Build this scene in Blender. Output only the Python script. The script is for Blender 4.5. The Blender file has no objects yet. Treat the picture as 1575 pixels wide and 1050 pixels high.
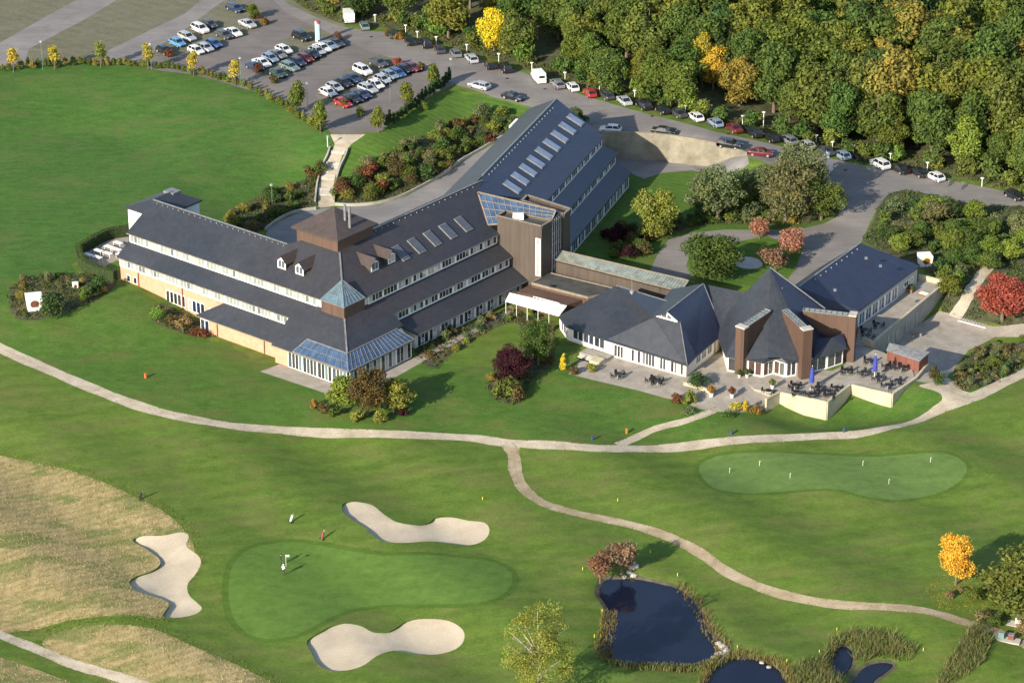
import bpy, math, random
import numpy as np
from mathutils import Vector, Matrix, geometry
random.seed(7); rng = np.random.default_rng(7)
R = math.radians
sc = bpy.context.scene
# ------------------------------------------------------------------ camera, sky, sun, exposure
PITCH = R(25.0)
FPX = 2055/math.tan(PITCH)                 # focal length in pixels of a 1575 px wide picture
CAMH = FPX/9.16*math.sin(PITCH)
CAMY = -CAMH/math.tan(PITCH)
cam = bpy.data.cameras.new('camera'); camo = bpy.data.objects.new('camera', cam)
sc.collection.objects.link(camo); sc.camera = camo
cam.sensor_width = 36; cam.lens = 36*FPX/1575; cam.clip_start = 1; cam.clip_end = 6000
camo.location = (0, CAMY, CAMH); camo.rotation_euler = (math.pi/2-PITCH, 0, 0)
SUN_EL = R(23.0); SUN_AZ = math.atan2(-.62, -.78)       # direction towards the sun, clockwise from +Y
sdir = Vector((math.sin(SUN_AZ)*math.cos(SUN_EL), math.cos(SUN_AZ)*math.cos(SUN_EL), math.sin(SUN_EL)))
w = bpy.data.worlds.new('World'); sc.world = w; w.use_nodes = True
nt = w.node_tree; bg = nt.nodes['Background']
sky = nt.nodes.new('ShaderNodeTexSky'); sky.sky_type = 'NISHITA'; sky.sun_disc = False
sky.sun_elevation = SUN_EL; sky.sun_rotation = SUN_AZ % (2*math.pi); sky.altitude = 200
nt.links.new(sky.outputs[0], bg.inputs[0]); bg.inputs[1].default_value = 0.125
sun = bpy.data.lights.new('sun', 'SUN'); sun.energy = 4.7; sun.angle = R(0.55); sun.color = (1, .89, .73)
suno = bpy.data.objects.new('sun', sun); sc.collection.objects.link(suno)
suno.rotation_euler = (-sdir).to_track_quat('-Z', 'Y').to_euler()
sc.view_settings.view_transform = 'Standard'; sc.view_settings.look = 'None'
sc.view_settings.gamma = 1; sc.view_settings.use_curve_mapping = False
sc.view_settings.exposure = 0.95

# ------------------------------------------------------------------ picture -> place
cP, sP = math.cos(PITCH), math.sin(PITCH)
def U(px, py, z=0.0):
    x = (px-787.5)/FPX; y = (525-py)/FPX
    d = (x, cP+y*sP, -sP+y*cP); t = (z-CAMH)/d[2]
    return Vector((d[0]*t, CAMY+d[1]*t, z))
def sstep(t):
    t = min(1, max(0, t)); return t*t*(3-2*t)
def lerp(a, b, t): return a+(b-a)*t
PLAT = [(-60,126),(0,112),(60,107),(130,103),(200,104),(270,112),(330,124),(390,142),(440,163),(490,190),(510,205),(560,207),(620,170),(700,130),(760,150),(830,168),(925,206),(1000,208),(1060,215),(1107,224),(1150,238),(1290,285),(1400,300),(1700,340)]
PW = np.array([U(a,b,4.0)[:2] for a,b in PLAT])
PWP = [tuple(p) for p in PW]+[(3000,PW[-1][1]-400),(3000,3500),(-3000,3500),(-3000,PW[0][1])]
WALLX1 = U(1150,240,1.5).x
DIP1 = U(1290,640,-2); DIP2 = U(1452,530,-2.8)
def inpoly(px, py, poly):
    c = False; n = len(poly); j = n-1
    for i in range(n):
        xi, yi = poly[i][0], poly[i][1]; xj, yj = poly[j][0], poly[j][1]
        if (yi > py) != (yj > py) and px < (xj-xi)*(py-yi)/(yj-yi)+xi: c = not c
        j = i
    return c
def hup(x, y):
    return 5.0*(1-sstep((x-30)/48))+0.15
def hdist(x, y):
    p = np.array((x,y)); a = PW[:-1]; b = PW[1:]; ab = b-a
    t = np.clip(((p-a)*ab).sum(1)/(ab*ab).sum(1), 0, 1)
    q = a+ab*t[:,None]; d = np.hypot(*(p-q).T); i = int(d.argmin())
    return d[i]*(1 if inpoly(x, y, PWP) else -1)       # positive = up on the plateau
def hgt(x, y):
    h = 0.0
    if y > 15:
        d = hdist(x, y); Wd = lerp(lerp(26, 9, sstep((x+6)/12)), 62, sstep((-42-x)/25))
        h = hup(x, y)*(1 if d > 0 else sstep(1+d/Wd))
    if x < -45 and y > -8:
        h = max(h, 2.3*sstep((-48-x)/18)*sstep((y+8)/22))
    if 5 < x < 75 and -26 < y < 20:      # the terraces' level
        h = max(h, .4*sstep((y+24)/4)*sstep((x-5)/3)*sstep((75-x)/8)*sstep((20-y)/6))
    d1 = math.hypot((x-DIP1.x)/15, (y-DIP1.y)/7.5); h -= 2.3*(1-sstep((d1-.35)/.9))
    d2 = math.hypot((x-DIP2.x)/17, (y-DIP2.y)/15); h -= 2.9*(1-sstep((d2-.55)/.75))
    if y < -18:      # gentle mounds of the course
        k = sstep((-18-y)/20)
        h += k*(.55*math.sin(x*.11+1.3)*math.sin(y*.13+.4)+.35*math.sin(x*.23+y*.19))-.5*k
    return h
LOWPX = [(925,206),(1000,208),(1060,215),(1107,224),(1150,238),(1152,256),(1120,300),(1000,330),(930,330),(905,300)]
def G(px, py, h=hgt):
    z = 0.0
    for _ in range(14):
        p = U(px, py, z); z = lerp(z, h(p.x, p.y), .8)
    p = U(px, py, z); return Vector((p.x, p.y, h(p.x, p.y)))
def PX(p):
    vx, vy, vz = p[0], p[1]-CAMY, p[2]-CAMH
    dep = vy*cP-vz*sP; up = vy*sP+vz*cP
    return 787.5+FPX*vx/dep, 525-FPX*up/dep

# ------------------------------------------------------------------ scene helpers
COL = sc.collection
def tag(o, label=None, cat=None, group=None, kind=None):
    if label: o['label'] = label
    if cat: o['category'] = cat
    if group: o['group'] = group
    if kind: o['kind'] = kind
    return o
def empty(name, loc, rz=0, label=None, cat=None, group=None):
    o = bpy.data.objects.new(name, None); COL.objects.link(o); o.location = loc; o.rotation_euler = (0,0,rz)
    o.empty_display_size = .5
    return tag(o, label, cat, group)
class MB:
    def __init__(s): s.v = []; s.f = []; s.m = []
    def add(s, vs, fs, mi=0):
        n = len(s.v); s.v += [tuple(p) for p in vs]; s.f += [tuple(i+n for i in f) for f in fs]; s.m += [mi]*len(fs); return s
    def quad(s, *ps, mi=0): return s.add(ps, [tuple(range(len(ps)))], mi)
    def slab(s, ps, t, mi=0, d=(0,0,-1)):
        "polygon ps thickened by t along d"
        n = len(ps); ps = [Vector(p) for p in ps]; dd = Vector(d)*t
        fs = [tuple(range(n)), tuple(range(2*n-1, n-1, -1))]+[(i, i+n, (i+1)%n+n, (i+1)%n) for i in range(n)]
        return s.add(ps+[p+dd for p in ps], fs, mi)
    def prism(s, poly, z0, z1, mi=0):
        return s.slab([(p[0],p[1],z1) for p in poly], z1-z0, mi)
    def box(s, c, d, rz=0, mi=0):
        cx, cy, cz = c; dx, dy, dz = d[0]/2, d[1]/2, d[2]/2; ca, sa = math.cos(rz), math.sin(rz)
        vs = [(cx+x*dx*ca-y*dy*sa, cy+x*dx*sa+y*dy*ca, cz+z*dz) for z in (-1,1) for x,y in ((-1,-1),(1,-1),(1,1),(-1,1))]
        return s.add(vs, [(3,2,1,0),(4,5,6,7),(0,1,5,4),(1,2,6,5),(2,3,7,6),(3,0,4,7)], mi)
    def bar(s, a, b, wd, hd, mi=0, up=(0,0,1)):
        a = Vector(a); b = Vector(b); d = (b-a).normalized(); u = Vector(up)
        if abs(d.dot(u)) > .98: u = Vector((1,0,0))
        r = d.cross(u).normalized()*wd/2; u = r.cross(d).normalized()*hd/2
        vs = [p+x*r+y*u for p in (a,b) for x,y in ((-1,-1),(1,-1),(1,1),(-1,1))]
        return s.add(vs, [(3,2,1,0),(4,5,6,7),(0,1,5,4),(1,2,6,5),(2,3,7,6),(3,0,4,7)], mi)
    def tube(s, pts, rads, n=8, mi=0, cap=True):
        rings = []
        pts = [Vector(p) for p in pts]
        for i, p in enumerate(pts):
            d = (pts[min(i+1,len(pts)-1)]-pts[max(i-1,0)]).normalized()
            u = Vector((1,0,0)) if abs(d.z) > .7 else Vector((0,0,1))
            r1 = d.cross(u).normalized(); r2 = d.cross(r1)
            rr = rads[i] if hasattr(rads,'__len__') else rads
            rings.append([p+(r1*math.cos(2*math.pi*k/n)+r2*math.sin(2*math.pi*k/n))*rr for k in range(n)])
        vs = [q for r_ in rings for q in r_]; fs = []
        for i in range(len(pts)-1):
            for k in range(n): fs.append((i*n+k, i*n+(k+1)%n, (i+1)*n+(k+1)%n, (i+1)*n+k))
        if cap: fs += [tuple(range(n)), tuple(range(len(vs)-1, len(vs)-n-1, -1))]
        return s.add(vs, fs, mi)
    def lathe(s, prof, c=(0,0,0), n=16, mi=0):
        vs = []; fs = []
        for r_, z in prof:
            for k in range(n): vs.append((c[0]+r_*math.cos(2*math.pi*k/n), c[1]+r_*math.sin(2*math.pi*k/n), c[2]+z))
        for i in range(len(prof)-1):
            for k in range(n): fs.append((i*n+k, i*n+(k+1)%n, (i+1)*n+(k+1)%n, (i+1)*n+k))
        return s.add(vs, fs+[tuple(range(n-1,-1,-1)), tuple(range(len(vs)-n, len(vs)))], mi)
    def build(s, name, mats, parent=None, org=None, smooth=False, fix=True):
        me = bpy.data.meshes.new(name)
        o0 = Vector((0,0,0))
        if parent is not None: o0 = wloc(parent)
        elif org is not None: o0 = Vector(org)
        me.from_pydata([tuple(Vector(p)-o0) for p in s.v], [], s.f)
        mats = mats if isinstance(mats, (list,tuple)) else [mats]
        for m_ in mats: me.materials.append(m_)
        if len(mats) > 1: me.polygons.foreach_set('material_index', s.m)
        if smooth: me.polygons.foreach_set('use_smooth', [True]*len(s.f))
        me.update()
        if fix:
            import bmesh
            b = bmesh.new(); b.from_mesh(me); bmesh.ops.recalc_face_normals(b, faces=b.faces); b.to_mesh(me); b.free()
        o = bpy.data.objects.new(name, me); COL.objects.link(o)
        if parent is not None: o.parent = parent
        else: o.location = o0
        return o
def wloc(o):
    l = o.location.copy()
    while o.parent: o = o.parent; l += o.location
    return l
def mobj(name, me, parent=None, loc=(0,0,0), rz=0, scale=None):
    o = bpy.data.objects.new(name, me); COL.objects.link(o); o.parent = parent; o.location = loc; o.rotation_euler = (0,0,rz)
    if scale: o.scale = scale
    return o
KIDS = {}
def copy_tree(o, parent=None, color=None):
    c = o.copy(); COL.objects.link(c); c.parent = parent
    for ch in [x for x in o.children]: copy_tree(ch, c)
    return c

# ------------------------------------------------------------------ materials
def newmat(name):
    m = bpy.data.materials.new(name); m.use_nodes = True; n = m.node_tree
    return m, n, n.nodes['Principled BSDF']
def N(nt_, t, **k):
    n = nt_.nodes.new(t)
    for a, b in k.items():
        if a.startswith('i_'):
            key = a[2:]; n.inputs[int(key) if key.isdigit() else key].default_value = b
        else: setattr(n, a, b)
    return n
def ramp(nt_, fac, stops):
    r_ = nt_.nodes.new('ShaderNodeValToRGB'); e = r_.color_ramp.elements
    while len(e) < len(stops): e.new(.5)
    for q, (p, c) in zip(e, stops): q.position = p; q.color = (*c, 1)
    nt_.links.new(fac, r_.inputs[0]); return r_.outputs[0]
def noise(nt_, scale, detail=4, vec=None, rough=.55, dist=0):
    n = N(nt_, 'ShaderNodeTexNoise'); n.inputs['Scale'].default_value = scale; n.inputs['Detail'].default_value = detail
    n.inputs['Roughness'].default_value = rough; n.inputs['Distortion'].default_value = dist
    if vec is not None: nt_.links.new(vec, n.inputs['Vector'])
    return n.outputs[0]
def mixc(nt_, f, a, b, mode='MIX'):
    m = nt_.nodes.new('ShaderNodeMix'); m.data_type = 'RGBA'; m.blend_type = mode
    for i, v in ((0, f), (6, a), (7, b)):
        if hasattr(v, 'is_linked'): nt_.links.new(v, m.inputs[i])
        elif i == 0: m.inputs[0].default_value = v
        else: m.inputs[i].default_value = (*v, 1)
    return m.outputs[2]
def mapping(nt_, scale=(1,1,1), rot=(0,0,0), coord='Object'):
    tc = nt_.nodes.new('ShaderNodeTexCoord'); mp = nt_.nodes.new('ShaderNodeMapping')
    mp.inputs['Scale'].default_value = scale; mp.inputs['Rotation'].default_value = rot
    nt_.links.new(tc.outputs[coord], mp.inputs[0]); return mp.outputs[0]
def bump(nt_, b, h, st=.3, dist=.05):
    n = nt_.nodes.new('ShaderNodeBump'); n.inputs['Strength'].default_value = st; n.inputs['Distance'].default_value = dist
    nt_.links.new(h, n.inputs['Height']); nt_.links.new(n.outputs[0], b.inputs['Normal'])
def simple(name, col, rough=.6, metal=0, var=.15, scale=1.5, bmp=0, spec=.4, fine=0):
    m, n, b = newmat(name); v = mapping(n)
    f = noise(n, scale, 5, v)
    lo = tuple(c*(1-var) for c in col); hi = tuple(min(1, c*(1+var)) for c in col)
    c = ramp(n, f, [(.3, lo), (.7, hi)])
    if fine:
        c = mixc(n, fine, c, ramp(n, noise(n, scale*9, 3, v), [(.35, (.25,.25,.25)), (.65, (.75,.75,.75))]), 'OVERLAY')
    n.links.new(c, b.inputs['Base Color'])
    b.inputs['Roughness'].default_value = rough; b.inputs['Metallic'].default_value = metal; b.inputs['Specular IOR Level'].default_value = spec
    if bmp: bump(n, b, noise(n, scale*8, 4, v), bmp, .03)
    return m
def grass(name, dark, mid, light, dry=None, dryamt=.5, stripe=0, stripe_rot=0, stripe_w=3.0, fine=.5, warp=(1,1.6,1), dryw=.4):
    m, n, b = newmat(name); v = mapping(n, warp); v0 = mapping(n)
    f1 = noise(n, .045, 5, v, .6, .6); f2 = noise(n, .35, 5, v, .62); f3 = noise(n, 3.2, 4, v0, .65)
    c = ramp(n, f1, [(.3, dark), (.52, mid), (.72, light)])
    c2 = ramp(n, f2, [(.28, tuple(x*.72 for x in mid)), (.75, tuple(x*1.25 for x in light))])
    c = mixc(n, .55, c, c2)
    f4 = noise(n, 1.1, 6, mapping(n, (1,1.5,1), (0,0,.9)), .7, .8)
    c = mixc(n, .42, c, ramp(n, f4, [(.3, (.33,.33,.33)), (.7, (.67,.67,.67))]), 'OVERLAY')
    if dry:
        fd = noise(n, .09, 6, mapping(n, (1,2.1,1), (0,0,.4)), .68, .4)
        c = mixc(n, ramp(n, fd, [(.47, (0,0,0)), (.47+dryamt*dryw, (dryamt,)*3)]), c, dry)
    if stripe:
        wv = N(n, 'ShaderNodeTexWave'); wv.inputs['Scale'].default_value = .314/stripe_w*1.0; wv.inputs['Distortion'].default_value = 1.2; wv.inputs['Detail'].default_value = 2
        wv.inputs['Detail Scale'].default_value = .3
        n.links.new(mapping(n, (1,1,1), (0,0,stripe_rot)), wv.inputs['Vector'])
        c = mixc(n, stripe, c, ramp(n, wv.outputs[0], [(.3, (.38,)*3), (.7, (.62,)*3)]), 'OVERLAY')
    c = mixc(n, fine, c, ramp(n, f3, [(.3, (.3,.3,.3)), (.7, (.7,.7,.7))]), 'OVERLAY')
    n.links.new(c, b.inputs['Base Color']); b.inputs['Roughness'].default_value = .85; b.inputs['Specular IOR Level'].default_value = .15
    bump(n, b, noise(n, 5, 5, v0, .7), .35, .12)
    return m
M = {}
M['lawn'] = grass('lawn grass', (.040,.094,.013), (.054,.121,.017), (.079,.140,.024), (.130,.115,.042), .5)
M['field'] = grass('field grass', (.034,.094,.015), (.046,.115,.018), (.068,.134,.024), (.110,.120,.042), .5, warp=(1,2.4,1))
M['striped'] = grass('mown lawn grass', (.042,.095,.015), (.058,.122,.018), (.08,.135,.022), None, stripe=.3, stripe_rot=R(-58), stripe_w=1.5)
M['fairway'] = grass('fairway grass', (.056,.104,.013), (.077,.135,.018), (.108,.160,.026), (.155,.140,.052), .5, stripe=.16, stripe_rot=R(75), stripe_w=4.0)
M['collar'] = grass('green collar grass', (.050,.098,.013), (.062,.116,.015), (.076,.132,.019), None, fine=.2)
M['green'] = grass('green grass', (.074,.142,.022), (.084,.156,.026), (.096,.168,.030), None, stripe=.05, stripe_rot=R(20), stripe_w=1.6, fine=.08)
M['putt'] = grass('putting green grass', (.086,.148,.036), (.096,.160,.040), (.106,.168,.045), None, fine=.1, stripe=.04, stripe_rot=R(80), stripe_w=2)
M['straw'] = grass('rough grass', (.16,.15,.055), (.28,.225,.10), (.40,.31,.155), (.13,.155,.045), .85, fine=.5, stripe=.3, stripe_rot=R(62), stripe_w=1.6, warp=(2.2,.5,1), dryw=.13)
M['verge'] = grass('verge grass', (.115,.108,.072), (.150,.138,.100), (.125,.135,.070), (.19,.170,.13), .7, stripe=.12, stripe_rot=R(-52), stripe_w=3)
M['bed'] = simple('planting soil', (.062,.066,.030), .9, var=.5, scale=.9, fine=.6, bmp=.5)
M['forestfloor'] = simple('forest floor', (.07,.075,.03), .95, var=.5, scale=.5, fine=.5)
def gravel(name, a, b_, c_, sc1=.12, rough=.9, fine=.3, streak=None):
    m, n, b = newmat(name); v = mapping(n)
    c = ramp(n, noise(n, sc1, 6, v, .6, .5), [(.3, a), (.5, b_), (.7, c_)])
    if streak is not None:
        f = noise(n, .5, 5, mapping(n, (.25,2.2,1), (0,0,streak)), .6)
        c = mixc(n, .35, c, ramp(n, f, [(.3, (.36,)*3), (.7, (.66,)*3)]), 'OVERLAY')
    c = mixc(n, fine, c, ramp(n, noise(n, 4, 5, v, .7), [(.3, (.3,)*3), (.7, (.7,)*3)]), 'OVERLAY')
    n.links.new(c, b.inputs['Base Color']); b.inputs['Roughness'].default_value = rough; b.inputs['Specular IOR Level'].default_value = .25
    bump(n, b, noise(n, 8, 4, v), .2, .03); return m
M['asphalt'] = gravel('road asphalt', (.150,.138,.128), (.185,.172,.160), (.215,.200,.185), streak=R(35))
M['carpark'] = gravel('car park asphalt', (.125,.112,.105), (.155,.140,.130), (.185,.168,.155), streak=R(50))
M['drive'] = gravel('drive asphalt', (.155,.150,.145), (.19,.183,.178), (.22,.212,.205), streak=R(-60))
M['lane'] = gravel('gravel lane', (.165,.152,.145), (.20,.188,.178), (.235,.22,.205), streak=R(40))
M['path'] = gravel('limestone path', (.30,.255,.185), (.42,.36,.27), (.50,.44,.34), .3, fine=.45)
M['pathbrown'] = gravel('trodden path', (.24,.185,.11), (.33,.265,.17), (.42,.35,.25), .3, fine=.45)
M['sand'] = gravel('bunker sand', (.41,.345,.25), (.46,.39,.285), (.51,.435,.32), .25, fine=.32)
M['paving'] = gravel('paving stone', (.24,.215,.18), (.30,.27,.225), (.36,.325,.275), .5, fine=.25)
M['concrete'] = gravel('pale concrete', (.36,.34,.30), (.42,.40,.35), (.48,.45,.40), .6, fine=.2)
M['cream_wall'] = gravel('cream stone wall', (.34,.30,.20), (.41,.365,.25), (.47,.42,.30), .5, fine=.2)
M['stain_wall'] = gravel('weathered concrete wall', (.15,.135,.10), (.22,.20,.15), (.29,.265,.20), .35, fine=.3, streak=R(0))
M['grey_wall'] = gravel('grey stone wall', (.26,.25,.21), (.32,.31,.27), (.38,.36,.31), .5, fine=.25)
def slate(name, a, b_, rough=.42, tint=0):
    m, n, b = newmat(name); v = mapping(n)
    f = noise(n, .07, 5, v, .6, .5)
    c = ramp(n, f, [(.32, a), (.68, b_)])
    if tint:                                     # copper run-off staining round the timber tower
        geo = N(n, 'ShaderNodeNewGeometry'); vd = N(n, 'ShaderNodeVectorMath', operation='DISTANCE'); n.links.new(geo.outputs['Position'], vd.inputs[0]); vd.inputs[1].default_value = (-28,5,12)
        c = mixc(n, ramp(n, vd.outputs['Value'], [(0,(0,0,0)),(1,(0,0,0))]), c, c) if False else c
        mr = N(n, 'ShaderNodeMapRange'); mr.inputs[1].default_value = 6; mr.inputs[2].default_value = 24; mr.inputs[3].default_value = tint; mr.inputs[4].default_value = 0; n.links.new(vd.outputs['Value'], mr.inputs[0])
        c = mixc(n, mr.outputs[0], c, (.056,.042,.035))
    f2 = noise(n, 1.4, 5, mapping(n, (1,1,.35)), .7)
    c = mixc(n, .5, c, ramp(n, f2, [(.3, (.30,)*3), (.7, (.70,)*3)]), 'OVERLAY')
    c = mixc(n, .35, c, ramp(n, noise(n, .35, 6, v, .7, .6), [(.3, (.32,)*3), (.7, (.68,)*3)]), 'OVERLAY')
    wv = N(n, 'ShaderNodeTexWave'); wv.bands_direction = 'Z'; wv.wave_profile = 'SAW'; wv.inputs['Scale'].default_value = 1.45; wv.inputs['Distortion'].default_value = 0
    n.links.new(v, wv.inputs['Vector'])
    c = mixc(n, .14, c, ramp(n, wv.outputs[0], [(.0, (.3,)*3), (.25, (.55,)*3), (1, (.6,)*3)]), 'OVERLAY')
    n.links.new(c, b.inputs['Base Color']); b.inputs['Roughness'].default_value = rough; b.inputs['Specular IOR Level'].default_value = .45
    bump(n, b, wv.outputs[0], .25, .02); return m
M['slate'] = slate('blue grey slate', (.026,.031,.040), (.037,.041,.049), tint=.25)
M['slate_b'] = slate('brown grey slate', (.031,.031,.037), (.032,.034,.042), tint=.45)
M['slate_brown'] = slate('brown slate', (.064,.046,.040), (.058,.048,.044))
M['slate_shade'] = slate('shaded slate', (.019,.025,.052), (.026,.031,.058))  # slate with blue shade put into its colour, for right-facing slopes
def cladding(name, a, b_, w_=.32, rough=.55):
    m, n, b = newmat(name); v = mapping(n)
    c = ramp(n, noise(n, .9, 5, mapping(n, (1,1,.12)), .6), [(.3, a), (.7, b_)])
    sx = N(n, 'ShaderNodeSeparateXYZ'); n.links.new(v, sx.inputs[0])
    ad = N(n, 'ShaderNodeMath', operation='ADD'); n.links.new(sx.outputs[0], ad.inputs[0]); n.links.new(sx.outputs[1], ad.inputs[1])
    ml = N(n, 'ShaderNodeMath', operation='MULTIPLY'); ml.inputs[1].default_value = 1/w_; n.links.new(ad.outputs[0], ml.inputs[0])
    fr = N(n, 'ShaderNodeMath', operation='FRACT'); n.links.new(ml.outputs[0], fr.inputs[0])
    c = mixc(n, .55, c, ramp(n, fr.outputs[0], [(0, (.2,)*3), (.16, (.5,)*3), (1, (.56,)*3)]), 'OVERLAY')
    n.links.new(c, b.inputs['Base Color']); b.inputs['Roughness'].default_value = rough; return m
M['clad'] = cladding('brown timber cladding', (.055,.042,.034), (.080,.063,.050))
M['clad_red'] = cladding('red brown cladding', (.070,.040,.028), (.094,.056,.039))
M['clad_dk'] = cladding('rust brown boards', (.075,.045,.033), (.105,.062,.045))
M['shed'] = cladding('dark red boards', (.12,.045,.032), (.16,.06,.045), .2)
M['salmon'] = simple('salmon brick', (.50,.26,.17), .85, var=.10, scale=1.2, fine=.25)
M['white'] = simple('white paint', (.80,.78,.74), .5, var=.04, scale=2)
M['offwhite'] = simple('cream render', (.66,.62,.54), .8, var=.08)
M['greyrender'] = simple('grey render', (.42,.41,.38), .8, var=.1)
M['brownpost'] = simple('brown downpipe', (.22,.09,.05), .5)
M['lead'] = simple('grey lead sheet', (.16,.165,.17), .45, var=.25)
M['flat'] = simple('flat roof felt', (.055,.056,.05), .8, var=.35, scale=.6, fine=.3)
M['coping'] = simple('light metal coping', (.20,.17,.13), .5, var=.2)
M['metal'] = simple('galvanised metal', (.45,.46,.47), .35, metal=.6)
M['black'] = simple('black plastic', (.015,.015,.017), .5)
M['tyre'] = simple('tyre rubber', (.018,.018,.018), .8)
M['rim'] = simple('alloy rim', (.45,.45,.46), .35, metal=.5)
M['blue'] = simple('blue canvas', (.03,.05,.28), .8)
M['teal'] = simple('green lamp paint', (.12,.22,.19), .5)
M['red'] = simple('red paint', (.22,.03,.03), .5)
M['orange'] = simple('orange paint', (.55,.12,.03), .5)
M['yellow'] = simple('yellow paint', (.75,.65,.08), .5)
M['bluepost'] = simple('dark blue paint', (.03,.06,.16), .5)
M['signblue'] = simple('blue sign paint', (.20,.36,.62), .5)
M['discbrown'] = simple('rust brown disc', (.16,.06,.04), .6)
M['wood'] = simple('brown wood', (.17,.10,.06), .7)
M['bark'] = simple('grey brown bark', (.13,.10,.075), .9, var=.35, scale=6)
M['palebark'] = simple('pale bark', (.42,.38,.32), .9, var=.3, scale=6)
M['rock'] = simple('grey boulder', (.36,.34,.30), .9, var=.3, scale=3, bmp=.6)
M['skin'] = simple('skin', (.5,.3,.22), .6)
M['cloth_dark'] = simple('dark cloth', (.02,.02,.025), .9)
M['cloth_white'] = simple('white cloth', (.75,.74,.72), .9)
M['hair'] = simple('brown hair', (.05,.03,.02), .8)
def glassy(name, col, rough=.08, spec=.8, var=.3):
    m, n, b = newmat(name); v = mapping(n)
    c = ramp(n, noise(n, .8, 3, v), [(.35, tuple(x*(1-var) for x in col)), (.65, tuple(x*(1+var) for x in col))])
    n.links.new(c, b.inputs['Base Color']); b.inputs['Roughness'].default_value = rough; b.inputs['Specular IOR Level'].default_value = spec
    return m
def objcol(name, rough=.3, spec=.5, coat=0, var=.0):
    m, n, b = newmat(name); oi = N(n, 'ShaderNodeObjectInfo'); c = oi.outputs['Color']
    if var:
        c = mixc(n, var, c, ramp(n, noise(n, 2.5, 4, mapping(n)), [(.3, (.3,)*3), (.7, (.7,)*3)]), 'OVERLAY')
    n.links.new(c, b.inputs['Base Color']); b.inputs['Roughness'].default_value = rough; b.inputs['Specular IOR Level'].default_value = spec
    b.inputs['Coat Weight'].default_value = coat; return m
M['pane'] = objcol('window pane', .07, .8, var=.3)
M['roofglass'] = glassy('blue roof glazing', (.045,.080,.145), .12, .9)
M['pyramidglass'] = glassy('blue green pyramid glazing', (.085,.15,.19), .12, .9)
M['paleglass'] = glassy('pale green roof glazing', (.15,.20,.19), .15, .9)
M['skylight_b'] = glassy('grey skylight glazing', (.075,.085,.10), .15, .8, .15)
M['mud'] = simple('muddy bank', (.075,.070,.040), .8, var=.4, scale=.9, fine=.5)
M['skylight'] = glassy('skylight glazing', (.20,.24,.31), .12, .9, .15)
M['carpaint'] = objcol('car paint', .28, .5, .6)
M['carglass'] = glassy('car glass', (.012,.016,.02), .05, .9)
M['lampglass'] = simple('headlight lens', (.6,.6,.6), .15)
M['taillamp'] = simple('tail light lens', (.35,.02,.015), .2)
M['cloth'] = objcol('cloth', .9, .2)
def watermat():
    m, n, b = newmat('pond water'); v = mapping(n)
    n.links.new(ramp(n, noise(n, .12, 3, v), [(.35, (.006,.009,.020)), (.7, (.010,.014,.030))]), b.inputs['Base Color'])
    b.inputs['Roughness'].default_value = .06; b.inputs['IOR'].default_value = 1.33; b.inputs['Specular IOR Level'].default_value = .6
    bump(n, b, noise(n, 1.2, 3, v), .04, .05); return m
M['water'] = watermat()
def leafmat(name, alt=(1.38,1.14,.8), amt=.6, sc_=.42, tr=.3):
    m, n, b = newmat(name)
    oi = N(n, 'ShaderNodeObjectInfo'); ge = N(n, 'ShaderNodeNewGeometry'); tc = N(n, 'ShaderNodeTexCoord')
    base = oi.outputs['Color']
    hi = mixc(n, 1.0, base, alt, 'MULTIPLY')
    f = noise(n, sc_, 3, tc.outputs['Object'])
    c = mixc(n, ramp(n, f, [(.42, (0,0,0)), (.62, (amt,)*3)]), base, hi)
    c = mixc(n, .85, c, ramp(n, ge.outputs['Random Per Island'], [(0, (.34,)*3), (.5, (.52,)*3), (1, (.74,)*3)]), 'OVERLAY')
    di = N(n, 'ShaderNodeBsdfDiffuse'); tl = N(n, 'ShaderNodeBsdfTranslucent'); mx = N(n, 'ShaderNodeMixShader'); mx.inputs[0].default_value = tr
    n.links.new(c, di.inputs[0]); n.links.new(c, tl.inputs[0]); n.links.new(di.outputs[0], mx.inputs[1]); n.links.new(tl.outputs[0], mx.inputs[2])
    n.links.new(mx.outputs[0], n.nodes['Material Output'].inputs[0]); return m
M['leaf'] = leafmat('autumn leaves')
M['leafy'] = leafmat('shrub leaves', (1.3,1.15,.8), .35, .8)
M['reed'] = leafmat('reed blades', (1.3,1.1,.9), .5, .6, .2)
# ------------------------------------------------------------------ ground: one triangulation, cut along every border
def smooth(pts, sub=4, closed=True):
    P = [Vector((p[0],p[1])) for p in pts]; n = len(P); out = []
    rg = range(n) if closed else range(n-1)
    for i in rg:
        p0, p1, p2, p3 = (P[(i-1)%n], P[i], P[(i+1)%n], P[(i+2)%n]) if closed else (P[max(i-1,0)], P[i], P[i+1], P[min(i+2,n-1)])
        for k in range(sub):
            t = k/sub
            out.append(.5*((2*p1)+(p2-p0)*t+(2*p0-5*p1+4*p2-p3)*t*t+(3*p1-p0-3*p2+p3)*t**3))
    if not closed: out.append(P[-1])
    return out
def gpoly(px, h=hgt): return [tuple(G(a,b,h)[:2]) for a,b in px]
def hlow(x, y):
    return hgt(x,y)*sstep((x-(WALLX1-9))/9) if x < WALLX1+3 else hgt(x,y)
def _x(): pass
def strip(px, width, sub=5, h=hgt):
    c = smooth(gpoly(px, h), sub, False); L = []; Rr = []
    for i, p in enumerate(c):
        d = (c[min(i+1,len(c)-1)]-c[max(i-1,0)]).normalized(); nn = Vector((-d.y, d.x))
        wv = width*(1+.07*math.sin(i*.9)+.04*math.sin(i*2.3))/2
        L.append(tuple(p+nn*wv)); Rr.append(tuple(p-nn*wv))
    return L+Rr[::-1]
def sm(px, sub=4, h=hgt): return [tuple(p) for p in smooth(gpoly(px, h), sub)]
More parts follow.
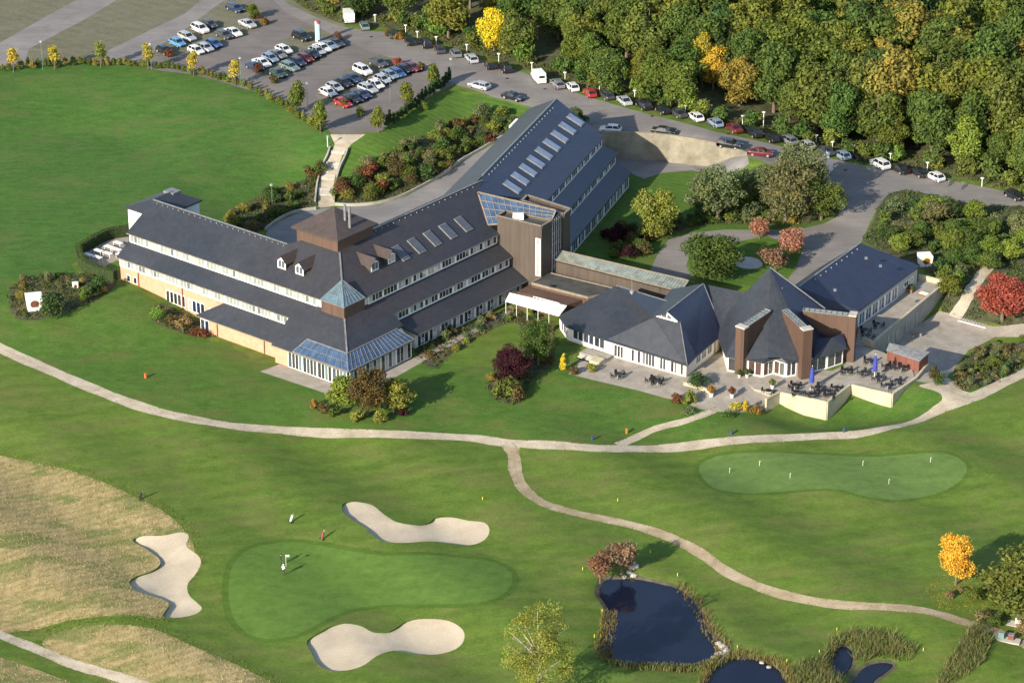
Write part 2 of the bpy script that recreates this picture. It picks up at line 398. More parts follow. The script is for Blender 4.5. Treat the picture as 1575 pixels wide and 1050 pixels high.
def shrink(poly, d):
    n = len(poly); out = []
    ar = sum(poly[i][0]*poly[(i+1)%n][1]-poly[(i+1)%n][0]*poly[i][1] for i in range(n)); sg = 1 if ar > 0 else -1
    for i in range(n):
        a = Vector(poly[i-1]); b = Vector(poly[(i+1)%n]); t = (b-a).normalized(); out.append((poly[i][0]-sg*t.y*d, poly[i][1]+sg*t.x*d))
    return out
P_pond1 = sm([(922,905),(930,885),(950,882),(975,882),(1010,890),(1050,905),(1075,935),(1090,965),(1105,985),(1110,1000),(1095,1015),(1075,1022),(1050,1025),(1020,1022),(985,1020),(950,1015),(932,1000),(932,985),(938,960),(940,940),(930,920)])
P_pond2 = sm([(1097,1027),(1120,1011),(1160,1008),(1195,1020),(1213,1045),(1220,1075),(1150,1095),(1090,1085),(1087,1048)])
P_pond3 = sm([(1288,995),(1300,990),(1310,1000),(1308,1020),(1290,1030),(1283,1015)])
P_pond4 = sm([(1310,1050),(1325,1026),(1350,1016),(1372,1018),(1365,1028),(1345,1042),(1330,1060),(1312,1070)])
b1 = [(210.5,825.6),(205,832),(222,842),(238,853),(246,861),(245,869),(233,878),(212,885),(201,891),(199,897),(209,908),(226,914),(247,920),(258,925),(259,932),(252,943),(253,949),(276,949),(297,945),(308,939),(310,933),(303,926),(292,916),(288,905),(290,895),(299,885),(307,872),(309,861),(303,852),(290,843),(286,836),(290,828),(288,820),(274,818),(247,823),(225,823)]
b2 = [(526,778),(530,773),(545,771),(572,776),(590,790),(610,802),(640,807),(660,803),(670,796),(695,795),(720,800),(745,803),(753,815),(745,830),(722,838),(690,835),(660,832),(630,834),(600,834),(580,828),(560,810),(540,798),(528,788)]
b3 = [(472,985),(495,970),(510,962),(530,958),(555,962),(575,972),(600,970),(625,955),(655,951),(690,954),(712,968),(713,985),(700,998),(670,1006),(635,1005),(605,1000),(580,1008),(560,1022),(535,1030),(505,1030),(487,1018),(478,1000)]
P_b = [sm(b, 3) for b in (b1,b2,b3)]
P_collar = sm([(350,865),(375,842),(410,832),(450,828),(500,833),(550,842),(600,848),(680,850),(750,858),(785,870),(799,888),(790,910),(765,925),(720,933),(660,935),(600,935),(550,940),(510,955),(480,972),(440,985),(400,987),(365,972),(345,942),(341,900)])
P_green = shrink(P_collar, 1.0)
P_putt = sm([(1075,722),(1090,706),(1130,697),(1200,696),(1280,700),(1350,702),(1410,697),(1455,697),(1480,708),(1487,722),(1475,740),(1450,755),(1410,765),(1370,768),(1330,762),(1290,752),(1240,752),(1180,757),(1130,757),(1095,748)])
P_pcol = shrink(P_putt, -.8)
main_px = [(-60,505),(0,535),(60,562),(120,588),(180,612),(240,632),(300,645),(360,655),(430,661),(520,666),(620,668),(720,673),(780,681),(850,684),(920,689),(990,690),(1080,683),(1180,674),(1260,670),(1330,665),(1390,652),(1440,632),(1480,617),(1520,600),(1575,572),(1640,540)]
P_main = strip(main_px, 2.5)
P_p2 = strip([(780,682),(790,700),(793,725),(805,750),(835,773),(880,787),(940,800),(990,812),(1040,830),(1080,852),(1120,880),(1170,903),(1230,920),(1300,930),(1370,933),(1430,940),(1480,955),(1530,970),(1575,990),(1640,1020)], 2.0)
P_p2j = gpoly([(765,680),(800,683),(798,700),(788,705),(782,692)])
P_p3 = strip([(-60,945),(0,975),(50,995),(110,1020),(180,1040),(240,1062),(300,1090)], 1.9)
P_p4 = strip([(950,684),(1000,662),(1050,648),(1080,638),(1105,628)], 1.6)
P_str1 = sm([(-60,680),(0,700),(60,712),(130,730),(200,760),(250,785),(283,815),(300,850),(285,900),(255,948),(200,945),(100,955),(30,970),(-60,950)])
P_str2 = sm([(65,990),(100,968),(180,960),(240,968),(290,990),(350,1015),(400,1040),(430,1060),(430,1110),(250,1110),(180,1055),(110,1015)])
P_str3 = gpoly([(-60,975),(0,1010),(60,1030),(110,1050),(160,1075),(160,1120),(-60,1120)])
P_field = None
# upper car park, lanes and road
P_road = gpoly([(425,-60),(440,5),(480,24),(520,40),(560,47),(600,50),(640,62),(700,80),(760,98),(800,110),(860,134),(900,148),(1000,177),(1100,203),(1200,225),(1300,249),(1400,266),(1500,285),(1620,310),(1700,345),(1620,350),(1500,325),(1400,325),(1370,300),(1350,318),(1335,350),(1325,372),(1300,400),(1240,450),(1205,437),(1224,415),(1237,376),(1200,372),(1180,362),(1133,372),(1075,385),(1060,393),(1055,410),(1070,428),(1040,428),(1000,415),(1000,400),(1013,388),(1029,368),(1067,358),(1115,353),(1157,353),(1227,353),(1267,344),(1290,332),(1292,292),(1150,240),(1107,227),(1060,218),(1000,211),(925,210),(858,208),(830,168),(760,150),(735,140),(700,130),(640,100),(570,80),(500,48),(440,20),(400,-20),(380,-60)])
P_park = gpoly([(425,-60),(400,-20),(440,20),(500,48),(570,80),(640,100),(700,130),(640,158),(585,203),(515,207),(495,190),(440,162),(390,141),(330,123),(290,114),(240,108),(215,100),(260,75),(300,40),(345,0),(370,-60)])
P_lane1 = gpoly([(-60,110),(-60,75),(0,66),(60,32),(118,0),(150,-40),(230,-40),(180,0),(134,28),(85,54),(45,75),(38,96)])
P_lane2 = gpoly([(160,92),(168,77),(220,52),(283,22),(311,0),(340,-50),(420,-60),(380,-30),(352,0),(300,42),(240,72),(228,98),(190,92)])
P_vergeall = gpoly([(-60,112),(0,106),(60,100),(130,97),(200,98),(270,106),(330,118),(390,136),(440,158),(490,186),(510,205),(560,207),(600,130),(500,0),(420,-80),(-80,-80)])
P_gr1 = sm([(240,80),(262,86),(330,70),(400,42),(400,10),(372,0),(345,2),(300,34)])
P_gr2 = sm([(380,106),(425,118),(470,104),(530,68),(520,50),(470,42),(445,58),(400,92)])
P_gr3 = sm([(490,145),(515,165),(560,150),(650,104),(640,92),(590,82),(550,98),(510,125)])
P_stair = gpoly([(508,207),(562,207),(540,222),(526,240),(519,262),(513,285),(512,305),(520,316),(490,320),(489,290),(496,262),(507,240),(515,222)])
P_bdrive = gpoly([(412,352),(430,340),(460,327),(500,320),(540,318),(585,315),(625,302),(680,272),(722,242),(790,206),(800,197),(840,190),(820,260),(700,330),(560,400),(440,400),(405,375)])
P_wedge = gpoly([(535,222),(562,207),(585,203),(640,168),(700,138),(760,152),(800,162),(835,172),(810,180),(790,178),(740,176),(690,192),(640,215),(585,245),(545,265),(524,280),(522,262),(528,240)])
P_bed1 = gpoly([(524,280),(545,265),(585,245),(640,215),(690,192),(740,176),(790,178),(805,180),(805,192),(790,203),(722,239),(680,268),(622,299),(583,311),(540,314),(520,314),(514,300)])
P_bed2 = gpoly([(345,345),(360,320),(400,302),(440,288),(470,275),(490,258),(494,262),(488,290),(488,318),(455,325),(430,337),(410,350),(380,365)])
hwall = lambda x, y: hup(x, y)
P_low = gpoly(LOWPX[:5], hwall)+gpoly(LOWPX[5:], hlow)
P_lowlane = gpoly([(930,206),(1000,208),(1060,215),(1107,224),(1150,238)], hwall)+[tuple(G(a,b,hlow)[:2]) for a,b in [(1152,252),(1140,262),(1064,262),(1019,266),(990,275),(960,262),(940,250)]]
P_gard = gpoly([(880,400),(960,300),(1000,270),(1070,258),(1152,256),(1292,292),(1290,332),(1267,344),(1227,353),(1157,353),(1115,353),(1067,358),(1029,368),(1013,388),(1000,415),(980,425)])
P_isl = sm([(1060,395),(1075,383),(1133,372),(1180,368),(1225,372),(1226,400),(1205,430),(1140,440),(1090,432),(1066,420)])
P_bedg = sm([(1000,372),(1030,360),(1060,350),(1100,345),(1160,345),(1225,346),(1265,338),(1288,325),(1285,312),(1240,328),(1180,332),(1110,330),(1050,338),(1010,352)])
P_lc = gpoly([(1446,478),(1465,483),(1527,502),(1570,498),(1620,492),(1620,515),(1560,518),(1530,518),(1508,530),(1490,538),(1472,560),(1455,583),(1432,590),(1405,585),(1395,570),(1425,560),(1412,540),(1365,530),(1345,528)])
P_pr = sm([(1413,593),(1432,588),(1449,579),(1465,585),(1480,600),(1500,606),(1480,618),(1440,634),(1432,628),(1448,616),(1447,606),(1435,600)], 3)
P_pup = strip([(1468,488),(1485,462),(1499,438),(1512,420),(1530,398),(1534,378),(1520,362)], 2.2)
P_deck = gpoly([(874,575),(905,540),(1000,560),(1060,560),(1112,540),(1135,545),(1160,580),(1200,600),(1186,628),(1140,634),(1100,633),(1074,628),(1050,617),(1024,612)])
P_bedR = sm([(1466,592),(1480,560),(1500,538),(1540,528),(1620,520),(1620,548),(1575,566),(1530,588),(1490,598)])
P_bedL = sm([(14,470),(15,445),(35,430),(80,425),(110,422),(150,420),(180,425),(172,445),(140,465),(100,480),(60,492),(25,490)])
P_bedF = sm([(233,492),(238,470),(260,470),(300,490),(330,508),(328,518),(300,518),(262,505)])
P_bedM = sm([(650,560),(640,540),(660,525),(700,508),(740,492),(770,478),(800,476),(850,500),(850,560),(820,580),(800,620),(760,612),(752,585),(790,560),(800,500),(760,505),(720,528),(690,548),(670,566)])
P_forest = gpoly([(425,-60),(450,2),(482,20),(522,36),(562,40),(602,44),(642,56),(702,74),(762,92),(802,104),(862,128),(902,142),(1002,171),(1102,197),(1202,219),(1302,243),(1402,260),(1502,279),(1622,304),(1720,340),(1900,200),(1900,-200),(425,-200)])
P_gardR = sm([(1330,372),(1340,350),(1352,318),(1370,297),(1410,295),(1500,315),(1620,335),(1620,520),(1540,500),(1500,492),(1450,478),(1450,440),(1412,410)])
P_patchT = sm([(1430,905),(1450,885),(1490,880),(1530,890),(1545,915),(1520,940),(1480,935),(1440,930)])
P_hterr = gpoly([(122,400),(130,385),(180,362),(205,358),(215,420),(180,400),(150,415)])
P_dleft = gpoly([(400,571),(430,560),(520,590),(580,575),(640,548),(660,538),(720,510),(778,478),(785,470),(792,476),(775,488),(722,516),(668,545),(640,562),(590,590),(560,602),(505,606)])
P_bank = [shrink(p, -.75) for p in (P_pond1,P_pond2,P_pond3,P_pond4)]
REG = [  # name, polygon, material key, height function, in order of priority
 ('pond_water', P_pond1, None, None), ('pond_water', P_pond2, None, None), ('pond_water', P_pond3, None, None), ('pond_water', P_pond4, None, None),
 ('pond_bank', P_bank[0], 'mud', None), ('pond_bank', P_bank[1], 'mud', None), ('pond_bank', P_bank[2], 'mud', None), ('pond_bank', P_bank[3], 'mud', None),
 ('sand_bunker', P_b[0], 'sand', None), ('sand_bunker', P_b[1], 'sand', None), ('sand_bunker', P_b[2], 'sand', None),
 ('green', P_green, 'green', None), ('green_collar', P_collar, 'collar', None), ('putting_green', P_putt, 'putt', None), ('putting_collar', P_pcol, 'collar', None),
 ('path', P_main, 'path', None), ('path', P_p2, 'pathbrown', None), ('path', P_p2j, 'pathbrown', None), ('path', P_p3, 'path', None), ('path', P_p4, 'path', None), ('path', P_pr, 'path', None), ('path', P_pup, 'path', None),
 ('rough', P_str1, 'straw', None), ('rough', P_str2, 'straw', None), ('rough', P_str3, 'straw', None),
 ('terrace_paving', P_dleft, 'paving', None), ('terrace_paving', P_deck, 'paving', None), ('courtyard_paving', P_lc, 'paving', None), ('terrace_paving', P_hterr, 'paving', None),
 ('stair_path', P_stair, 'path', None),
 ('planting_bed', P_bedM, 'bed', None), ('planting_bed', P_bedF, 'bed', None), ('planting_bed', P_bedL, 'bed', None), ('planting_bed', P_bedR, 'bed', None), ('planting_bed', P_bedg, 'bed', None),
 ('planting_bed', P_bed1, 'bed', None), ('planting_bed', P_bed2, 'bed', None),
 ('lower_drive', P_lowlane, 'drive', hlow), ('garden_lawn', P_low, 'striped', hlow),
 ('forest_ground', P_forest, 'forestfloor', None),
 ('island_lawn', P_isl, 'striped', None), ('garden_lawn', P_gard, 'lawn', None), ('garden_ground', P_gardR, 'bed', None),
 ('road', P_road, 'asphalt', None), ('back_drive', P_bdrive, 'drive', None),
 ('parking_verge', P_gr1, 'verge', None), ('parking_verge', P_gr2, 'verge', None), ('parking_verge', P_gr3, 'verge', None),
 ('car_park', P_park, 'carpark', None), ('gravel_lane', P_lane1, 'lane', None), ('gravel_lane', P_lane2, 'lane', None), ('verge', P_vergeall, 'verge', None),
 ('bank_lawn', P_wedge, 'striped', None),
]
def np_in(poly, X, Y):
    c = np.zeros(len(X), bool); n = len(poly); j = n-1
    for i in range(n):
        xi, yi = poly[i][:2]; xj, yj = poly[j][:2]
        if yi != yj:
            k = ((yi > Y) != (yj > Y)) & (X < (xj-xi)*(Y-yi)/(yj-yi)+xi); c ^= k
        j = i
    return c
def distpoly(poly, X, Y):
    "distance to outline, and unit vector from the nearest outline point to the point"
    Pp = np.array([p[:2] for p in poly]); best = np.full(len(X), 1e9); vx = np.zeros(len(X)); vy = np.zeros(len(X))
    for i in range(len(Pp)):
        a = Pp[i-1]; ab = Pp[i]-a; L = (ab**2).sum()+1e-9
        t = np.clip(((X-a[0])*ab[0]+(Y-a[1])*ab[1])/L, 0, 1); dx = X-a[0]-t*ab[0]; dy = Y-a[1]-t*ab[1]; d = np.hypot(dx,dy)
        k = d < best; best[k] = d[k]; vx[k] = dx[k]; vy[k] = dy[k]
    return best, vx/(best+1e-6), vy/(best+1e-6)
pts = []; edges = []
for nm, poly, mk, hf in REG:
    q = []
    for i, p in enumerate(poly):          # split long edges
        p2 = poly[(i+1)%len(poly)]; L = math.hypot(p2[0]-p[0], p2[1]-p[1]); k = max(1, int(L/4))
        q += [(lerp(p[0],p2[0],t/k), lerp(p[1],p2[1],t/k)) for t in range(k)]
    n0 = len(pts); pts += [Vector(p) for p in q]; edges += [(n0+i, n0+(i+1)%len(q)) for i in range(len(q))]
y = -135.0
while y < 230:
    st = 2.4 if y < 140 else 4
    wx = 85+(y+135)*.24; x = -wx
    while x < wx:
        pts.append(Vector((x+random.uniform(-.5,.5)*st, y+random.uniform(-.5,.5)*st))); x += st
    y += st
for rr in (320, 600, 1200, 2600):
    for k in range(28):
        a = 2*math.pi*k/28; pts.append(Vector((rr*math.cos(a), rr*math.sin(a))))
V2, _, F2 = geometry.delaunay_2d_cdt(pts, edges, [], 0, 1e-4, False)[:3]
VX = np.array([v.x for v in V2]); VY = np.array([v.y for v in V2]); FA = np.array([tuple(f) for f in F2])
CX = VX[FA].mean(1); CY_ = VY[FA].mean(1)
lab = np.full(len(FA), -1)
for i in range(len(REG)-1, -1, -1):
    lab[np_in(REG[i][1], CX, CY_)] = i
VZ = np.array([hgt(a,b) for a,b in zip(VX,VY)])
pondpolys = [P_pond1,P_pond2,P_pond3,P_pond4]; WATERZ = {}
for i, pp in enumerate(pondpolys):
    d, _, _ = distpoly(pp, VX, VY); ins = np_in(pp, VX, VY)
    zz = np.mean([hgt(*p) for p in pp])-.55; WATERZ[i] = zz
    tgt = np.where(ins | (d < .05), zz-.02, 0)
    k = (~ins) & (d < 2.2) & (d >= .05); f = np.clip(d/2.2, 0, 1)**.8
    VZ = np.where(ins | (d < .05), zz-.12, np.where(k, (zz-.12)*(1-f)+VZ*f, VZ))
hills = {}
def region_obj(name, faces, mat, z=None, kind='structure'):
    u, inv = np.unique(faces, return_inverse=True); zz = VZ if z is None else z
    me = bpy.data.meshes.new(name); co = np.stack([VX[u], VY[u], zz[u]], 1)
    me.from_pydata(co.tolist(), [], inv.reshape(-1,3).tolist()); me.materials.append(mat)
    me.polygons.foreach_set('use_smooth', [True]*len(faces)); me.update()
    o = bpy.data.objects.new(name, me); COL.objects.link(o); o['kind'] = kind; return o
REGZ = {}
base = lab == -1
# base grass: left field, lawns round the building, the course
FIELD = gpoly([(-80,110),(0,106),(130,97),(270,106),(390,136),(490,186),(510,205),(514,222),(505,240),(490,258),(440,288),(360,320),(345,345),(300,400),(180,360),(118,385),(118,420),(10,430),(-80,440)])
SOUTH = gpoly([(-80,400),(10,430),(118,420),(180,430),(400,560),(560,560),(880,560),(1200,600),(1420,560),(1560,540),(1640,540)]+[main_px[i] for i in range(len(main_px)-1,-1,-1)])
infield = base & np_in(FIELD, CX, CY_); insouth = base & ~infield & np_in(SOUTH, CX, CY_)
region_obj('field', FA[infield], M['field']); region_obj('lawn', FA[insouth], M['lawn'])
region_obj('fairway', FA[base & ~infield & ~insouth], M['fairway'])
for i, (nm, poly, mk, hf) in enumerate(REG):
    fs = FA[lab == i]
    if not len(fs): continue
    if nm == 'pond_water':
        z = np.full(len(VX), WATERZ[i]-.0); o = region_obj(nm, fs, M['water'], z); continue
    if nm == 'sand_bunker':
        d, vx, vy = distpoly(poly, VX, VY)
        # nearest edge faces: low lip on the down-sun side, flush on the other
        lee = np.clip(.5-.62*(-vx*-.62-vy*-.78)*-1, 0, 1)
        u = np.unique(fs); onb = d < .02
        # outward direction at the border from neighbouring centroid
        cen = np.array([p for p in poly]); 
        nrm = {}
        sg = 1 if sum(poly[j-1][0]*poly[j][1]-poly[j][0]*poly[j-1][1] for j in range(len(poly))) > 0 else -1
        z = VZ.copy()
        Pp = np.array(poly); nxt = np.roll(Pp,-1,0); prv = np.roll(Pp,1,0); tg = nxt-prv; tg /= np.hypot(*tg.T)[:,None]; out = np.stack([tg[:,1],-tg[:,0]],1)*sg
        depth = .04+.42*np.clip(.25+.85*(out[:,0]*-.75+out[:,1]*-.35), 0, 1)
        for k in u:
            j = int(((Pp-np.array([VX[k],VY[k]]))**2).sum(1).argmin()); z[k] -= depth[j]+.25*min(1, d[k]/3)
        region_obj(nm, fs, M['sand'], z)
        bv = {}; mb = MB()
        cnt = {}
        for f in fs:
            for a_, b__ in ((f[0],f[1]),(f[1],f[2]),(f[2],f[0])):
                cnt[(a_,b__)] = 1
        for (a_, b__) in cnt:
            if (b__, a_) not in cnt:
                mb.quad((VX[a_],VY[a_],VZ[a_]+.01),(VX[b__],VY[b__],VZ[b__]+.01),(VX[b__],VY[b__],z[b__]-.02),(VX[a_],VY[a_],z[a_]-.02))
        o = mb.build('bunker_lip', M['lawn']); o['kind'] = 'structure'
        continue
    z = None
    if hf is not None: z = np.array([hf(a,b) for a,b in zip(VX,VY)])
    region_obj(nm, fs, M[mk], z)
# dark bed under each pond is not needed: the water sheet is opaque; banks rise from it
# ------------------------------------------------------------------ hotel: two long wings meeting at a hipped corner, a third wing turned off
def V3(p, z): return Vector((p[0], p[1], z))
C0 = Vector((-27.48,-8.94)); ua = R(141.43); ub = R(50.71)
dA = Vector((math.cos(ua),math.sin(ua))); nA = Vector((math.cos(ua+math.pi/2),math.sin(ua+math.pi/2)))
dB = Vector((math.cos(ub),math.sin(ub))); nB = Vector((math.cos(ub-math.pi/2),math.sin(ub-math.pi/2)))
fA = lambda a,w,z: V3(C0+dA*a+nA*w, z)
fB = lambda b,w,z: V3(C0+dB*b+nB*w, z)
def mit(wa, wb, z):
    p = C0+nA*wa; q = C0+nB*wb; r_ = q-p; den = dA.x*dB.y-dA.y*dB.x
    t = (r_.x*dB.y-r_.y*dB.x)/den; return V3(p+dA*t, z)
SL = .58; Z1, Z2, Z3 = 10.34, 6.69, 2.9; W2, W3 = 2.67, 5.75; BH = 1.78; RA, RB = -6.83, -9.43; AL = 50.4
zp = lambda w: Z1-SL*w
hotel = empty('hotel_building', (C0.x, C0.y, 0), 0, 'large hotel with three stepped dark slate roof tiers and white window bands', 'building')
RT = .22
def roof(ps, parent, mat='slate', name='roof', t=RT): return MB().slab(ps, t).build(name, M[mat], parent)
def win_row(f, t0, t1, w, z, h, n, panes, parent, panecol, post=.5, fr=.07, depth=.05, out=None, diamond=False, sill=True):
    """n windows side by side along f(t, w, z); every window a frame with its panes as sub-parts"""
    st = (t1-t0)/n
    for i in range(n):
        a = t0+st*i; b = a+st; sg = 1 if st > 0 else -1
        F = MB(); ps = post/2*sg; fs = fr*sg
        def bx(ta, tb, za, zb, wo=.0, d=depth):
            F.slab([f(ta,w+wo,z+za), f(tb,w+wo,z+za), f(tb,w+wo,z+zb), f(ta,w+wo,z+zb)], d, d=tuple((f(0,0,0)-f(0,1,0)).normalized()))
        bx(a, a+ps, 0, h, .03, .1); bx(b-ps, b, 0, h, .03, .1)
        bx(a+ps, b-ps, 0, .22 if sill else .1, .03); bx(a+ps, b-ps, h-.12, h, .0)
        ia, ib = a+ps, b-ps; pw = (ib-ia)/panes
        for k in range(1, panes): bx(ia+pw*k-fs/2, ia+pw*k+fs/2, .22 if sill else .1, h-.12, -.01)
        if diamond:
            k = panes//2; m_ = ia+pw*(k+.5); zc = h*.32; r_ = abs(pw)*.42
            for (q1, q2) in (((-r_,0),(0,r_)),((0,r_),(r_,0)),((r_,0),(0,-r_)),((0,-r_),(-r_,0))):
                F.bar(f(m_+q1[0],w-.02,z+zc+q1[1]), f(m_+q2[0],w-.02,z+zc+q2[1]), .1, .1)
        fo = F.build('window', M['white'], parent)
        for k in range(panes):
            p0 = ia+pw*k; p1 = p0+pw
            g = MB().slab([f(p0,w-.035,z+.1), f(p1,w-.035,z+.1), f(p1,w-.035,z+h-.05), f(p0,w-.035,z+h-.05)], .03, d=tuple((f(0,0,0)-f(0,1,0)).normalized())).build('pane', M['pane'], fo)
            c = panecol(i,k); g.color = (*c, 1)
def lightpane(i, k):  # pale panes: curtains plus the sunlit front's reflected light, put into the colour
    v = random.uniform(.75,1.2); return (.26*v,.30*v,.28*v) if random.random() < .8 else (.12,.14,.15)
def darkpane(i, k):
    r_ = random.random()
    if r_ < .22: v = random.uniform(.3,.5); return (v,v*.98,v*.92)
    v = random.uniform(.5,1.5); return (.035*v,.045*v,.06*v)
# walls (solid cores under the roofs)
def core(f, t0, t1, prof, mat, parent=None, name='wall'):
    m_ = MB(); n = len(prof)
    e_ = (lambda w_: t1) if t1 is not None else (lambda w_: -w_+.25)     # None: stop at the hip
    vs = [f(t0,w_,z_) for w_,z_ in prof]+[f(e_(w_),w_,z_) for w_,z_ in prof]
    fs = [tuple(range(n)), tuple(range(2*n-1,n-1,-1))]+[(i,i+n,(i+1)%n+n,(i+1)%n) for i in range(n)]
    m_.add(vs, fs); return m_.build(name, M[mat], parent)
G0 = -2.0
zk = lambda w: zp(w)-RT-.06
core(fA, AL-.3, None, [(-.4,G0),(-.4,zk(-.4)),(RA,zk(RA)),(RA-6.2,zk(RA)-SL*6.2),(RA-6.2,G0)], 'offwhite', hotel)
core(fA, AL-.35, None, [(W2-.4,G0),(W2-.4,6.3),(-.38,6.4),(-.38,G0)], "salmon", hotel)
core(fB, 39.9, None, [(-.4,G0),(-.4,zk(-.4)),(RB,zk(RB)),(RB-8.5,zk(RB)-SL*8.5),(RB-8.5,G0)], 'offwhite', hotel)
core(fB, 39.9, None, [(W2-.4,G0),(W2-.4,6.3),(-.38,6.4),(-.38,G0)], 'offwhite', hotel)
# tier 1 roofs
ZRA, ZRB = zp(RA), zp(RB)
aT = 18.0
roof([mit(0,0,Z1), fA(AL,0,Z1), fA(AL,RA,ZRA), fA(aT+.6,RA,ZRA), fA(aT-3,RB,ZRB), mit(RB,RB,ZRB)], hotel, 'slate')
def onroof(px, py, fi, zf, z=14.0):
    "where the line of sight through a picture point meets a roof plane"
    for _ in range(40):
        q = U(px,py,z); d = Vector((q.x,q.y))-fi[0]; z = lerp(z, zf(d.dot(fi[1])), .35)
    return U(px,py,z)
KB0, KB1 = onroof(735,297,(C0,nB),zp), onroof(751,347,(C0,nB),zp)
roof([mit(0,0,Z1), mit(RB,RB,ZRB), fB(46.6,RB,ZRB), KB0, KB1, fB(40.3,0,Z1)], hotel, 'slate_b')
roof([fA(AL,RA,ZRA), fA(AL,RA-6.6,ZRA-SL*6.6), fA(12,RA-6.6,ZRA-SL*6.6), fA(12,RA,ZRA)], hotel, 'slate')
roof([fB(9.43,RB,ZRB), fB(46.6,RB,ZRB), fB(49,RB-6.2,ZRB-3.4), fB(9.43,RB-6.2,ZRB-3.4)], hotel, 'slate_b')
core(fB, 10, 48.0, [(RB-.5,G0),(RB-.5,ZRB-.5),(RB-5.6,ZRB-3.6),(RB-5.6,G0)], 'offwhite', hotel)
# tier 2: from under band 1 down to eave 2, corner block flares out
zb1 = Z1-BH+.10                                  # top of tier 2 roof at w=-.4
def z2(w): return zb1-SL*(w+.4)*((zb1-Z2)/(SL*(W2+.4)))
ZC = 3.35; WC = 7.1; zc2 = lambda w: lerp(Z2, ZC, (w-W2)/(WC-W2))
roof([mit(-.4,-.4,zb1), fA(AL,-.4,zb1), fA(AL,W2,Z2), mit(W2,W2,Z2)], hotel, 'slate')
roof([mit(-.4,-.4,zb1), mit(W2,W2,Z2), fB(40.2,W2,Z2), fB(40.2,-.4,zb1)], hotel, 'slate_b')
ACL, BCR = 9.9, 9.2
cA0, cA1 = fA(ACL,W2,Z2+.01), fA(ACL,WC,ZC)
roof([mit(W2,W2,Z2+.01), cA0, cA1, fA(5.2,WC,ZC), fA(5.2,4.7,zc2(4.7)), mit(4.7,4.7,zc2(4.7))], hotel, 'slate')
roof([mit(W2,W2,Z2+.01), mit(4.7,4.7,zc2(4.7)), fB(BCR,4.7,zc2(4.7)), fB(BCR,W2,Z2+.01)], hotel, 'slate')
# corner block conservatory roofs
def glazed(ps, nb, parent, name='glazed_roof', mat='roofglass', rails=1, bar=.07, edge=.16, barmat='lead', proud=.05):
    """quad ps = [top left, top right, bottom right, bottom left]; bars run down the slope"""
    ps = [Vector(p) for p in ps]; g = MB().slab(ps, .08).build(name, M[mat], parent)
    nrm = (ps[1]-ps[0]).cross(ps[3]-ps[0]).normalized(); nrm = nrm if nrm.z > 0 else -nrm
    b_ = MB(); up = tuple(nrm); o = nrm*proud*.5
    for k in range(nb+1):
        t = k/nb; b_.bar(ps[0].lerp(ps[1],t)+o, ps[3].lerp(ps[2],t)+o, bar if 0 < k < nb else edge, proud, up=up)
    for k in range(1, rails+1):
        t = k/(rails+1); b_.bar(ps[0].lerp(ps[3],t)+o*1.4, ps[1].lerp(ps[2],t)+o*1.4, bar, proud, up=up)
    b_.bar(ps[0]+o*1.8, ps[1]+o*1.8, edge, proud*2, up=up); b_.bar(ps[3]+o*1.8, ps[2]+o*1.8, edge, proud*2, up=up)
    b_.build('glazing_bar', M[barmat], g); return g
glazed([fA(4.0,4.75,zc2(4.75)), mit(4.75,4.75,zc2(4.75)), mit(WC,WC,ZC), fA(5.2,WC,ZC)], 9, hotel, proud=.07)
glazed([mit(4.75,4.75,zc2(4.75)), fB(7.6,4.75,zc2(4.75)), fB(9.2,WC,ZC), mit(WC,WC,ZC)], 16, hotel, proud=.07)
roof([fA(4.0,4.7,zc2(4.7)-.0), fA(5.2,4.7,zc2(4.7)), fA(5.2,WC,ZC)], hotel, 'slate')
# corner block walls
core(fA, ACL-.3, None, [(WC-.5,G0),(WC-.5,ZC-.25),(W2,Z2-.5),(-.3,Z2-.3),(-.3,G0)][:5], 'salmon', hotel)
core(fB, BCR-.3, None, [(WC-.55,G0),(WC-.55,ZC-.25),(W2,Z2-.5),(-.3,Z2-.3),(-.3,G0)], 'offwhite', hotel)
win_row(fA, 6.6, -6.4, WC-.33, .15, 2.95, 4, 4, hotel, lambda i,k: random.choice([(.05,.07,.08),(.10,.16,.16),(.03,.035,.04)]), post=.3, fr=.1, sill=False)
win_row(fB, -6.3, 8.8, WC-.33, .15, 2.95, 4, 4, hotel, darkpane, post=.3, fr=.1, sill=False)
# wood collar and glass pyramid on the hip
kz = 9.75
wp = [mit(-.1,-.1,0), fA(4.6,-.1,0), mit(-4.7,-4.7,0), fB(4.5,-.1,0)]
MB().prism([(p.x,p.y) for p in (mit(.15,.15,0), fA(4.9,.15,0), mit(-5,-5,0), fB(4.9,.15,0))], 7.6, 10.35).build('timber_collar', M['clad_dk'], hotel)
apx = mit(-3.0,-3.0,0); apx.z = 13.4
q0, q1, q2 = mit(.3,.3,10.4), fA(5.0,.3,10.4), fB(4.9,.3,10.4)
apz = apx
for t_ in ((q0,q1),(q2,q0)):
    g = MB().slab([t_[0], t_[1], apz], .08).build('glass_pyramid', M['pyramidglass'], hotel); b_ = MB()
    for k in range(7):
        e = t_[0].lerp(t_[1], k/6); tt = 1 if k in (0,6) else .78
        b_.bar(e+Vector((0,0,.03)), e.lerp(apz,tt)+Vector((0,0,.03)), .08, .08)
    b_.bar(t_[0].lerp(apz,.33)+Vector((0,0,.04)), t_[1].lerp(apz,.33)+Vector((0,0,.04)), .08, .08)
    b_.bar(t_[0]+Vector((0,0,.04)), t_[1]+Vector((0,0,.04)), .16, .14)
    b_.build('glazing_bar', M['lead'], g)
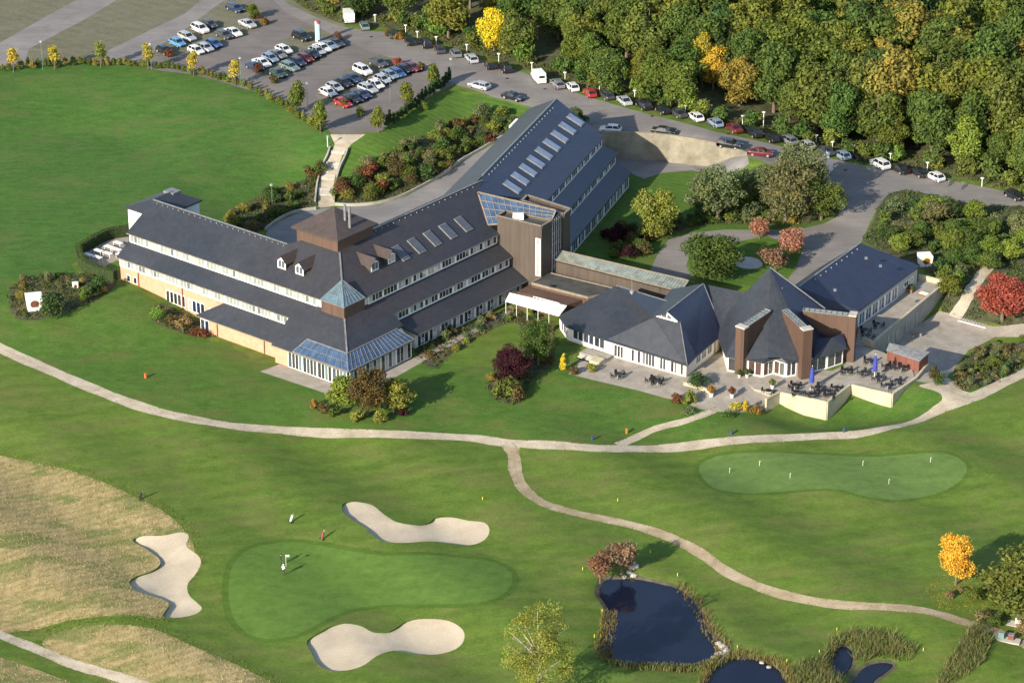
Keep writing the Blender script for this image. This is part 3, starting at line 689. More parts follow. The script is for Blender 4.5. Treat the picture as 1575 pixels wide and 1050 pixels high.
# tier 3 roofs
zb2 = Z2-BH+.1
a3L = 28.6
roof([fA(ACL-.1,W2-.4,zb2+.0), fA(24.9,W2-.4,zb2), fA(a3L,W3,Z3), fA(ACL-.1,W3,Z3)], hotel, 'slate')
core(fA, 27.0, ACL-.4, [(W3-.45,G0),(W3-.45,Z3-.25),(W2-.2,zb2-.4),(W2-.2,G0)], 'salmon', hotel)
b3L = 11.6; b3R = 40.7
roof([fB(9.2,W2-.4,zb2), fB(b3R,W2-.4,zb2), fB(b3R,W3,Z3), fB(b3L,W3,Z3)], hotel, 'slate_b')
core(fB, 11.9, 40.2, [(W3-.9,G0),(W3-.9,Z3+.0),(W2-.2,zb2-.4),(W2-.2,G0)], 'offwhite', hotel)
# window bands
win_row(fA, AL-.4, 6.2, -.3, Z1-BH, BH-.12, 12, 4, hotel, lightpane, post=.45)
win_row(fA, AL-.4, 10.4, W2-.3, Z2-BH+.05, BH-.2, 11, 4, hotel, lightpane, post=.45)
win_row(fB, 6.2, 39.7, -.3, Z1-BH, BH-.12, 9, 4, hotel, darkpane, post=.45)
win_row(fB, 9.7, 39.7, W2-.3, Z2-BH+.05, BH-.2, 8, 4, hotel, darkpane, post=.45)
win_row(fB, 12.3, 39.6, W3-.8, .15, 2.5, 9, 3, hotel, darkpane, post=.38, fr=.12, diamond=True, sill=False)
# ground floor openings and downpipes of the long salmon front
def opening(f, t, w, z, wd, h, n, parent, cols=((.02,.03,.04),)):
    F = MB(); d = tuple((f(0,0,0)-f(0,1,0)).normalized())
    F.slab([f(t,w,z),f(t-wd,w,z),f(t-wd,w,z+h),f(t,w,z+h)], .12, d=d); fo = F.build('window', M['white'], parent)
    pw = wd/n
    for k in range(n):
        a = t-pw*k-.12
        g = MB().slab([f(a,w+.02,z+.12),f(a-pw+.2,w+.02,z+.12),f(a-pw+.2,w+.02,z+h-.12),f(a,w+.02,z+h-.12)], .05, d=d).build('pane', M['pane'], fo); g.color = (*random.choice(cols),1)
opening(fA, 48.5, W2-.28, 2.5, .9, 1.3, 1, hotel); opening(fA, 46.9, W2-.28, 2.5, .9, 1.3, 1, hotel)
dk = ((.015,.025,.05),(.03,.04,.05),(.35,.32,.26),(.015,.02,.03))
opening(fA, 39.0, W2-.28, 1.35, 4.6, 2.2, 5, hotel, dk); opening(fA, 33.7, W2-.28, 1.15, 3.9, 2.2, 4, hotel, dk); opening(fA, 28.8, W2-.28, .9, 2.6, 2.0, 3, hotel, dk)
opening(fA, 27.9, W3-.35, .1, 2.0, 2.3, 2, hotel, dk)
for t in (45.6, 35.0, 25.2): MB().tube([fA(t,W2-.26,-.5), fA(t,W2-.26,4.9)], .09, 6).build('downpipe', M['brownpost'], hotel)
for t in (24.0, 13.2): MB().tube([fA(t,W3-.32,-1.2), fA(t,W3-.32,2.6)], .09, 6).build('downpipe', M['brownpost'], hotel)
# white eave trims
tr_ = MB()
for (f, t0, t1, w_, z_) in ((fA,AL,0,0,Z1),(fA,AL,ACL,W2,Z2),(fA,a3L,ACL,W3,Z3),(fA,ACL,-6.9,WC,ZC)): tr_.bar(f(t0,w_+.06,z_-.14), f(t1,w_+.06,z_-.14), .12, .14)
tr_.build('gutter', M['coping'], hotel)
tr_ = MB()
for (f, t0, t1, w_, z_) in ((fB,0,40.2,0,Z1),(fB,9.2,40.2,W2,Z2),(fB,b3L,b3R,W3,Z3),(fB,-6.9,9.2,WC,ZC)): tr_.bar(f(t0,w_+.06,z_-.14), f(t1,w_+.06,z_-.14), .12, .14)
tr_.build('gutter', M['lead'], hotel)
rd = MB()
for a_, b_ in ((mit(0,0,Z1+.05), mit(-8.2,-8.2,zp(-8.2)+.05)), (mit(-.2,-.2,zb1-.1), mit(4.7,4.7,zc2(4.7)+.06)), (fA(AL,RA,ZRA+.05), fA(aT+.6,RA,ZRA+.05)), (fB(9.43,RB,ZRB+.05), fB(46.6,RB,ZRB+.05))):
    rd.bar(a_, b_, .28, .12)
rd.build('ridge_cap', M['lead'], hotel)
sg_ = MB()
for k in range(24): p = fA(49-k*1.3, RA+.5, zp(RA+.5)+.12); sg_.box(p, (.16,.16,.14))
for k in range(22): p = fB(12+k*1.5, RB+.5, zp(RB+.5)+.12); sg_.box(p, (.16,.16,.14))
so = sg_.build('roof_vent', M['metal'], hotel); so['kind'] = 'stuff'
# central tower
tw = [fA(0,0,0)]
def cAB(a, b): return C0+dA*a+dB*b
TZ = 17.4
tb = [cAB(8.6,8.2), cAB(8.6,17.0), cAB(17.8,17.0), cAB(17.8,8.2)]
MB().prism([tuple(p) for p in tb], 9, TZ-.05).build('tower_wall', M['clad_dk'], hotel)
ev = [V3(cAB(8.0,7.6),TZ), V3(cAB(8.0,17.7),TZ), V3(cAB(18.5,17.7),TZ), V3(cAB(18.5,7.6),TZ)]; ap = V3(cAB(13.2,12.6),20.7)
m_ = MB(); m_.add(ev+[ap]+[p-Vector((0,0,.35)) for p in ev], [(0,1,4),(1,2,4),(2,3,4),(3,0,4),(8,7,6,5),(0,5,6,1),(1,6,7,2),(2,7,8,3),(3,8,5,0)]); m_.build('tower_roof', M['slate_brown'], hotel)
for i_, (px_, py_) in enumerate(((531,330),(538,334))):
    p = U(px_, py_+12, 18.6); MB().tube([p-Vector((0,0,1.2)), p+Vector((0,0,3.2))], .24, 10).build('flue', M['lead'], hotel)
# dormers
def dormer(f, t, w0, sgn, mat):
    """gabled dormer on the roof plane, front face at w0"""
    hw = 1.0; zf = zp(w0)-.1; ze = zf+1.35; zr = ze+1.0
    wb = lambda z: (Z1-z)/SL                    # where the roof plane has height z
    body = MB(); d0 = empty('dormer', hotel_off(f(t,w0,0)), 0); d0.parent = hotel
    vs = [f(t-hw,w0,zf),f(t+hw,w0,zf),f(t+hw,w0,ze),f(t,w0,zr),f(t-hw,w0,ze), f(t-hw,wb(ze),ze),f(t+hw,wb(ze),ze),f(t,wb(zr),zr)]
    body.add(vs, [(0,1,2,3,4),(1,6,2),(0,4,5),(2,6,7,3),(4,3,7,5),(0,5,7,6,1)]); body.build('dormer_wall', M[mat], d0)
    rf = MB(); o = .28
    for s_ in (-1,1):
        rf.slab([f(t,w0+o,zr+.12), f(t+s_*(hw+.3),w0+o,ze-.15), f(t+s_*(hw+.3),wb(ze)-.2,ze-.15), f(t,wb(zr)-.4,zr+.12)], .12)
    rf.build('roof', M[mat], d0)
    fr_ = MB(); d = tuple((f(0,0,0)-f(0,1,0)).normalized())
    fr_.slab([f(t-hw+.1,w0+.06,zf+.1),f(t+hw-.1,w0+.06,zf+.1),f(t+hw-.1,w0+.06,ze+.15),f(t,w0+.06,zr-.25),f(t-hw+.1,w0+.06,ze+.15)], .1, d=d); fr_.build('window_frame', M['white'], d0)
    for s_ in (-1,1):
        g = MB().slab([f(t+s_*.06,w0+.09,zf+.35),f(t+s_*(hw-.3),w0+.09,zf+.35),f(t+s_*(hw-.3),w0+.09,ze+.05),f(t+s_*.06,w0+.09,ze+.3)], .05, d=d).build('pane', M['pane'], d0); g.color = (.08,.10,.14,1)
def hotel_off(p): return Vector(p)-hotel.location
dormer(fA, 16.2, -2.7, 1, 'slate_brown'); dormer(fA, 12.2, -2.7, 1, 'slate_brown')
dormer(fB, 11.2, -3.2, 1, 'slate_brown'); dormer(fB, 15.4, -3.2, 1, 'slate_brown')
# skylights
def skylight(f, zf, t, w0, wd, ln, bars, mat='skylight'):
    c = [f(t-wd/2,w0,zf(w0)+.03), f(t+wd/2,w0,zf(w0)+.03), f(t+wd/2,w0+ln,zf(w0+ln)+.03), f(t-wd/2,w0+ln,zf(w0+ln)+.03)]
    nrm = (c[1]-c[0]).cross(c[3]-c[0]).normalized(); nrm = nrm if nrm.z > 0 else -nrm
    fr_ = MB().slab([p+nrm*.16 for p in c], .2, d=tuple(-nrm)).build('skylight', M['lead'], hotel)
    for k in range(bars):
        a0, a1 = (k+.06)/bars, (k+.94)/bars
        q = [c[0].lerp(c[1],a0).lerp(c[3].lerp(c[2],a0),.05), c[0].lerp(c[1],a1).lerp(c[3].lerp(c[2],a1),.05), c[0].lerp(c[1],a1).lerp(c[3].lerp(c[2],a1),.95), c[0].lerp(c[1],a0).lerp(c[3].lerp(c[2],a0),.95)]
        MB().slab([p+nrm*.19 for p in q], .05, d=tuple(-nrm)).build('pane', M[mat], fr_)
for k in range(5): skylight(fB, zp, 18.6+k*4.1, -5.4, 1.8, 2.9, 4, 'skylight_b')
# ---- third wing
R1 = U(856,152,15.8); R0 = V3(U(742,270,15.8), 15.8); uc = math.atan2(R1.y-R0.y, R1.x-R0.x)
dC = Vector((math.cos(uc),math.sin(uc))); nC = Vector((dC.y,-dC.x)); CO = Vector((R0.x,R0.y))
fC = lambda c,w,z: V3(CO+dC*c+nC*w, z)
def iC(px, py, z):
    p = U(px,py,z); q = Vector((p.x,p.y))-CO; return q.dot(dC), q.dot(nC)
e0 = iC(843,309,Z1); e1 = iC(928,210,Z1); f1_ = iC(951,236,Z2); g1 = iC(972,265,Z3); lenC = (R1.xy-R0.xy).length
WE = (e0[1]+e1[1])/2; slC = (15.8-Z1)/WE; zc_ = lambda w: 15.8-slC*w
endc = lambda w: lerp(lenC, e1[0], w/WE) if w > 0 else lenC
ap0 = onroof(735,297,(CO,nC),zc_)
roof([R0, R1, fC(e1[0],WE,Z1), fC(e0[0],WE,Z1), ap0], hotel, 'slate_shade')
WE2 = f1_[1]; WE3 = g1[1]; c0 = e0[0]
roof([fC(c0-2,WE-.4,zb1), fC(e1[0]-.2,WE-.4,zb1), fC(f1_[0],WE2,Z2), fC(c0-2,WE2,Z2)], hotel, 'slate_shade')
roof([fC(c0-4,WE2-.4,zb2), fC(f1_[0]-.2,WE2-.4,zb2), fC(g1[0],WE3,Z3), fC(c0-4,WE3,Z3)], hotel, 'slate_shade')
roof([fC(-5,0,15.75), R1, fC(lenC+.6,-5.8,12.9), fC(-5,-5.8,12.9)], hotel, 'slate')
core(fC, 4, lenC-.4, [(-5.2,G0),(-5.2,12.6),(0,15.4),(.3,15.3),(.3,G0)], 'offwhite', hotel)
def obl(prof, mat):
    vs0 = [fC(c0-4, w_, z_) for w_, z_ in prof]; vs1 = [fC(lerp(lenC, e1[0], min(1,max(0,w_)/WE))-.5+ (max(0,w_-WE)*.0), w_, z_) for w_, z_ in prof]; n = len(prof)
    MB().add(vs0+vs1, [tuple(range(n)), tuple(range(2*n-1,n-1,-1))]+[(i,i+n,(i+1)%n+n,(i+1)%n) for i in range(n)]).build('wall', M[mat], hotel)
obl([(0,G0),(0,15.3),(WE-.4,Z1-.1),(WE-.4,G0)], 'offwhite')
obl([(WE-.5,G0),(WE-.5,Z1-BH-.1),(WE2-.4,Z2-.05),(WE2-.4,G0)], 'offwhite')
obl([(WE2-.5,G0),(WE2-.5,Z2-BH-.1),(WE3-.5,Z3-.1),(WE3-.5,G0)], 'offwhite')
win_row(fC, c0+.3, e1[0]-.5, WE-.3, Z1-BH, BH-.12, 9, 3, hotel, darkpane, post=.6)
win_row(fC, c0+.3, f1_[0]-.7, WE2-.3, Z2-BH+.05, BH-.2, 9, 3, hotel, darkpane, post=.6)
win_row(fC, c0-3.5, g1[0]-.7, WE3-.38, .15, 2.5, 10, 3, hotel, darkpane, post=.8, fr=.16)
rd = MB(); rd.bar(R0+Vector((0,0,.05)), R1+Vector((0,0,.05)), .3, .12); rd.build('ridge_cap', M['lead'], hotel)
sg_ = MB()
for k in range(24): p = fC(1.5+k*1.55, .7, zc_(.7)+.12); sg_.box(p, (.18,.18,.16))
so = sg_.build('roof_vent', M['metal'], hotel); so['kind'] = 'stuff'
s0 = iC(788,288,13); s1 = iC(885,185,13)
for k in range(9):
    t = k/8; px_, py_ = lerp(788,885,t), lerp(288,185,t); zz = 13.5
    for _ in range(6): c_, w_ = iC(px_,py_,zz); zz = lerp(zz, zc_(w_), .6)
    skylight(fC, zc_, c_, w_-1.5, 2.1, 3.0, 1)
# white gable stub behind the third wing
MB().prism([tuple(fC(lenC-7.5,-6.9,0)[:2]), tuple(fC(lenC-7.5,-5.6,0)[:2]), tuple(fC(lenC-3.5,-5.6,0)[:2]), tuple(fC(lenC-3.5,-6.9,0)[:2])], 4, 12.2).build('gable_wall', M['white'], hotel)
# block behind the end of the long wing
blk = [fA(55.3,-4.6,0), fA(48.2,-4.6,0), fA(48.2,-14.8,0), fA(55.3,-14.8,0)]
MB().prism([tuple(p[:2]) for p in (fA(55.0,-5,0),fA(47.4,-5,0),fA(47.4,-15,0),fA(55.0,-15,0))], 0, 12.15).build('end_block_wall', M['white'], hotel)
ev = [fA(55.4,-4.6,12.4), fA(47.0,-4.6,12.4), fA(47.0,-15.4,12.4), fA(55.4,-15.4,12.4)]; r1_, r2_ = fA(51.2,-7.5,14.0), fA(51.2,-12.5,14.0)
m_ = MB(); m_.add(ev+[r1_,r2_]+[p-Vector((0,0,.25)) for p in ev], [(0,1,4),(1,2,5,4),(2,3,5),(3,0,4,5),(9,8,7,6),(0,6,7,1),(1,7,8,2),(2,8,9,3),(3,9,6,0)]); m_.build('end_block_roof', M['slate'], hotel)
ch = fA(51.5,-12.6,0); cb = MB(); cb.box((ch.x,ch.y,13.2),(2.4,2.0,1.5),ua); cb.build('chimney', M['lead'], hotel)

# ------------------------------------------------------------------ stair tower with glass court roof
def ph(px, py, z): p = U(px,py,z); return (p.x,p.y)
tower = empty('stair_tower', U(800,340,13.5)*Vector((1,1,0)) if False else Vector((*ph(800,338,13.5),0)), 0, 'tall box tower clad in brown timber with a white slit window strip', 'building')
TT = 13.6
tq = [ph(765,332,TT), ph(833,348,TT), ph(849,339,TT), ph(778,324,TT)]
MB().prism(tq, -1, TT-.5).build('wall', M['clad'], tower)
def parapet(q, z, wd=.3, h=.5, mat='coping', parent=None):
    b_ = MB()
    for i in range(len(q)):
        a_, c_ = Vector((*q[i], z-h/2)), Vector((*q[(i+1)%len(q)], z-h/2)); b_.bar(a_, c_, wd, h)
    return b_.build('parapet', M[mat], parent)
parapet(tq, TT+.02, .3, .55, 'clad', tower)
b_ = MB()
for i in range(4): b_.bar((*tq[i],TT+.08),(*tq[(i+1)%4],TT+.08),.36,.1)
b_.build('coping', M['coping'], tower)
MB().prism([tuple(Vector(p)) for p in tq], TT-.5, TT-.42).build('flat_roof', M['flat'], tower)
p = U(797,336,TT-.3); MB().box((p.x,p.y,TT+.1),(1.9,1.3,.8),.0).build('rooflight', M['white'], tower)
# slit window on the front face
F0, F1 = Vector(tq[0]), Vector(tq[1]); fd = (F1-F0).normalized(); fn = Vector((fd.y,-fd.x))
def onf(t, w_, z): return V3(F0+fd*t+fn*w_, z)
L_ = (F1-F0).length
win = MB(); t0, t1 = L_-1.15, L_-.15; za, zb = 4.2, 11.2
win.slab([onf(t0,.1,za),onf(t1,.1,za),onf(t1,.1,zb),onf(t0,.1,zb)], .18, d=tuple(V3(-fn,0))); wo = win.build('window', M['white'], tower)
for k in range(3):
    a_, c_ = za+.2+k*2.25, za+.2+k*2.25+2.05
    g = MB().slab([onf(t0+.27,.13,a_),onf(t1-.27,.13,a_),onf(t1-.27,.13,c_),onf(t0+.27,.13,c_)], .05, d=tuple(V3(-fn,0))).build('pane', M['pane'], wo); g.color = (.28,.27,.24,1)
# second, lower box behind
tq2 = [ph(803,308,13.7), ph(867,329,13.7), ph(877,321,13.7), ph(811,300,13.7)]
MB().prism(tq2, -1, 13.2).build('wall', M['clad'], tower); parapet(tq2, 13.7, .3, .5, 'clad', tower)
b_ = MB()
for i in range(4): b_.bar((*tq2[i],13.75),(*tq2[(i+1)%4],13.75),.4,.1)
b_.build('coping', M['coping'], tower)
# glazed court roof between the wings
glazed([KB0+Vector((0,0,.1)), U(855,324,14.4), U(848,340,13.2), KB1+Vector((0,0,.1))], 12, tower, 'court_roof', 'roofglass', 3, .09, .25, 'coping', .09)
# glass stair wall between the two boxes
ga, gb = Vector(ph(849,339,TT)), Vector(ph(862,329,13.7))
gl = MB().slab([V3(ga,.5),V3(gb,.5),V3(gb,14.2),V3(ga,13.4)], .1, d=(0,1,0)).build('stair_glass', M['roofglass'], tower)
b_ = MB()
for k in range(5): q = ga.lerp(gb,k/4); b_.bar(V3(q,.5)+Vector((.08,-.08,0)), V3(q,13.6)+Vector((.08,-.08,0)), .12, .12, up=(1,0,0))
for k in range(7): z_ = .6+k*2.1; b_.bar(V3(ga,z_)+Vector((.08,-.08,0)), V3(gb,z_)+Vector((.08,-.08,0)), .1, .1)
b_.build('glazing_bar', M['metal'], gl)

# ------------------------------------------------------------------ link corridor and flat roofed passage
link = empty('link_corridor', Vector((*ph(950,430,5),0)), 0, 'long low brown clad link building with glazed ridge roof and flat roofed passage', 'building')
ka, kb = Vector(ph(862,386,6.9)), Vector(ph(1059,432,6.9)); la, lb = Vector(ph(847,398,5.9)), Vector(ph(1047,449,5.9))
MB().prism([tuple(la),tuple(lb),tuple(kb+(kb-lb)*.35),tuple(ka+(ka-la)*.35)], -.5, 5.6).build('wall', M['clad'], link)
gz = glazed([V3(ka,6.9),V3(kb,6.9),V3(lb,5.9),V3(la,5.9)], 44, link, 'glazed_roof', 'paleglass', 1, .10, .22, 'coping', .10)
kc, kd = ka+(ka-la)*.8, kb+(kb-lb)*.8
glazed([V3(kd,5.7),V3(kc,5.7),V3(ka,6.9),V3(kb,6.9)], 30, link, 'glazed_roof', 'paleglass', 1, .08, .2, 'coping', .1)
fq = [ph(847,419,4.0), ph(960,446,4.0), ph(905,456,4.0), ph(818,434,4.0)]
MB().prism(fq, -.5, 3.75).build('wall', M['clad_red'], link); MB().prism(fq, 3.76, 3.85).build('flat_roof', M['flat'], link); parapet(fq, 4.0, .25, .4, 'coping', link)
fq2 = [ph(795,446,3.4), ph(818,434,3.4), ph(905,456,3.4), ph(872,466,3.4)]
MB().prism(fq2, -.5, 3.1).build('wall', M['clad_red'], link)
P0, P1 = Vector(fq2[0]), Vector(fq2[3]); fd2 = (P1-P0).normalized(); fn2 = Vector((fd2.y,-fd2.x)); fL = lambda t,w_,z: V3(P0+fd2*t+fn2*w_, z)
win_row(fL, 3.4, 8.6, .1, 1.9, 1.2, 4, 2, link, darkpane, post=.2, fr=.08)
p = U(907,446,4.0); MB().lathe([(.4,0),(.4,.35),(.15,.5)], (p.x-6.5,p.y+1.5,3.85), 12).build('roof_vent', M['black'], link)
awn = empty('entrance_canopy', Vector((*ph(825,465,2.9),0)), 0, 'long white fabric canopy on thin posts between hotel and restaurant', 'canopy')
aq = [U(784,450,3.3), U(872,470,3.3), U(861,484,2.7), U(778,461,2.7)]
MB().slab(aq, .08).build('canopy_cloth', M['white'], awn)
vv = aq[3].lerp(aq[2],0)
MB().slab([aq[3],aq[2],aq[2]-Vector((0,0,.35)),aq[3]-Vector((0,0,.35))], .04, d=(0,1,0)).build('valance', M['white'], awn)
for k in range(6):
    q = aq[3].lerp(aq[2], k/5); MB().tube([(q.x,q.y,-.2),(q.x,q.y,2.65)], .05, 6).build('post', M['white'], awn)
# ------------------------------------------------------------------ restaurant with the big hipped roof
FZ = .45                                         # floor level of the terraces
rest = empty('restaurant_building', Vector((*ph(960,510,0),0)), 0, 'single storey restaurant with big hipped slate roof, small white gablet and glass front', 'building')
RE = 3.25
e_ = [U(859,486,3.1), U(870.5,502,3.1), U(881,504,3.1), U(930,522,RE), U(929,528,RE-.45), U(1057,562,RE-.45), U(1071,548,RE), U(1113,513,RE)]
rgL, rgR = U(948,439,7.6), U(1040,467,7.6)
ridgeZ = 9.2
gp, apx2 = U(1026,479,ridgeZ), U(1082,436,ridgeZ)
gl_, gr_ = U(1005,486,7.7), U(1046,495,7.7)
MB().slab([e_[1], e_[3], rgL], .2).build('roof', M['slate'], rest)
MB().slab([e_[0], e_[1], rgL], .2).build('roof', M['slate'], rest)
MB().slab([e_[3], e_[5], gr_, gl_, rgR, rgL], .2).build('roof', M['slate'], rest)
MB().slab([e_[5], e_[6], e_[7], apx2, gp, gr_], .2).build('roof', M['slate_shade'], rest)
MB().slab([gp+Vector((-.15,-.5,.02)), apx2, apx2+Vector((-5.2,3.6,-2.6)), gl_+Vector((-.5,.2,-.1))], .2).build('roof', M['slate'], rest)
MB().slab([rgL, rgR, rgR+Vector((1.6,2.6,-1.6)), rgL+Vector((1.6,2.6,-1.6))], .2).build('roof', M['slate'], rest)
gb_ = MB(); gq = [gl_+Vector((.45,-.15,.12)), gr_+Vector((-.45,-.15,.12)), gp+Vector((0,-.25,-.12))]
gb_.bar(gq[0],gq[1],.18,.2); gb_.bar(gq[0],gq[2],.18,.2); gb_.bar(gq[1],gq[2],.18,.2); gb_.bar(gq[0].lerp(gq[1],.5),gq[2],.16,.16); gb_.bar(gq[0].lerp(gq[1],.28),gq[0].lerp(gq[2],.5),.1,.1); gb_.bar(gq[0].lerp(gq[1],.72),gq[1].lerp(gq[2],.5),.1,.1)
gf = gb_.build('gablet_frame', M['white'], rest)
MB().slab([q+Vector((0,.12,0)) for q in gq], .05, d=(0,1,0)).build('pane', M['pane'], gf).color = (.08,.09,.1,1)
rb = MB(); rb.bar(gp,apx2,.22,.1); rb.bar(apx2,e_[7],.16,.08); rb.bar(gr_,e_[5],.12,.06); rb.bar(rgL,rgR,.25,.12); rb.build('ridge_cap', M['lead'], rest)
wl = lambda a_, b_: (b_-a_)
inn = Vector((.25,.45,0))
base = [(p.x+.3, p.y+.5) for p in (e_[0],e_[1],e_[3])]+[(e_[3].x+.15,e_[3].y+.3),(e_[5].x-.1,e_[5].y+.75),(e_[6].x-.45,e_[6].y+.5),(e_[7].x-.45,e_[7].y+.2),(apx2.x-3,apx2.y+2),(rgL.x+.5,rgL.y+1.5)]
MB().prism(base, -.6, 3.0).build('wall', M['offwhite'], rest)
MB().slab([e_[6]+Vector((-.5,.5,-.35)), e_[7]+Vector((-.5,.2,-.35)), e_[7]+Vector((-.5,.2,-3.9)), e_[6]+Vector((-.5,.5,-3.9))], .1, d=(-1,0,0)).build('side_wall', M['greyrender'], rest)
def linef(a_, b_):
    a_, b_ = Vector(a_[:2]), Vector(b_[:2]); d = (b_-a_).normalized(); nn = Vector((d.y,-d.x)); L = (b_-a_).length
    return (lambda t,w_,z: V3(a_+d*t+nn*w_, z)), L
f1, L1 = linef((e_[3].x+.15,e_[3].y+.3), (e_[5].x-.1,e_[5].y+.75)); win_row(f1, 1.6, L1-.3, .12, FZ, 2.35, 5, 4, rest, lambda i,k: random.choice([(.05,.055,.06),(.14,.14,.13),(.03,.03,.03),(.35,.34,.32)]), post=.42, fr=.12)
f2, L2 = linef((e_[1].x+.3,e_[1].y+.5), (e_[3].x+.3,e_[3].y+.5)); win_row(f2, 1.2, L2-.2, .12, 1.0, 1.95, 3, 2, rest, darkpane, post=.3, fr=.14)
f3, L3 = linef((e_[0].x+.3,e_[0].y+.5), (e_[1].x+.3,e_[1].y+.5)); win_row(f3, .3, L3-.1, .12, .8, 2.1, 2, 2, rest, darkpane, post=.2)
f4, L4 = linef((e_[6].x-.5,e_[6].y+.5), (e_[7].x-.5,e_[7].y+.2)); win_row(f4, .8, L4-3.0, .08, 1.0, 1.8, 3, 2, rest, lambda i,k: (.2,.22,.22), post=.5)
for t in (L4-2.2, L4-.6): MB().tube([f4(t,.15,0), f4(t,.15,3.0)], .07, 6).build('downpipe', M['brownpost'], rest)
p = onroof(972,454,(Vector(rgL[:2]),Vector((.6,-.8))),lambda w_: 7.6-.5*w_) if False else U(972,453,7.3)
MB().lathe([(.35,-.5),(.35,.5),(.42,.6),(.1,.75)], p, 12).build('roof_vent', M['metal'], rest); MB().tube([p, p+Vector((-.1,0,4))], .04, 5).build('antenna', M['metal'], rest)
# link roof from restaurant to pavilion
l0, l1, l2, l3 = U(1083,437,8.6), U(1161,453,8.2), U(1132,512,3.9), U(1112,512,3.9)
MB().slab([l0,l1,l2,l3], .2).build('roof', M['slate'], rest)
MB().slab([l0,l1,l1+Vector((2.2,3.2,-2.4)),l0+Vector((2.2,3.2,-2.4))], .2).build('roof', M['slate'], rest)
glazed([U(1153,452,8.35), U(1164,454,8.25), U(1134,513,4.0), U(1116,510,4.1)], 1, rest, 'glazed_roof', 'roofglass', 6, .1, .14, 'lead', .14)
MB().prism([ph(1113,512,3.5),ph(1134,513,3.5),ph(1166,462,3.5),ph(1090,446,3.5)], -.5, 3.6).build('wall', M['offwhite'], rest)
f5, L5 = linef(ph(1112,514,3.5), ph(1134,516,3.5)); win_row(f5, .1, L5-.1, .12, FZ+.1, 2.7, 1, 3, rest, darkpane, post=.2)

# ------------------------------------------------------------------ pointed pavilion with three brown fin walls
pav = empty('pointed_pavilion', Vector((*ph(1190,520,3),0)), 0, 'tall pointed slate pavilion with three brown fin walls and glazed bays', 'building')
PA = U(1184.5,411,14.2); PE = 3.3
pe = [U(1116,548,PE), U(1142,553,PE), U(1149,553,PE), U(1173,558,PE), U(1191,551,PE+.15), U(1210.5,558,PE), U(1228,555,PE), U(1247,551,PE), U(1286,541,PE+.2), U(1304,520,PE)]
ctr = Vector((PA.x, PA.y, PE))
faces_ = [(pe[0],pe[1]),(pe[2],pe[3]),(pe[3],pe[4]),(pe[4],pe[5]),(pe[5],pe[6]),(pe[7],pe[8])]
def pface(a_, b_, t_=1.0, mat='slate'): MB().slab([a_, b_, PA], .18).build('roof', M[mat], pav)
pface(pe[0], pe[2]); pface(pe[2], pe[3]+Vector((.9,.9,.5))); pface(pe[3]+Vector((.9,.9,.5)), pe[5]+Vector((-.9,.9,.5))); pface(pe[5]+Vector((-.9,.9,.5)), pe[6]); 
MB().slab([pe[2],pe[3],pe[3]+Vector((.9,.9,.5))], .18).build('roof', M['slate'], pav); MB().slab([pe[3],pe[4],pe[3]+Vector((.9,.9,.5))], .18).build('roof', M['slate'], pav)
MB().slab([pe[4],pe[5]+Vector((-.9,.9,.5)),pe[3]+Vector((.9,.9,.5))], .18).build('roof', M['slate'], pav); MB().slab([pe[4],pe[5],pe[5]+Vector((-.9,.9,.5))], .18).build('roof', M['slate'], pav); MB().slab([pe[5],pe[6],pe[5]+Vector((-.9,.9,.5))], .18).build('roof', M['slate'], pav)
pface(pe[6], pe[7]); pface(pe[7], U(1303,513,PE), 1, 'slate_shade'); pface(U(1303,513,PE), U(1270,474,7.0), 1, 'slate_shade')
bk = [U(1270,474,7.0), Vector((PA.x+9,PA.y+6,PE)), Vector((PA.x+2,PA.y+9.5,PE)), Vector((PA.x-6,PA.y+7,PE)), Vector((PA.x-9,PA.y,PE)), pe[0]]
for a_, b_ in zip(bk, bk[1:]): pface(a_, b_)
rb = MB(); rb.bar(PA, U(1269,474,7.2), .2, .16); rb.build('ridge_cap', M['lead'], pav)
# small bay roof on the right
b0, b1, b2, b3 = U(1250,552,PE), U(1277,545,PE), U(1303,536,PE), U(1280,519,5.6)
MB().slab([b0,b1,b3], .16).build('bay_roof', M['slate'], pav); MB().slab([b1,b2,b3], .16).build('bay_roof', M['slate'], pav); MB().slab([b0,b3,U(1256,520,5.2)], .16).build('bay_roof', M['slate_shade'], pav); MB().slab([b2,b3,U(1296,512,5.6)], .16).build('bay_roof', M['slate_shade'], pav)
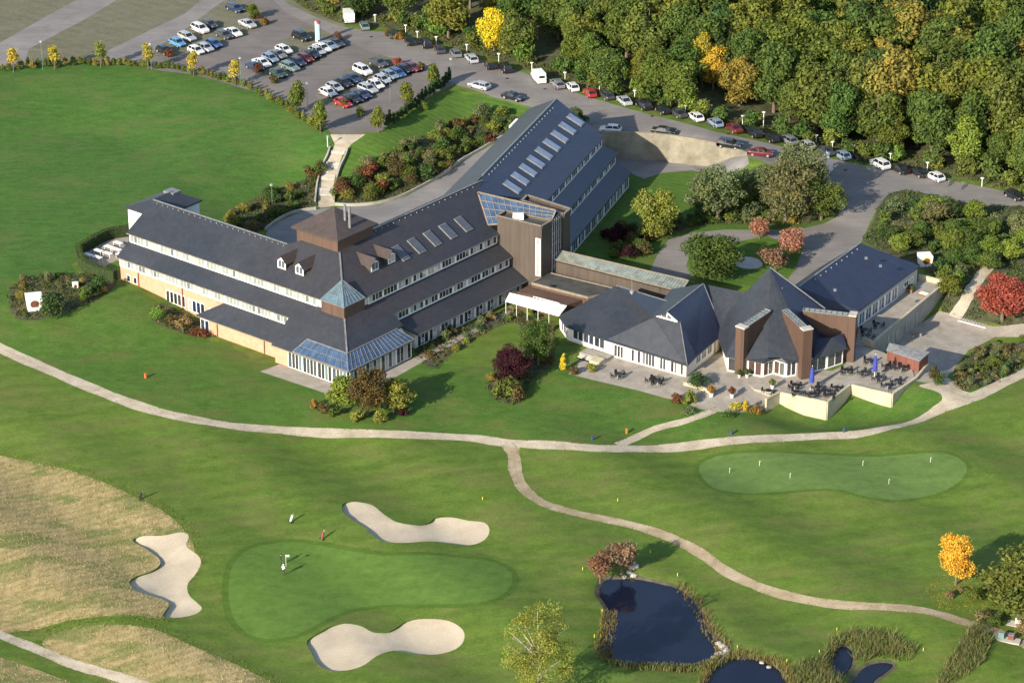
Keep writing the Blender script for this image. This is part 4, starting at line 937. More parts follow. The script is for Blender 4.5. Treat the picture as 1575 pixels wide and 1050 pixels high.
# walls: base polygon inset
bp = [(p.x+(PA.x-p.x)*.05, p.y+(PA.y-p.y)*.05) for p in (pe[0],pe[2],pe[3],pe[4],pe[5],pe[6],pe[7],b1,b2)]
MB().prism(bp+[(PA.x+10,PA.y+2),(PA.x,PA.y+5),(PA.x-8,PA.y+2)], -.5, 3.05).build('wall', M['offwhite'], pav)
for i, n_ in ((0,2),(1,2),(2,2),(3,2),(4,2),(6,2),(7,2)):
    ff, LL = linef(bp[i], bp[i+1]); win_row(ff, .05, LL-.05, .1, FZ, 2.5, 1, n_ if LL > 1.2 else 1, pav, lambda i,k: random.choice([(.04,.045,.05),(.07,.04,.035),(.08,.09,.08)]), post=.32, fr=.13)
def fin(topA, topB, zA, zB, blk, zblk, wd=1.7, mat='clad_red'):
    """fin wall: from the roof (A) to the block (B), glazed top; blk = block centre"""
    A_ = Vector(topA[:2]); B_ = Vector(topB[:2]); d = (B_-A_).normalized(); nn = Vector((-d.y,d.x))*wd/2*.62
    m_ = MB(); vs = []
    for s_ in (-1,1):
        vs += [V3(A_+nn*s_,0), V3(B_+nn*s_,0), V3(B_+nn*s_,zB-.1), V3(A_+nn*s_,zA-.1)]
    m_.add(vs, [(0,1,2,3),(7,6,5,4),(0,4,5,1),(1,5,6,2),(2,6,7,3),(3,7,4,0)]); m_.build('fin_wall', M[mat], pav)
    glazed([V3(A_-nn*1.1,zA), V3(A_+nn*1.1,zA), V3(B_+nn*1.1,zB), V3(B_-nn*1.1,zB)], 2, pav, 'glazed_roof', 'paleglass', 8, .08, .16, 'lead', .1)
    rz = math.atan2(d.y,d.x); m_ = MB(); m_.box((blk[0],blk[1],zblk/2-.25), (1.15,wd,zblk+.5), rz); m_.build('fin_block', M[mat], pav)
    m_ = MB(); m_.box((blk[0],blk[1],zblk+.1), (1.3,wd+.15,.22), rz); m_.build('coping', M['concrete'], pav)
def base_c(px0, px1, py, z=FZ): a_ = U((px0+px1)/2, py, z); return a_
k1 = U(1139,575,FZ); k2 = U(1237.5,583,FZ); k3 = U(1309,556,FZ)
def topz(k, py):           # height at which the vertical above k shows at row py
    z = 0
    for _ in range(60):
        z += (PX((k.x,k.y,z))[1]-py)*.06
    return z
zt1, zt2, zt3 = topz(k1+Vector((0,.1,0)),503), topz(k2+Vector((0,.5,0)),506), topz(k3+Vector((0,.5,0)),484)
def fin_at(k, zt, pxr, zr, dy=.6):
    r_ = U(*pxr, zr); fin(r_, k+Vector((0,dy,0)), zr, zt-.1, (k.x, k.y+dy), zt)
fin_at(k1, zt1, (1181,477), 9.4, .15); fin_at(k2, zt2, (1208,477), 9.4); fin_at(k3, zt3, (1236,476), 8.6)
MB().box(tuple(U(1180,428,12)), (.9,.9,2.0)).build('chimney', M['clad_red'], pav)
p = U(1199,444,11.2); MB().box(tuple(p+Vector((0,-.3,0))), (.9,.5,.7)).build('roof_vent', M['metal'], pav)
for px_, py_ in ((1164,466),(1196,470),(1215,467),(1227,459),(1235,454)):
    pass

# ------------------------------------------------------------------ long hall on the right
hall = empty('banquet_hall', Vector((*ph(1330,440,4),0)), 0, 'long low hall with plain shaded slate roof and terrace windows, beside the entrance drive', 'building')
HZ, HE = 8.4, 3.9
h0, h1 = U(1323.6,373.5,HZ), U(1228,441,HZ-.0); he1, he0 = U(1415,409,HE), U(1321,478,HE)
MB().slab([h0,he1,he0,U(1266,476,HE+.6),h1], .22).build('roof', M['slate_shade'], hall)
hd = Vector(((h0-he1).x,(h0-he1).y,0)).normalized()
hb0, hb1 = h0+hd*7.0+Vector((0,0,-4.6)), h1+hd*7.0+Vector((0,0,-4.6))
MB().slab([h0,h1,hb1,hb0], .22).build('roof', M['slate'], hall)
rb = MB(); rb.bar(h0,h1,.3,.14); rb.bar(U(1229,446,HZ-.4),U(1268,476,HE+.9),.25,.2); rb.build('ridge_cap', M['lead'], hall)
rr_ = MB()
for k in range(9): rr_.box(tuple(h0.lerp(h1,.12+k*.085)+(-hd)*.7+Vector((0,0,-.25))), (.2,.2,.18))
rr_.build('roof_vent', M['metal'], hall)['kind'] = 'stuff'
for q_ in ((1332,398),(1354,410),(1284,447)):
    p = onroof(q_[0],q_[1],(Vector(h0[:2]),Vector((-hd.x,-hd.y))),lambda w_: HZ-(HZ-HE)*w_/((h0-he1).xy.length)); MB().box((p.x,p.y,p.z+.15), (.45,.45,.35)).build('roof_vent', M['lead'], hall)
hbq = [(he1.x-.4,he1.y),(he0.x-.4,he0.y+.1),(h1.x+1,h1.y),(hb1.x+.8,hb1.y),(hb0.x+.6,hb0.y)]
MB().prism(hbq, -1, 3.6).build('wall', M['greyrender'], hall)
MB().slab([V3(Vector(hbq[0]),3.4), V3(Vector(hbq[4]),3.4), V3((h0.xy+Vector(hbq[0])*.02)/1.02,HZ-.5)], .2, d=(-.4,-.6,0)).build('gable_wall', M['greyrender'], hall)
f6, L6 = linef(hbq[1], hbq[0]); win_row(f6, .8, L6-7.5, .1, FZ+.1, 2.4, 6, 2, hall, lambda i,k: random.choice([(.16,.19,.22),(.08,.1,.12)]), post=.6, fr=.14)
win_row(f6, L6-5.2, L6-1.6, .1, 1.5, 1.2, 2, 2, hall, darkpane, post=.2)

# ------------------------------------------------------------------ terraces and walls
def wall_line(pts, z0, z1, th, mat, name='wall', parent=None, copm=None, cop=.0):
    m_ = MB(); cp = MB(); n = len(pts); P_ = [Vector(p[:2]) for p in pts]; za = z1 if hasattr(z1,'__len__') else [z1]*n
    off = []
    for i in range(n):
        d = (P_[min(i+1,n-1)]-P_[max(i-1,0)]).normalized(); off.append(Vector((-d.y,d.x))*th/2)
    for i in range(n-1):
        q = [P_[i]-off[i], P_[i+1]-off[i+1], P_[i+1]+off[i+1], P_[i]+off[i]]; zz = [za[i],za[i+1],za[i+1],za[i]]
        m_.add([V3(p,z0) for p in q]+[V3(p,z) for p,z in zip(q,zz)], [(3,2,1,0),(4,5,6,7),(0,1,5,4),(1,2,6,5),(2,3,7,6),(3,0,4,7)])
        q2 = [P_[i]-off[i]*1.25, P_[i+1]-off[i+1]*1.25, P_[i+1]+off[i+1]*1.25, P_[i]+off[i]*1.25]
        cp.add([V3(p,z+.003) for p,z in zip(q2,zz)]+[V3(p,z+.12) for p,z in zip(q2,zz)], [(3,2,1,0),(4,5,6,7),(0,1,5,4),(1,2,6,5),(2,3,7,6),(3,0,4,7)])
    o = m_.build(name, M[mat], parent)
    if copm: cp.build('coping', M[copm], parent)
    return o
terr = empty('dining_terrace', Vector((*ph(1250,590,0),0)), 0, 'raised dining terrace with cream retaining walls in front of the pointed pavilion', 'terrace')
TZ1 = FZ+.02
tp = [ph(1135,575,FZ),ph(1160,598,FZ),ph(1199,606,FZ),ph(1272,621,FZ),ph(1308,594,FZ),ph(1372,609,FZ),ph(1408,584,FZ),ph(1400,560,FZ),ph(1355,540,FZ),ph(1318,530,FZ),ph(1300,560,FZ),ph(1280,570,FZ),ph(1210,565,FZ)]
MB().prism(tp, -3.5, FZ).build('terrace_paving', M['paving'], terr)
wpts = [ph(1172,628,-.9),ph(1199,606,FZ),ph(1272,621,FZ),ph(1308,594,FZ),ph(1372,609,FZ),ph(1408,584,FZ)]
wall_line([ph(1178,617,FZ),ph(1199,606,FZ)], -2.5, FZ+.35, .35, 'cream_wall', 'retaining_wall', terr, 'cream_wall')
wall_line([ph(1199,606,FZ),ph(1272,621,FZ)], -3.5, FZ+.35, .35, 'cream_wall', 'retaining_wall', terr, 'cream_wall')
wall_line([ph(1272,621,FZ),ph(1308,594,FZ)], -3.5, FZ+.35, .35, 'cream_wall', 'retaining_wall', terr, 'cream_wall')
wall_line([ph(1308,594,FZ),ph(1372,609,FZ)], -3.5, FZ+.35, .35, 'cream_wall', 'retaining_wall', terr, 'cream_wall')
wall_line([ph(1372,609,FZ),ph(1408,584,FZ)], -3.5, FZ+.35, .35, 'cream_wall', 'retaining_wall', terr, 'cream_wall')
q = U(1245,634,-1.2); MB().box((q.x+.1,q.y+.0,-.9), (2.4,.06,.9), math.atan2(Vector(ph(1272,621,FZ)).y-Vector(ph(1199,606,FZ)).y, Vector(ph(1272,621,FZ)).x-Vector(ph(1199,606,FZ)).x)).build('wall_panel', M['white'], terr) if False else None
wall_line([ph(1408,584,FZ),ph(1428,560,FZ)], -3, FZ+.3, .3, 'cream_wall', 'retaining_wall', terr, 'cream_wall')
uterr = empty('upper_terrace', Vector((*ph(1390,480,FZ),0)), 0, 'upper terrace with weathered stone retaining wall beside the long hall', 'terrace')
UT = FZ+.05
up_ = [ph(1321,500,UT),ph(1413,432,UT),ph(1413,429,UT),ph(1455,439,UT),ph(1343,532,UT),ph(1316,530,UT)]
MB().prism(up_, -3.5, UT).build('terrace_paving', M['paving'], uterr)
wall_line([ph(1413,429,UT),ph(1455,439,UT)], -2.5, UT+.8, .35, 'cream_wall', 'parapet_wall', uterr, 'cream_wall')
wall_line([ph(1455,439,UT),ph(1343,532,UT)], -3.6, UT+.8, .35, 'grey_wall', 'parapet_wall', uterr, 'cream_wall')
wall_line([ph(1343,532,UT),ph(1326,526,UT)], -2.5, UT+.8, .35, 'cream_wall', 'parapet_wall', uterr, 'cream_wall')
f7, L7 = linef(ph(1343,532,UT), ph(1455,439,UT))
for k, t in enumerate((5.2,8.6,12.4,16.6)):
    b_ = MB(); b_.slab([f7(t,.2,-2.2),f7(t+.5,.2,-2.2),f7(t+.5,.2,.2),f7(t,.2,.2)], .08, d=(.3,-.9,0)); b_.build('door_frame', M['metal'], uterr)
shed = empty('garden_shed', Vector((*ph(1395,555,0),0)), 0, 'dark red timber shed with grey lean-to roof below the terrace', 'shed')
sr = [U(1368,527,3.1),U(1430,541,3.1),U(1415,555,2.5),U(1363,538,2.5)]
MB().slab(sr, .12).build('roof', M['lead'], shed)
sb = [(p.x,p.y) for p in sr]; cxs = sum(p[0] for p in sb)/4; cys = sum(p[1] for p in sb)/4
MB().prism([(lerp(x,cxs,.05),lerp(y,cys,.05)) for x,y in sb], -1.2, 2.42).build('wall', M['shed'], shed)
# curved retaining wall below the road
wpx = [(925,206),(950,206.5),(975,207),(1000,208),(1030,211),(1060,215),(1085,219.5),(1107,224),(1130,231),(1150,238)]
wp_ = [G(a,b,lambda x,y: hup(x,y)) for a,b in wpx]
rw = wall_line(wp_, -1.5, [hup(p.x,p.y)+.55 for p in wp_], .55, 'stain_wall', 'retaining_wall', None, None)
tag(rw, 'long curved weathered concrete retaining wall holding up the parking road', 'retaining wall')
wall_line([p+Vector((.2,-.9,0)) for p in wp_[5:]], -1.5, [hup(p.x,p.y)*.45+.4 for p in wp_[5:]], .8, 'stain_wall', 'wall_footing', rw) if False else None
# kerb-like low walls around the back drive
for px_, lab_, hgt_ in (([(516,316),(545,317),(585,313),(625,300),(680,270),(722,241),(790,204)],'low curved stone edge wall between planted bed and back drive',.55),
                   ([(486,322),(455,327),(430,338),(408,354)],'low curved edge wall of the back drive left of the steps',.5)):
    q = smooth([tuple(G(a,b)[:2]) for a,b in px_], 4, False)
    o = MB()
    zz = [hgt(p.x,p.y) for p in q]
    o = wall_line([tuple(p) for p in q], -.5, [z+hgt_ for z in zz], .3, 'grey_wall', 'edge_wall'); tag(o, lab_, 'wall', 'low walls along the back drive')
# garden stair from the car park
stair = empty('garden_stair', G(510,262), 0, 'pale stone stairway with landings descending from car park to back drive', 'stair')
sc_l = [(523,222),(518,240),(508,262),(502,285),(499,312)]
cl = smooth([tuple(G(a,b)[:2]) for a,b in sc_l], 6, False); tot = len(cl)
flights = (5,6,10,11,15,16,20,21)
for i in range(tot-1):
    p, q = cl[i], cl[i+1]; d = (q-p).normalized(); L = (q-p).length; rz = math.atan2(d.y,d.x); 
    for k in range(3 if i in (4,9,10,14,15,19,20) else 0):
        c = p.lerp(q,(k+.5)/3); z = hgt(c.x,c.y)
        m_ = MB(); m_.box((c.x,c.y,z+.10-.01*k), (L/3*.8,2.7,.22), rz); m_.build('step', M['concrete'], stair)
for s_ in (-1,1):
    m_ = MB()
    for i in range(3, tot-1):
        p, q = cl[i], cl[i+1]; d = (q-p).normalized(); nn = Vector((-d.y,d.x))*1.75*s_
        m_.bar(V3(p+nn,hgt(p.x,p.y)+.25), V3(q+nn,hgt(q.x,q.y)+.25), .3, .7)
    m_.build('side_wall', M['grey_wall'], stair)
# steps and planter in front of the restaurant
rs = empty('restaurant_steps', Vector((*ph(905,560,0),0)), 0, 'short flight of stone steps with side wall down from restaurant door', 'stair')
s0_, s1_ = Vector(ph(897,548,FZ)), Vector(ph(893,562,0)); fa, La = linef(ph(893,541,.9), ph(932,553,.9))
MB().slab([fa(0,-2.0,.95),fa(La,-2.0,.95),fa(La,.3,.95),fa(0,.3,.95)], 1.3).build('landing', M['paving'], rs)
for k in range(4): MB().slab([fa(.2,.3+k*.42,.8-k*.2),fa(La*.6,.3+k*.42,.8-k*.2),fa(La*.6,.3+(k+1)*.42,.8-k*.2),fa(.2,.3+(k+1)*.42,.8-k*.2)], .9).build('step', M['concrete'], rs)
MB().slab([fa(La*.62,.3,1.25),fa(La,.3,1.25),fa(La,2.0,1.1),fa(La*.62,2.0,1.1)], 1.4).build('side_wall', M['cream_wall'], rs)
# low cream wall beside the ball shrub
lw = wall_line([ph(1052,590,.6),ph(1073,595,.6),ph(1096,604,.6)], -.5, 1.0, .35, 'cream_wall', 'low_wall', None, None); tag(lw, 'low cream garden wall curving behind the potted orange shrub', 'wall')
# white clipped terrace tables at the far left come later
# ------------------------------------------------------------------ plants
def leaf_mesh(name, blobs, n, size, mat, seed, flat=.55, core=None, ar=.62):
    """n leaf clumps (bent quads) spread over the shells of the blobs [(x,y,z,rx,ry,rz)]"""
    r = np.random.default_rng(seed); B = np.array(blobs, float)
    wgt = B[:,3]*B[:,4]+B[:,3]*B[:,5]; wgt /= wgt.sum(); k = r.choice(len(B), n, p=wgt)
    d = r.normal(size=(n,3)); d[:,2] = d[:,2]*.9+.22; d /= np.linalg.norm(d,axis=1)[:,None]
    rad = 1-.5*r.random(n)**1.5; rad[r.random(n) < .12] *= 1.18
    c = B[k,:3]+d*B[k,3:]*rad[:,None]
    nn = d+r.normal(size=(n,3))*flat; nn /= np.linalg.norm(nn,axis=1)[:,None]
    t = np.cross(nn, r.normal(size=(n,3))); t /= np.linalg.norm(t,axis=1)[:,None]; b = np.cross(nn,t)
    s = size*(.6+.8*r.random(n))[:,None]
    v = np.stack([c-t*s-b*s*ar*.3, c-b*s*ar+nn*s*.18, c+t*s+b*s*ar*.2, c+b*s*ar+nn*s*.12], 1).reshape(-1,3)
    me = bpy.data.meshes.new(name); me.vertices.add(4*n); me.vertices.foreach_set('co', v.ravel())
    me.loops.add(4*n); me.loops.foreach_set('vertex_index', np.arange(4*n)); me.polygons.add(n)
    me.polygons.foreach_set('loop_start', np.arange(0,4*n,4)); me.polygons.foreach_set('loop_total', np.full(n,4)); me.materials.append(mat); me.update(); return me
def crown_blobs(rng_, R_, H, base, nb, kind='round', br=.34):
    out = []
    for i in range(nb):
        for _ in range(20):
            u = rng_.normal(size=3); u /= np.linalg.norm(u); rr = rng_.random()**.45
            z = u[2]*rr
            if z > -.92: break
        if kind == 'cone': k = .5-.5*z; wid = .25+.85*k
        elif kind == 'oval': wid = 1-.25*z
        elif kind == 'spread': wid = 1+.1*z
        else: wid = 1+.28*max(0,-z)
        x = u[0]*rr*R_*(1-br*.8)*wid; y = u[1]*rr*R_*(1-br*.8)*wid; zz = base+(H-base)*(.5+.5*z*(1-br*.5))
        b_ = R_*br*(.5+.95*rng_.random())*(1 if kind != 'cone' else (.45+.6*(1-(.5+.5*z))))
        out.append((x,y,zz,b_,b_,b_*(.8 if kind != 'spire' else 1.3)))
    return out
def trunk_mesh(name, H, r0, R_, base, seed, limbs=6, mat='bark'):
    rr = random.Random(seed); m_ = MB()
    m_.tube([(0,0,-.4),(0,0,.15*H),(rr.uniform(-.2,.2),rr.uniform(-.2,.2),.45*H),(rr.uniform(-.4,.4),rr.uniform(-.4,.4),.85*H)], [r0*1.3,r0,r0*.65,r0*.15], 7)
    for i in range(limbs):
        a = i*2.4+rr.random(); z = base+(H*.55-base)*rr.random(); L = R_*rr.uniform(.6,.9)
        m_.tube([(0,0,z),(math.cos(a)*L*.5,math.sin(a)*L*.5,z+L*.55),(math.cos(a)*L,math.sin(a)*L,z+L*1.0)], [r0*.45,r0*.28,r0*.06], 5)
    o = m_.build(name, M[mat]); me = o.data; bpy.data.objects.remove(o); return me
PROTO = {}
def proto(key, R_, H, base, nb, n, size, kind='round', r0=.22, mat='leaf', br=.34, limbs=6, tmat='bark', variants=1, flat=.55):
    L = []
    for v in range(variants):
        g = np.random.default_rng(abs(hash(key)) % 1 + sum(map(ord,key))*13+v*101)
        cm = leaf_mesh(key+'_crown', crown_blobs(g,R_,H,base,nb,kind,br), n, size, M[mat], sum(map(ord,key))+v, flat)
        tm = trunk_mesh(key+'_trunk', H, r0, R_, base, v+len(key), limbs, tmat); L.append((cm,tm))
    PROTO[key] = (L, R_, H)
proto('broad', 5.0, 13, .9, 46, 8500, .30, 'round', .28, variants=6, br=.34)
proto('oval', 4.3, 15, 1.2, 50, 8500, .30, 'oval', .26, variants=4, br=.36)
proto('garden', 5.0, 11.5, 1.0, 60, 11000, .22, 'round', .28, variants=4, br=.30, flat=.8)
proto('vase', 5.0, 11.5, 1.6, 60, 9500, .20, 'spread', .28, variants=3, br=.26, flat=.9, limbs=14)
proto('small', 2.7, 6.5, 1.0, 34, 4600, .19, 'oval', .13, variants=3, br=.36)
proto('cone', 1.5, 6.0, .6, 30, 2200, .16, 'cone', .09, variants=3, br=.5)
proto('slim', .85, 4.6, 1.2, 16, 650, .14, 'oval', .06, variants=2, br=.55, limbs=3)
proto('sparse', 4.4, 16.5, 1.0, 120, 13000, .11, 'round', .16, variants=1, br=.20, limbs=22, tmat='palebark', flat=.9)
proto('spread', 3.0, 5.5, 1.5, 34, 3200, .20, 'spread', .14, variants=2, br=.34)
SHR = {}
def shrub_mesh(key, R_, H, nb, n, size, kind='round', variants=3, mat='leafy'):
    SHR[key] = []
    for v in range(variants):
        g = np.random.default_rng(sum(map(ord,key))*7+v*31); SHR[key].append(leaf_mesh(key, crown_blobs(g,R_,H,.0,nb,kind,.42), n, size, M[mat], v+50+len(key)))
shrub_mesh('bush', 1.0, 1.6, 16, 900, .11); shrub_mesh('ball', 1.0, 2.0, 40, 1500, .08); shrub_mesh('grassy', .9, 1.5, 12, 700, .13)
shrub_mesh('column', .6, 2.6, 26, 1100, .08, 'cone'); shrub_mesh('low', 1.0, .7, 14, 500, .10)
COLS = {'green':(.074,.120,.034),'dark green':(0.055,0.095,0.034),'olive':(.118,.148,.034),'olive green':(.098,.134,.036),'bright green':(0.140,0.213,0.043),'yellow green':(.195,.215,.05),'golden yellow':(.38,.31,.05),
        'yellow':(.52,.42,.035),'orange':(.24,.150,.045),'rust brown':(.115,.088,.038),'rust red':(.145,.062,.036),'red':(.27,.085,.065),'purple':(.045,.018,.024),'pink':(.32,.15,.105),'dull pink':(.20,.125,.085),'tan':(.185,.155,.075),'grey green':(0.134,0.156,0.073),'golden orange':(.50,.34,.05),'amber':(.205,.185,.048)}
def colv(c, j=.14):
    f = random.uniform(1-j,1+j); b = COLS[c]; return (b[0]*f*random.uniform(1-j,1+j), b[1]*f, b[2]*f, 1)
def tree(key, p, s, col, label, cat='tree', group=None, name='tree', sz=None, v=None, rz=None):
    L, R_, H = PROTO[key]; cm, tm = L[random.randrange(len(L)) if v is None else v]
    e = empty(name, (p[0],p[1],p[2]-.05), random.uniform(0,6.28) if rz is None else rz, label, cat, group); e.scale = (s,s,sz or s)
    c = mobj('crown', cm, e); c.color = colv(col); mobj('trunk', tm, e); return e
def shrub(key, p, s, col, label, cat='shrub', group=None, name='shrub', sz=None):
    o = mobj(name, random.choice(SHR[key]), None, (p[0],p[1],p[2]-.05), random.uniform(0,6.28), (s,s,sz or s)); o.color = colv(col); return tag(o, label, cat, group)
ORD = ['first','second','third','fourth','fifth','sixth','seventh','eighth','ninth','tenth','eleventh','twelfth','thirteenth','fourteenth','fifteenth','sixteenth','seventeenth','eighteenth','nineteenth','twentieth']
TENS = {20:'twenty',30:'thirty',40:'forty',50:'fifty',60:'sixty',70:'seventy',80:'eighty'}
def ordw(i):
    i += 1
    if i <= 20: return ORD[i-1]
    if i % 10 == 0: return {30:'thirtieth',40:'fortieth',50:'fiftieth',60:'sixtieth',70:'seventieth',80:'eightieth'}.get(i, str(i)+'th')
    return TENS[i-i%10]+'-'+ORD[i%10-1]
def label_rows(items, fmt):
    """items: (object, kind words, px). Same kind words are counted from the left."""
    by = {}
    for o, k, x in items: by.setdefault(k, []).append((x,o))
    for k, L in by.items():
        L.sort(key=lambda t: t[0])
        for i, (x, o) in enumerate(L):
            o['label'] = fmt % (k if len(L) == 1 else k+', '+ordw(i)+' from the left')
# ---- woodland
edge = [(425,-40),(450,2),(482,20),(522,34),(562,38),(602,42),(642,54),(702,72),(762,90),(802,102),(862,126),(902,140),(1002,169),(1102,195),(1202,217),(1302,241),(1402,258),(1502,277),(1560,300),(1622,330),(1720,380)]
EW = [G(a,b) for a,b in edge]; ep = np.array([p[:2] for p in EW])
def edist(x, y): return distpoly(list(map(tuple,ep)), np.array([x]), np.array([y]))[0][0]
wood = []; wtrees = []
FPOLY = [tuple(p) for p in ep]+[(150,60),(175,110),(175,205),(-70,205),(-70,160)]
yy = 40.0; rowi = 0
while yy < 200:
    xx = -75+(rowi%2)*3.6
    while xx < 150:
        x = xx+random.uniform(-1.6,1.6); y = yy+random.uniform(-1.6,1.6)
        if inpoly(x,y,FPOLY):
            d = edist(x,y); px_, py_ = PX((x,y,hgt(x,y)))
            if d > 2.6 and -10 < py_ < 420 and px_ < 1690 and not (1440 < px_ < 1600 and py_ > 285 and d < 9) and px_ > 475 and py_ > -38:
                wtrees.append((x,y,d,px_,py_))
        xx += 7.0
    yy += 6.3; rowi += 1
def wcol(px_, py_):
    r_ = random.random(); t = math.sin(px_*.013+py_*.021)+random.uniform(-.9,.9)
    if r_ < .04: return 'amber'
    if t < -.7: return 'olive'
    if t < .1: return 'green'
    if t < .8: return 'olive green'
    if t < 1.3: return random.choice(['dark green','green','olive'])
    return random.choice(['olive','amber','olive green'])
SPECIAL = [(757,20,'yellow'),(860,75,'olive'),(900,50,'olive'),(1078,90,'golden yellow'),(1105,60,'dark green'),(1210,75,'olive'),(1375,150,'amber'),(1395,200,'orange'),(1530,140,'olive'),(1200,120,'green'),(1430,190,'green'),(1500,215,'bright green'),(1320,130,'olive green')]
for x, y, d, px_, py_ in wtrees:
    key = random.choice(['broad','broad','oval']); h0 = PROTO[key][2]
    want = (8.5+random.random()*3) if d < 7 else (12+random.random()*3.5 if d < 14 else 14+random.random()*6); s = want/h0; sw = max(s*.95, .85 if d > 7 else .62)*random.uniform(.9,1.2)
    col = wcol(px_,py_)
    ty = py_-want*.906*.0044*(py_+1530)*.6
    for sx, sy, c_ in SPECIAL:
        if abs(px_-sx) < 20 and abs(ty-sy) < 26: col = c_
    o = tree(key, (x,y,hgt(x,y)), sw, col, None, 'tree', None, 'woodland_tree', sz=s)
    rk = 'front edge' if d < 9 else 'second rank' if d < 16 else 'third rank' if d < 23 else 'fourth rank' if d < 30 else 'fifth rank' if d < 37 else 'sixth rank' if d < 44 else 'seventh rank' if d < 51 else 'eighth rank' if d < 58 else 'far ranks'
    o['group'] = 'trees of the woodland'; wood.append((o, '%s broadleaf tree, %s of the woodland'%(col,rk), px_))
label_rows(wood, '%s')
EW2 = EW
# undergrowth along the woodland edge
und = []
for i in range(len(EW)-1):
    a_, b_ = EW[i], EW[i+1]; L = (b_-a_).length; k = max(1,int(L/3.0))
    for j in range(k):
        for off in ((2.4,) if random.random() < .5 else (4.6,)):
            p = a_.lerp(b_,(j+random.random())/k); dd = (b_-a_).normalized(); q = Vector((p.x-dd.y*(off+random.uniform(-.6,.6)), p.y+dd.x*(off+random.uniform(-.6,.6)),0)); q.z = hgt(q.x,q.y)
            px_ = PX(q)[0]
            if px_ > 1600: continue
            c_ = random.choice(['olive','green','olive green','green','bright green','yellow green','olive green'])
            s_ = random.uniform(.6,1.1) if off < 2 else random.uniform(1.6,3.0)
            o = shrub('bush', q, s_, c_, None, 'shrub', 'undergrowth shrubs along the woodland edge'); und.append((o, c_+(' low' if off < 2 else ' tall')+' shrub under the woodland edge', px_))
label_rows(und, '%s')
# ---- single trees
def T(key, px, py, s, col, label, **k): return tree(key, G(px,py), s, col, label, **k)
T('garden', 1008,368, .86, 'yellow green', 'yellow green maple beside the shaded wing of the hotel', sz=.92, name='maple_tree')
T('vase', 1103,342, 1.2, 'grey green', 'large olive tree on the lawn between retaining wall and loop drive', sz=.98, name='tree')
T('vase', 1208,342, 1.2, 'grey green', 'widest olive green tree left of the white flagpoles', sz=1.0)
T('vase', 1172,324, .95, 'grey green', 'rounded olive tree just behind the wide tree by the flagpoles', sz=.86)
T('vase', 1263,338, .98, 'olive green', 'olive tree at the foot of the white flagpoles', sz=.72)
T('vase', 1230,312, 1.1, 'grey green', 'tall grey green tree behind the flagpole group', sz=1.02)
T('garden', 1096,428, 1.1, 'green', 'dense rounded green tree on the island of the loop drive', sz=.78)
T('garden', 1139,322, .62, 'bright green', 'bright green small tree between the two large olive trees', sz=.55)
T('spread', 1168,367, .75, 'pink', 'small salmon leaved tree by the loop drive kerb', sz=.7)
T('spread', 1216,392, .95, 'pink', 'pink leaved spreading tree right of the drive island', sz=.9)
T('spread', 1192,418, 1.05, 'dull pink', 'orange pink spreading tree near the tip of the pointed roof', sz=.85)
T('garden', 1541,494, 1.0, 'red', 'large crimson maple at the right edge by the court', sz=.76, name='maple_tree')
T('small', 1515,478, .8, 'dull pink', 'half bare reddish tree left of the crimson maple', sz=.8)
T('garden', 1470,899, .55, 'golden orange', 'golden leaved tree standing alone on the grass', sz=.71, name='golden_tree', v=0)
T('garden', 1575,955, 1.35, 'olive green', 'big green tree at the lower right edge beside the golden tree', sz=1.0)
T('sparse', 828,1098, 1.12, 'yellow green', 'tall half bare yellow birch in the foreground by the pond', name='birch_tree')
T('garden', 790,588, .72, 'purple', 'dark purple leaved tree on the lawn by the canopy', sz=.58, name='purple_tree')
T('garden', 828,562, .58, 'green', 'green tree right behind the purple tree', sz=.72)
T('garden', 566,638, .70, 'rust brown', 'brown and green autumn tree before the corner conservatory', sz=.76)
T('small', 530,632, 1.2, 'bright green', 'bright green small tree left of the brown autumn tree', sz=.95)
T('small', 605,634, 1.2, 'yellow green', 'yellow green small tree right of the brown autumn tree', sz=.9)
T('small', 884,205, .9, 'dark green', 'dark green tree tucked behind the gable of the third wing', sz=.8)
T('small', 923,893, .78, 'dull pink', 'pinkish bare shrub tree left at the pond head', sz=.72)
T('small', 956,880, .98, 'dull pink', 'larger pinkish shrub tree at the pond head', sz=.76)
T('small', 388,30, .55, 'olive', 'small olive tree at the end of the first parking block', sz=.55)
HS = []
T('broad', 760,80, .74, 'yellow', 'bright yellow tree standing out at the top of the woodland edge', sz=.80)
T('oval', 1080,134, .62, 'golden yellow', 'slender golden tree at the middle of the woodland edge', sz=.80)
# hedge row along the field
hr = [(21,112),(84,108),(155,104),(228,107),(298,118),(362,132),(458,174),(493,204)]
for i, (a_, b_) in enumerate(hr):
    big = i >= 6; T('cone' if big else 'slim', a_, b_, 1.55 if big else 1.6, 'olive' if big else random.choice(['amber','yellow green','golden yellow']), 'young %s tree in the field hedge, %s from the left'%('green gold' if big else 'yellow',ordw(i)), sz=1.35 if big else 1.3, name='young_tree', group='young trees in the field hedge')
for i, (a_, b_) in enumerate(((582,204),(625,168),(667,138))): T('cone', a_, b_, 1.3, 'olive', 'gold green cone shaped tree in the car park hedge, %s from the stairs'%ordw(i), sz=[1.1,1.2,1.15][i], name='young_tree', group='cone trees in the car park hedge')
hc = smooth([tuple(G(a,b)[:2]) for a,b in [(-30,113),(0,110),(60,105),(130,101),(200,102),(260,108),(320,119),(370,134),(420,157),(460,181),(492,204)]], 16, False)
acc = 0; last = hc[0]; hp = []
for p in hc[1:]:
    acc += (p-last).length; last = p
    if acc > 1.05: hp.append(p); acc = 0
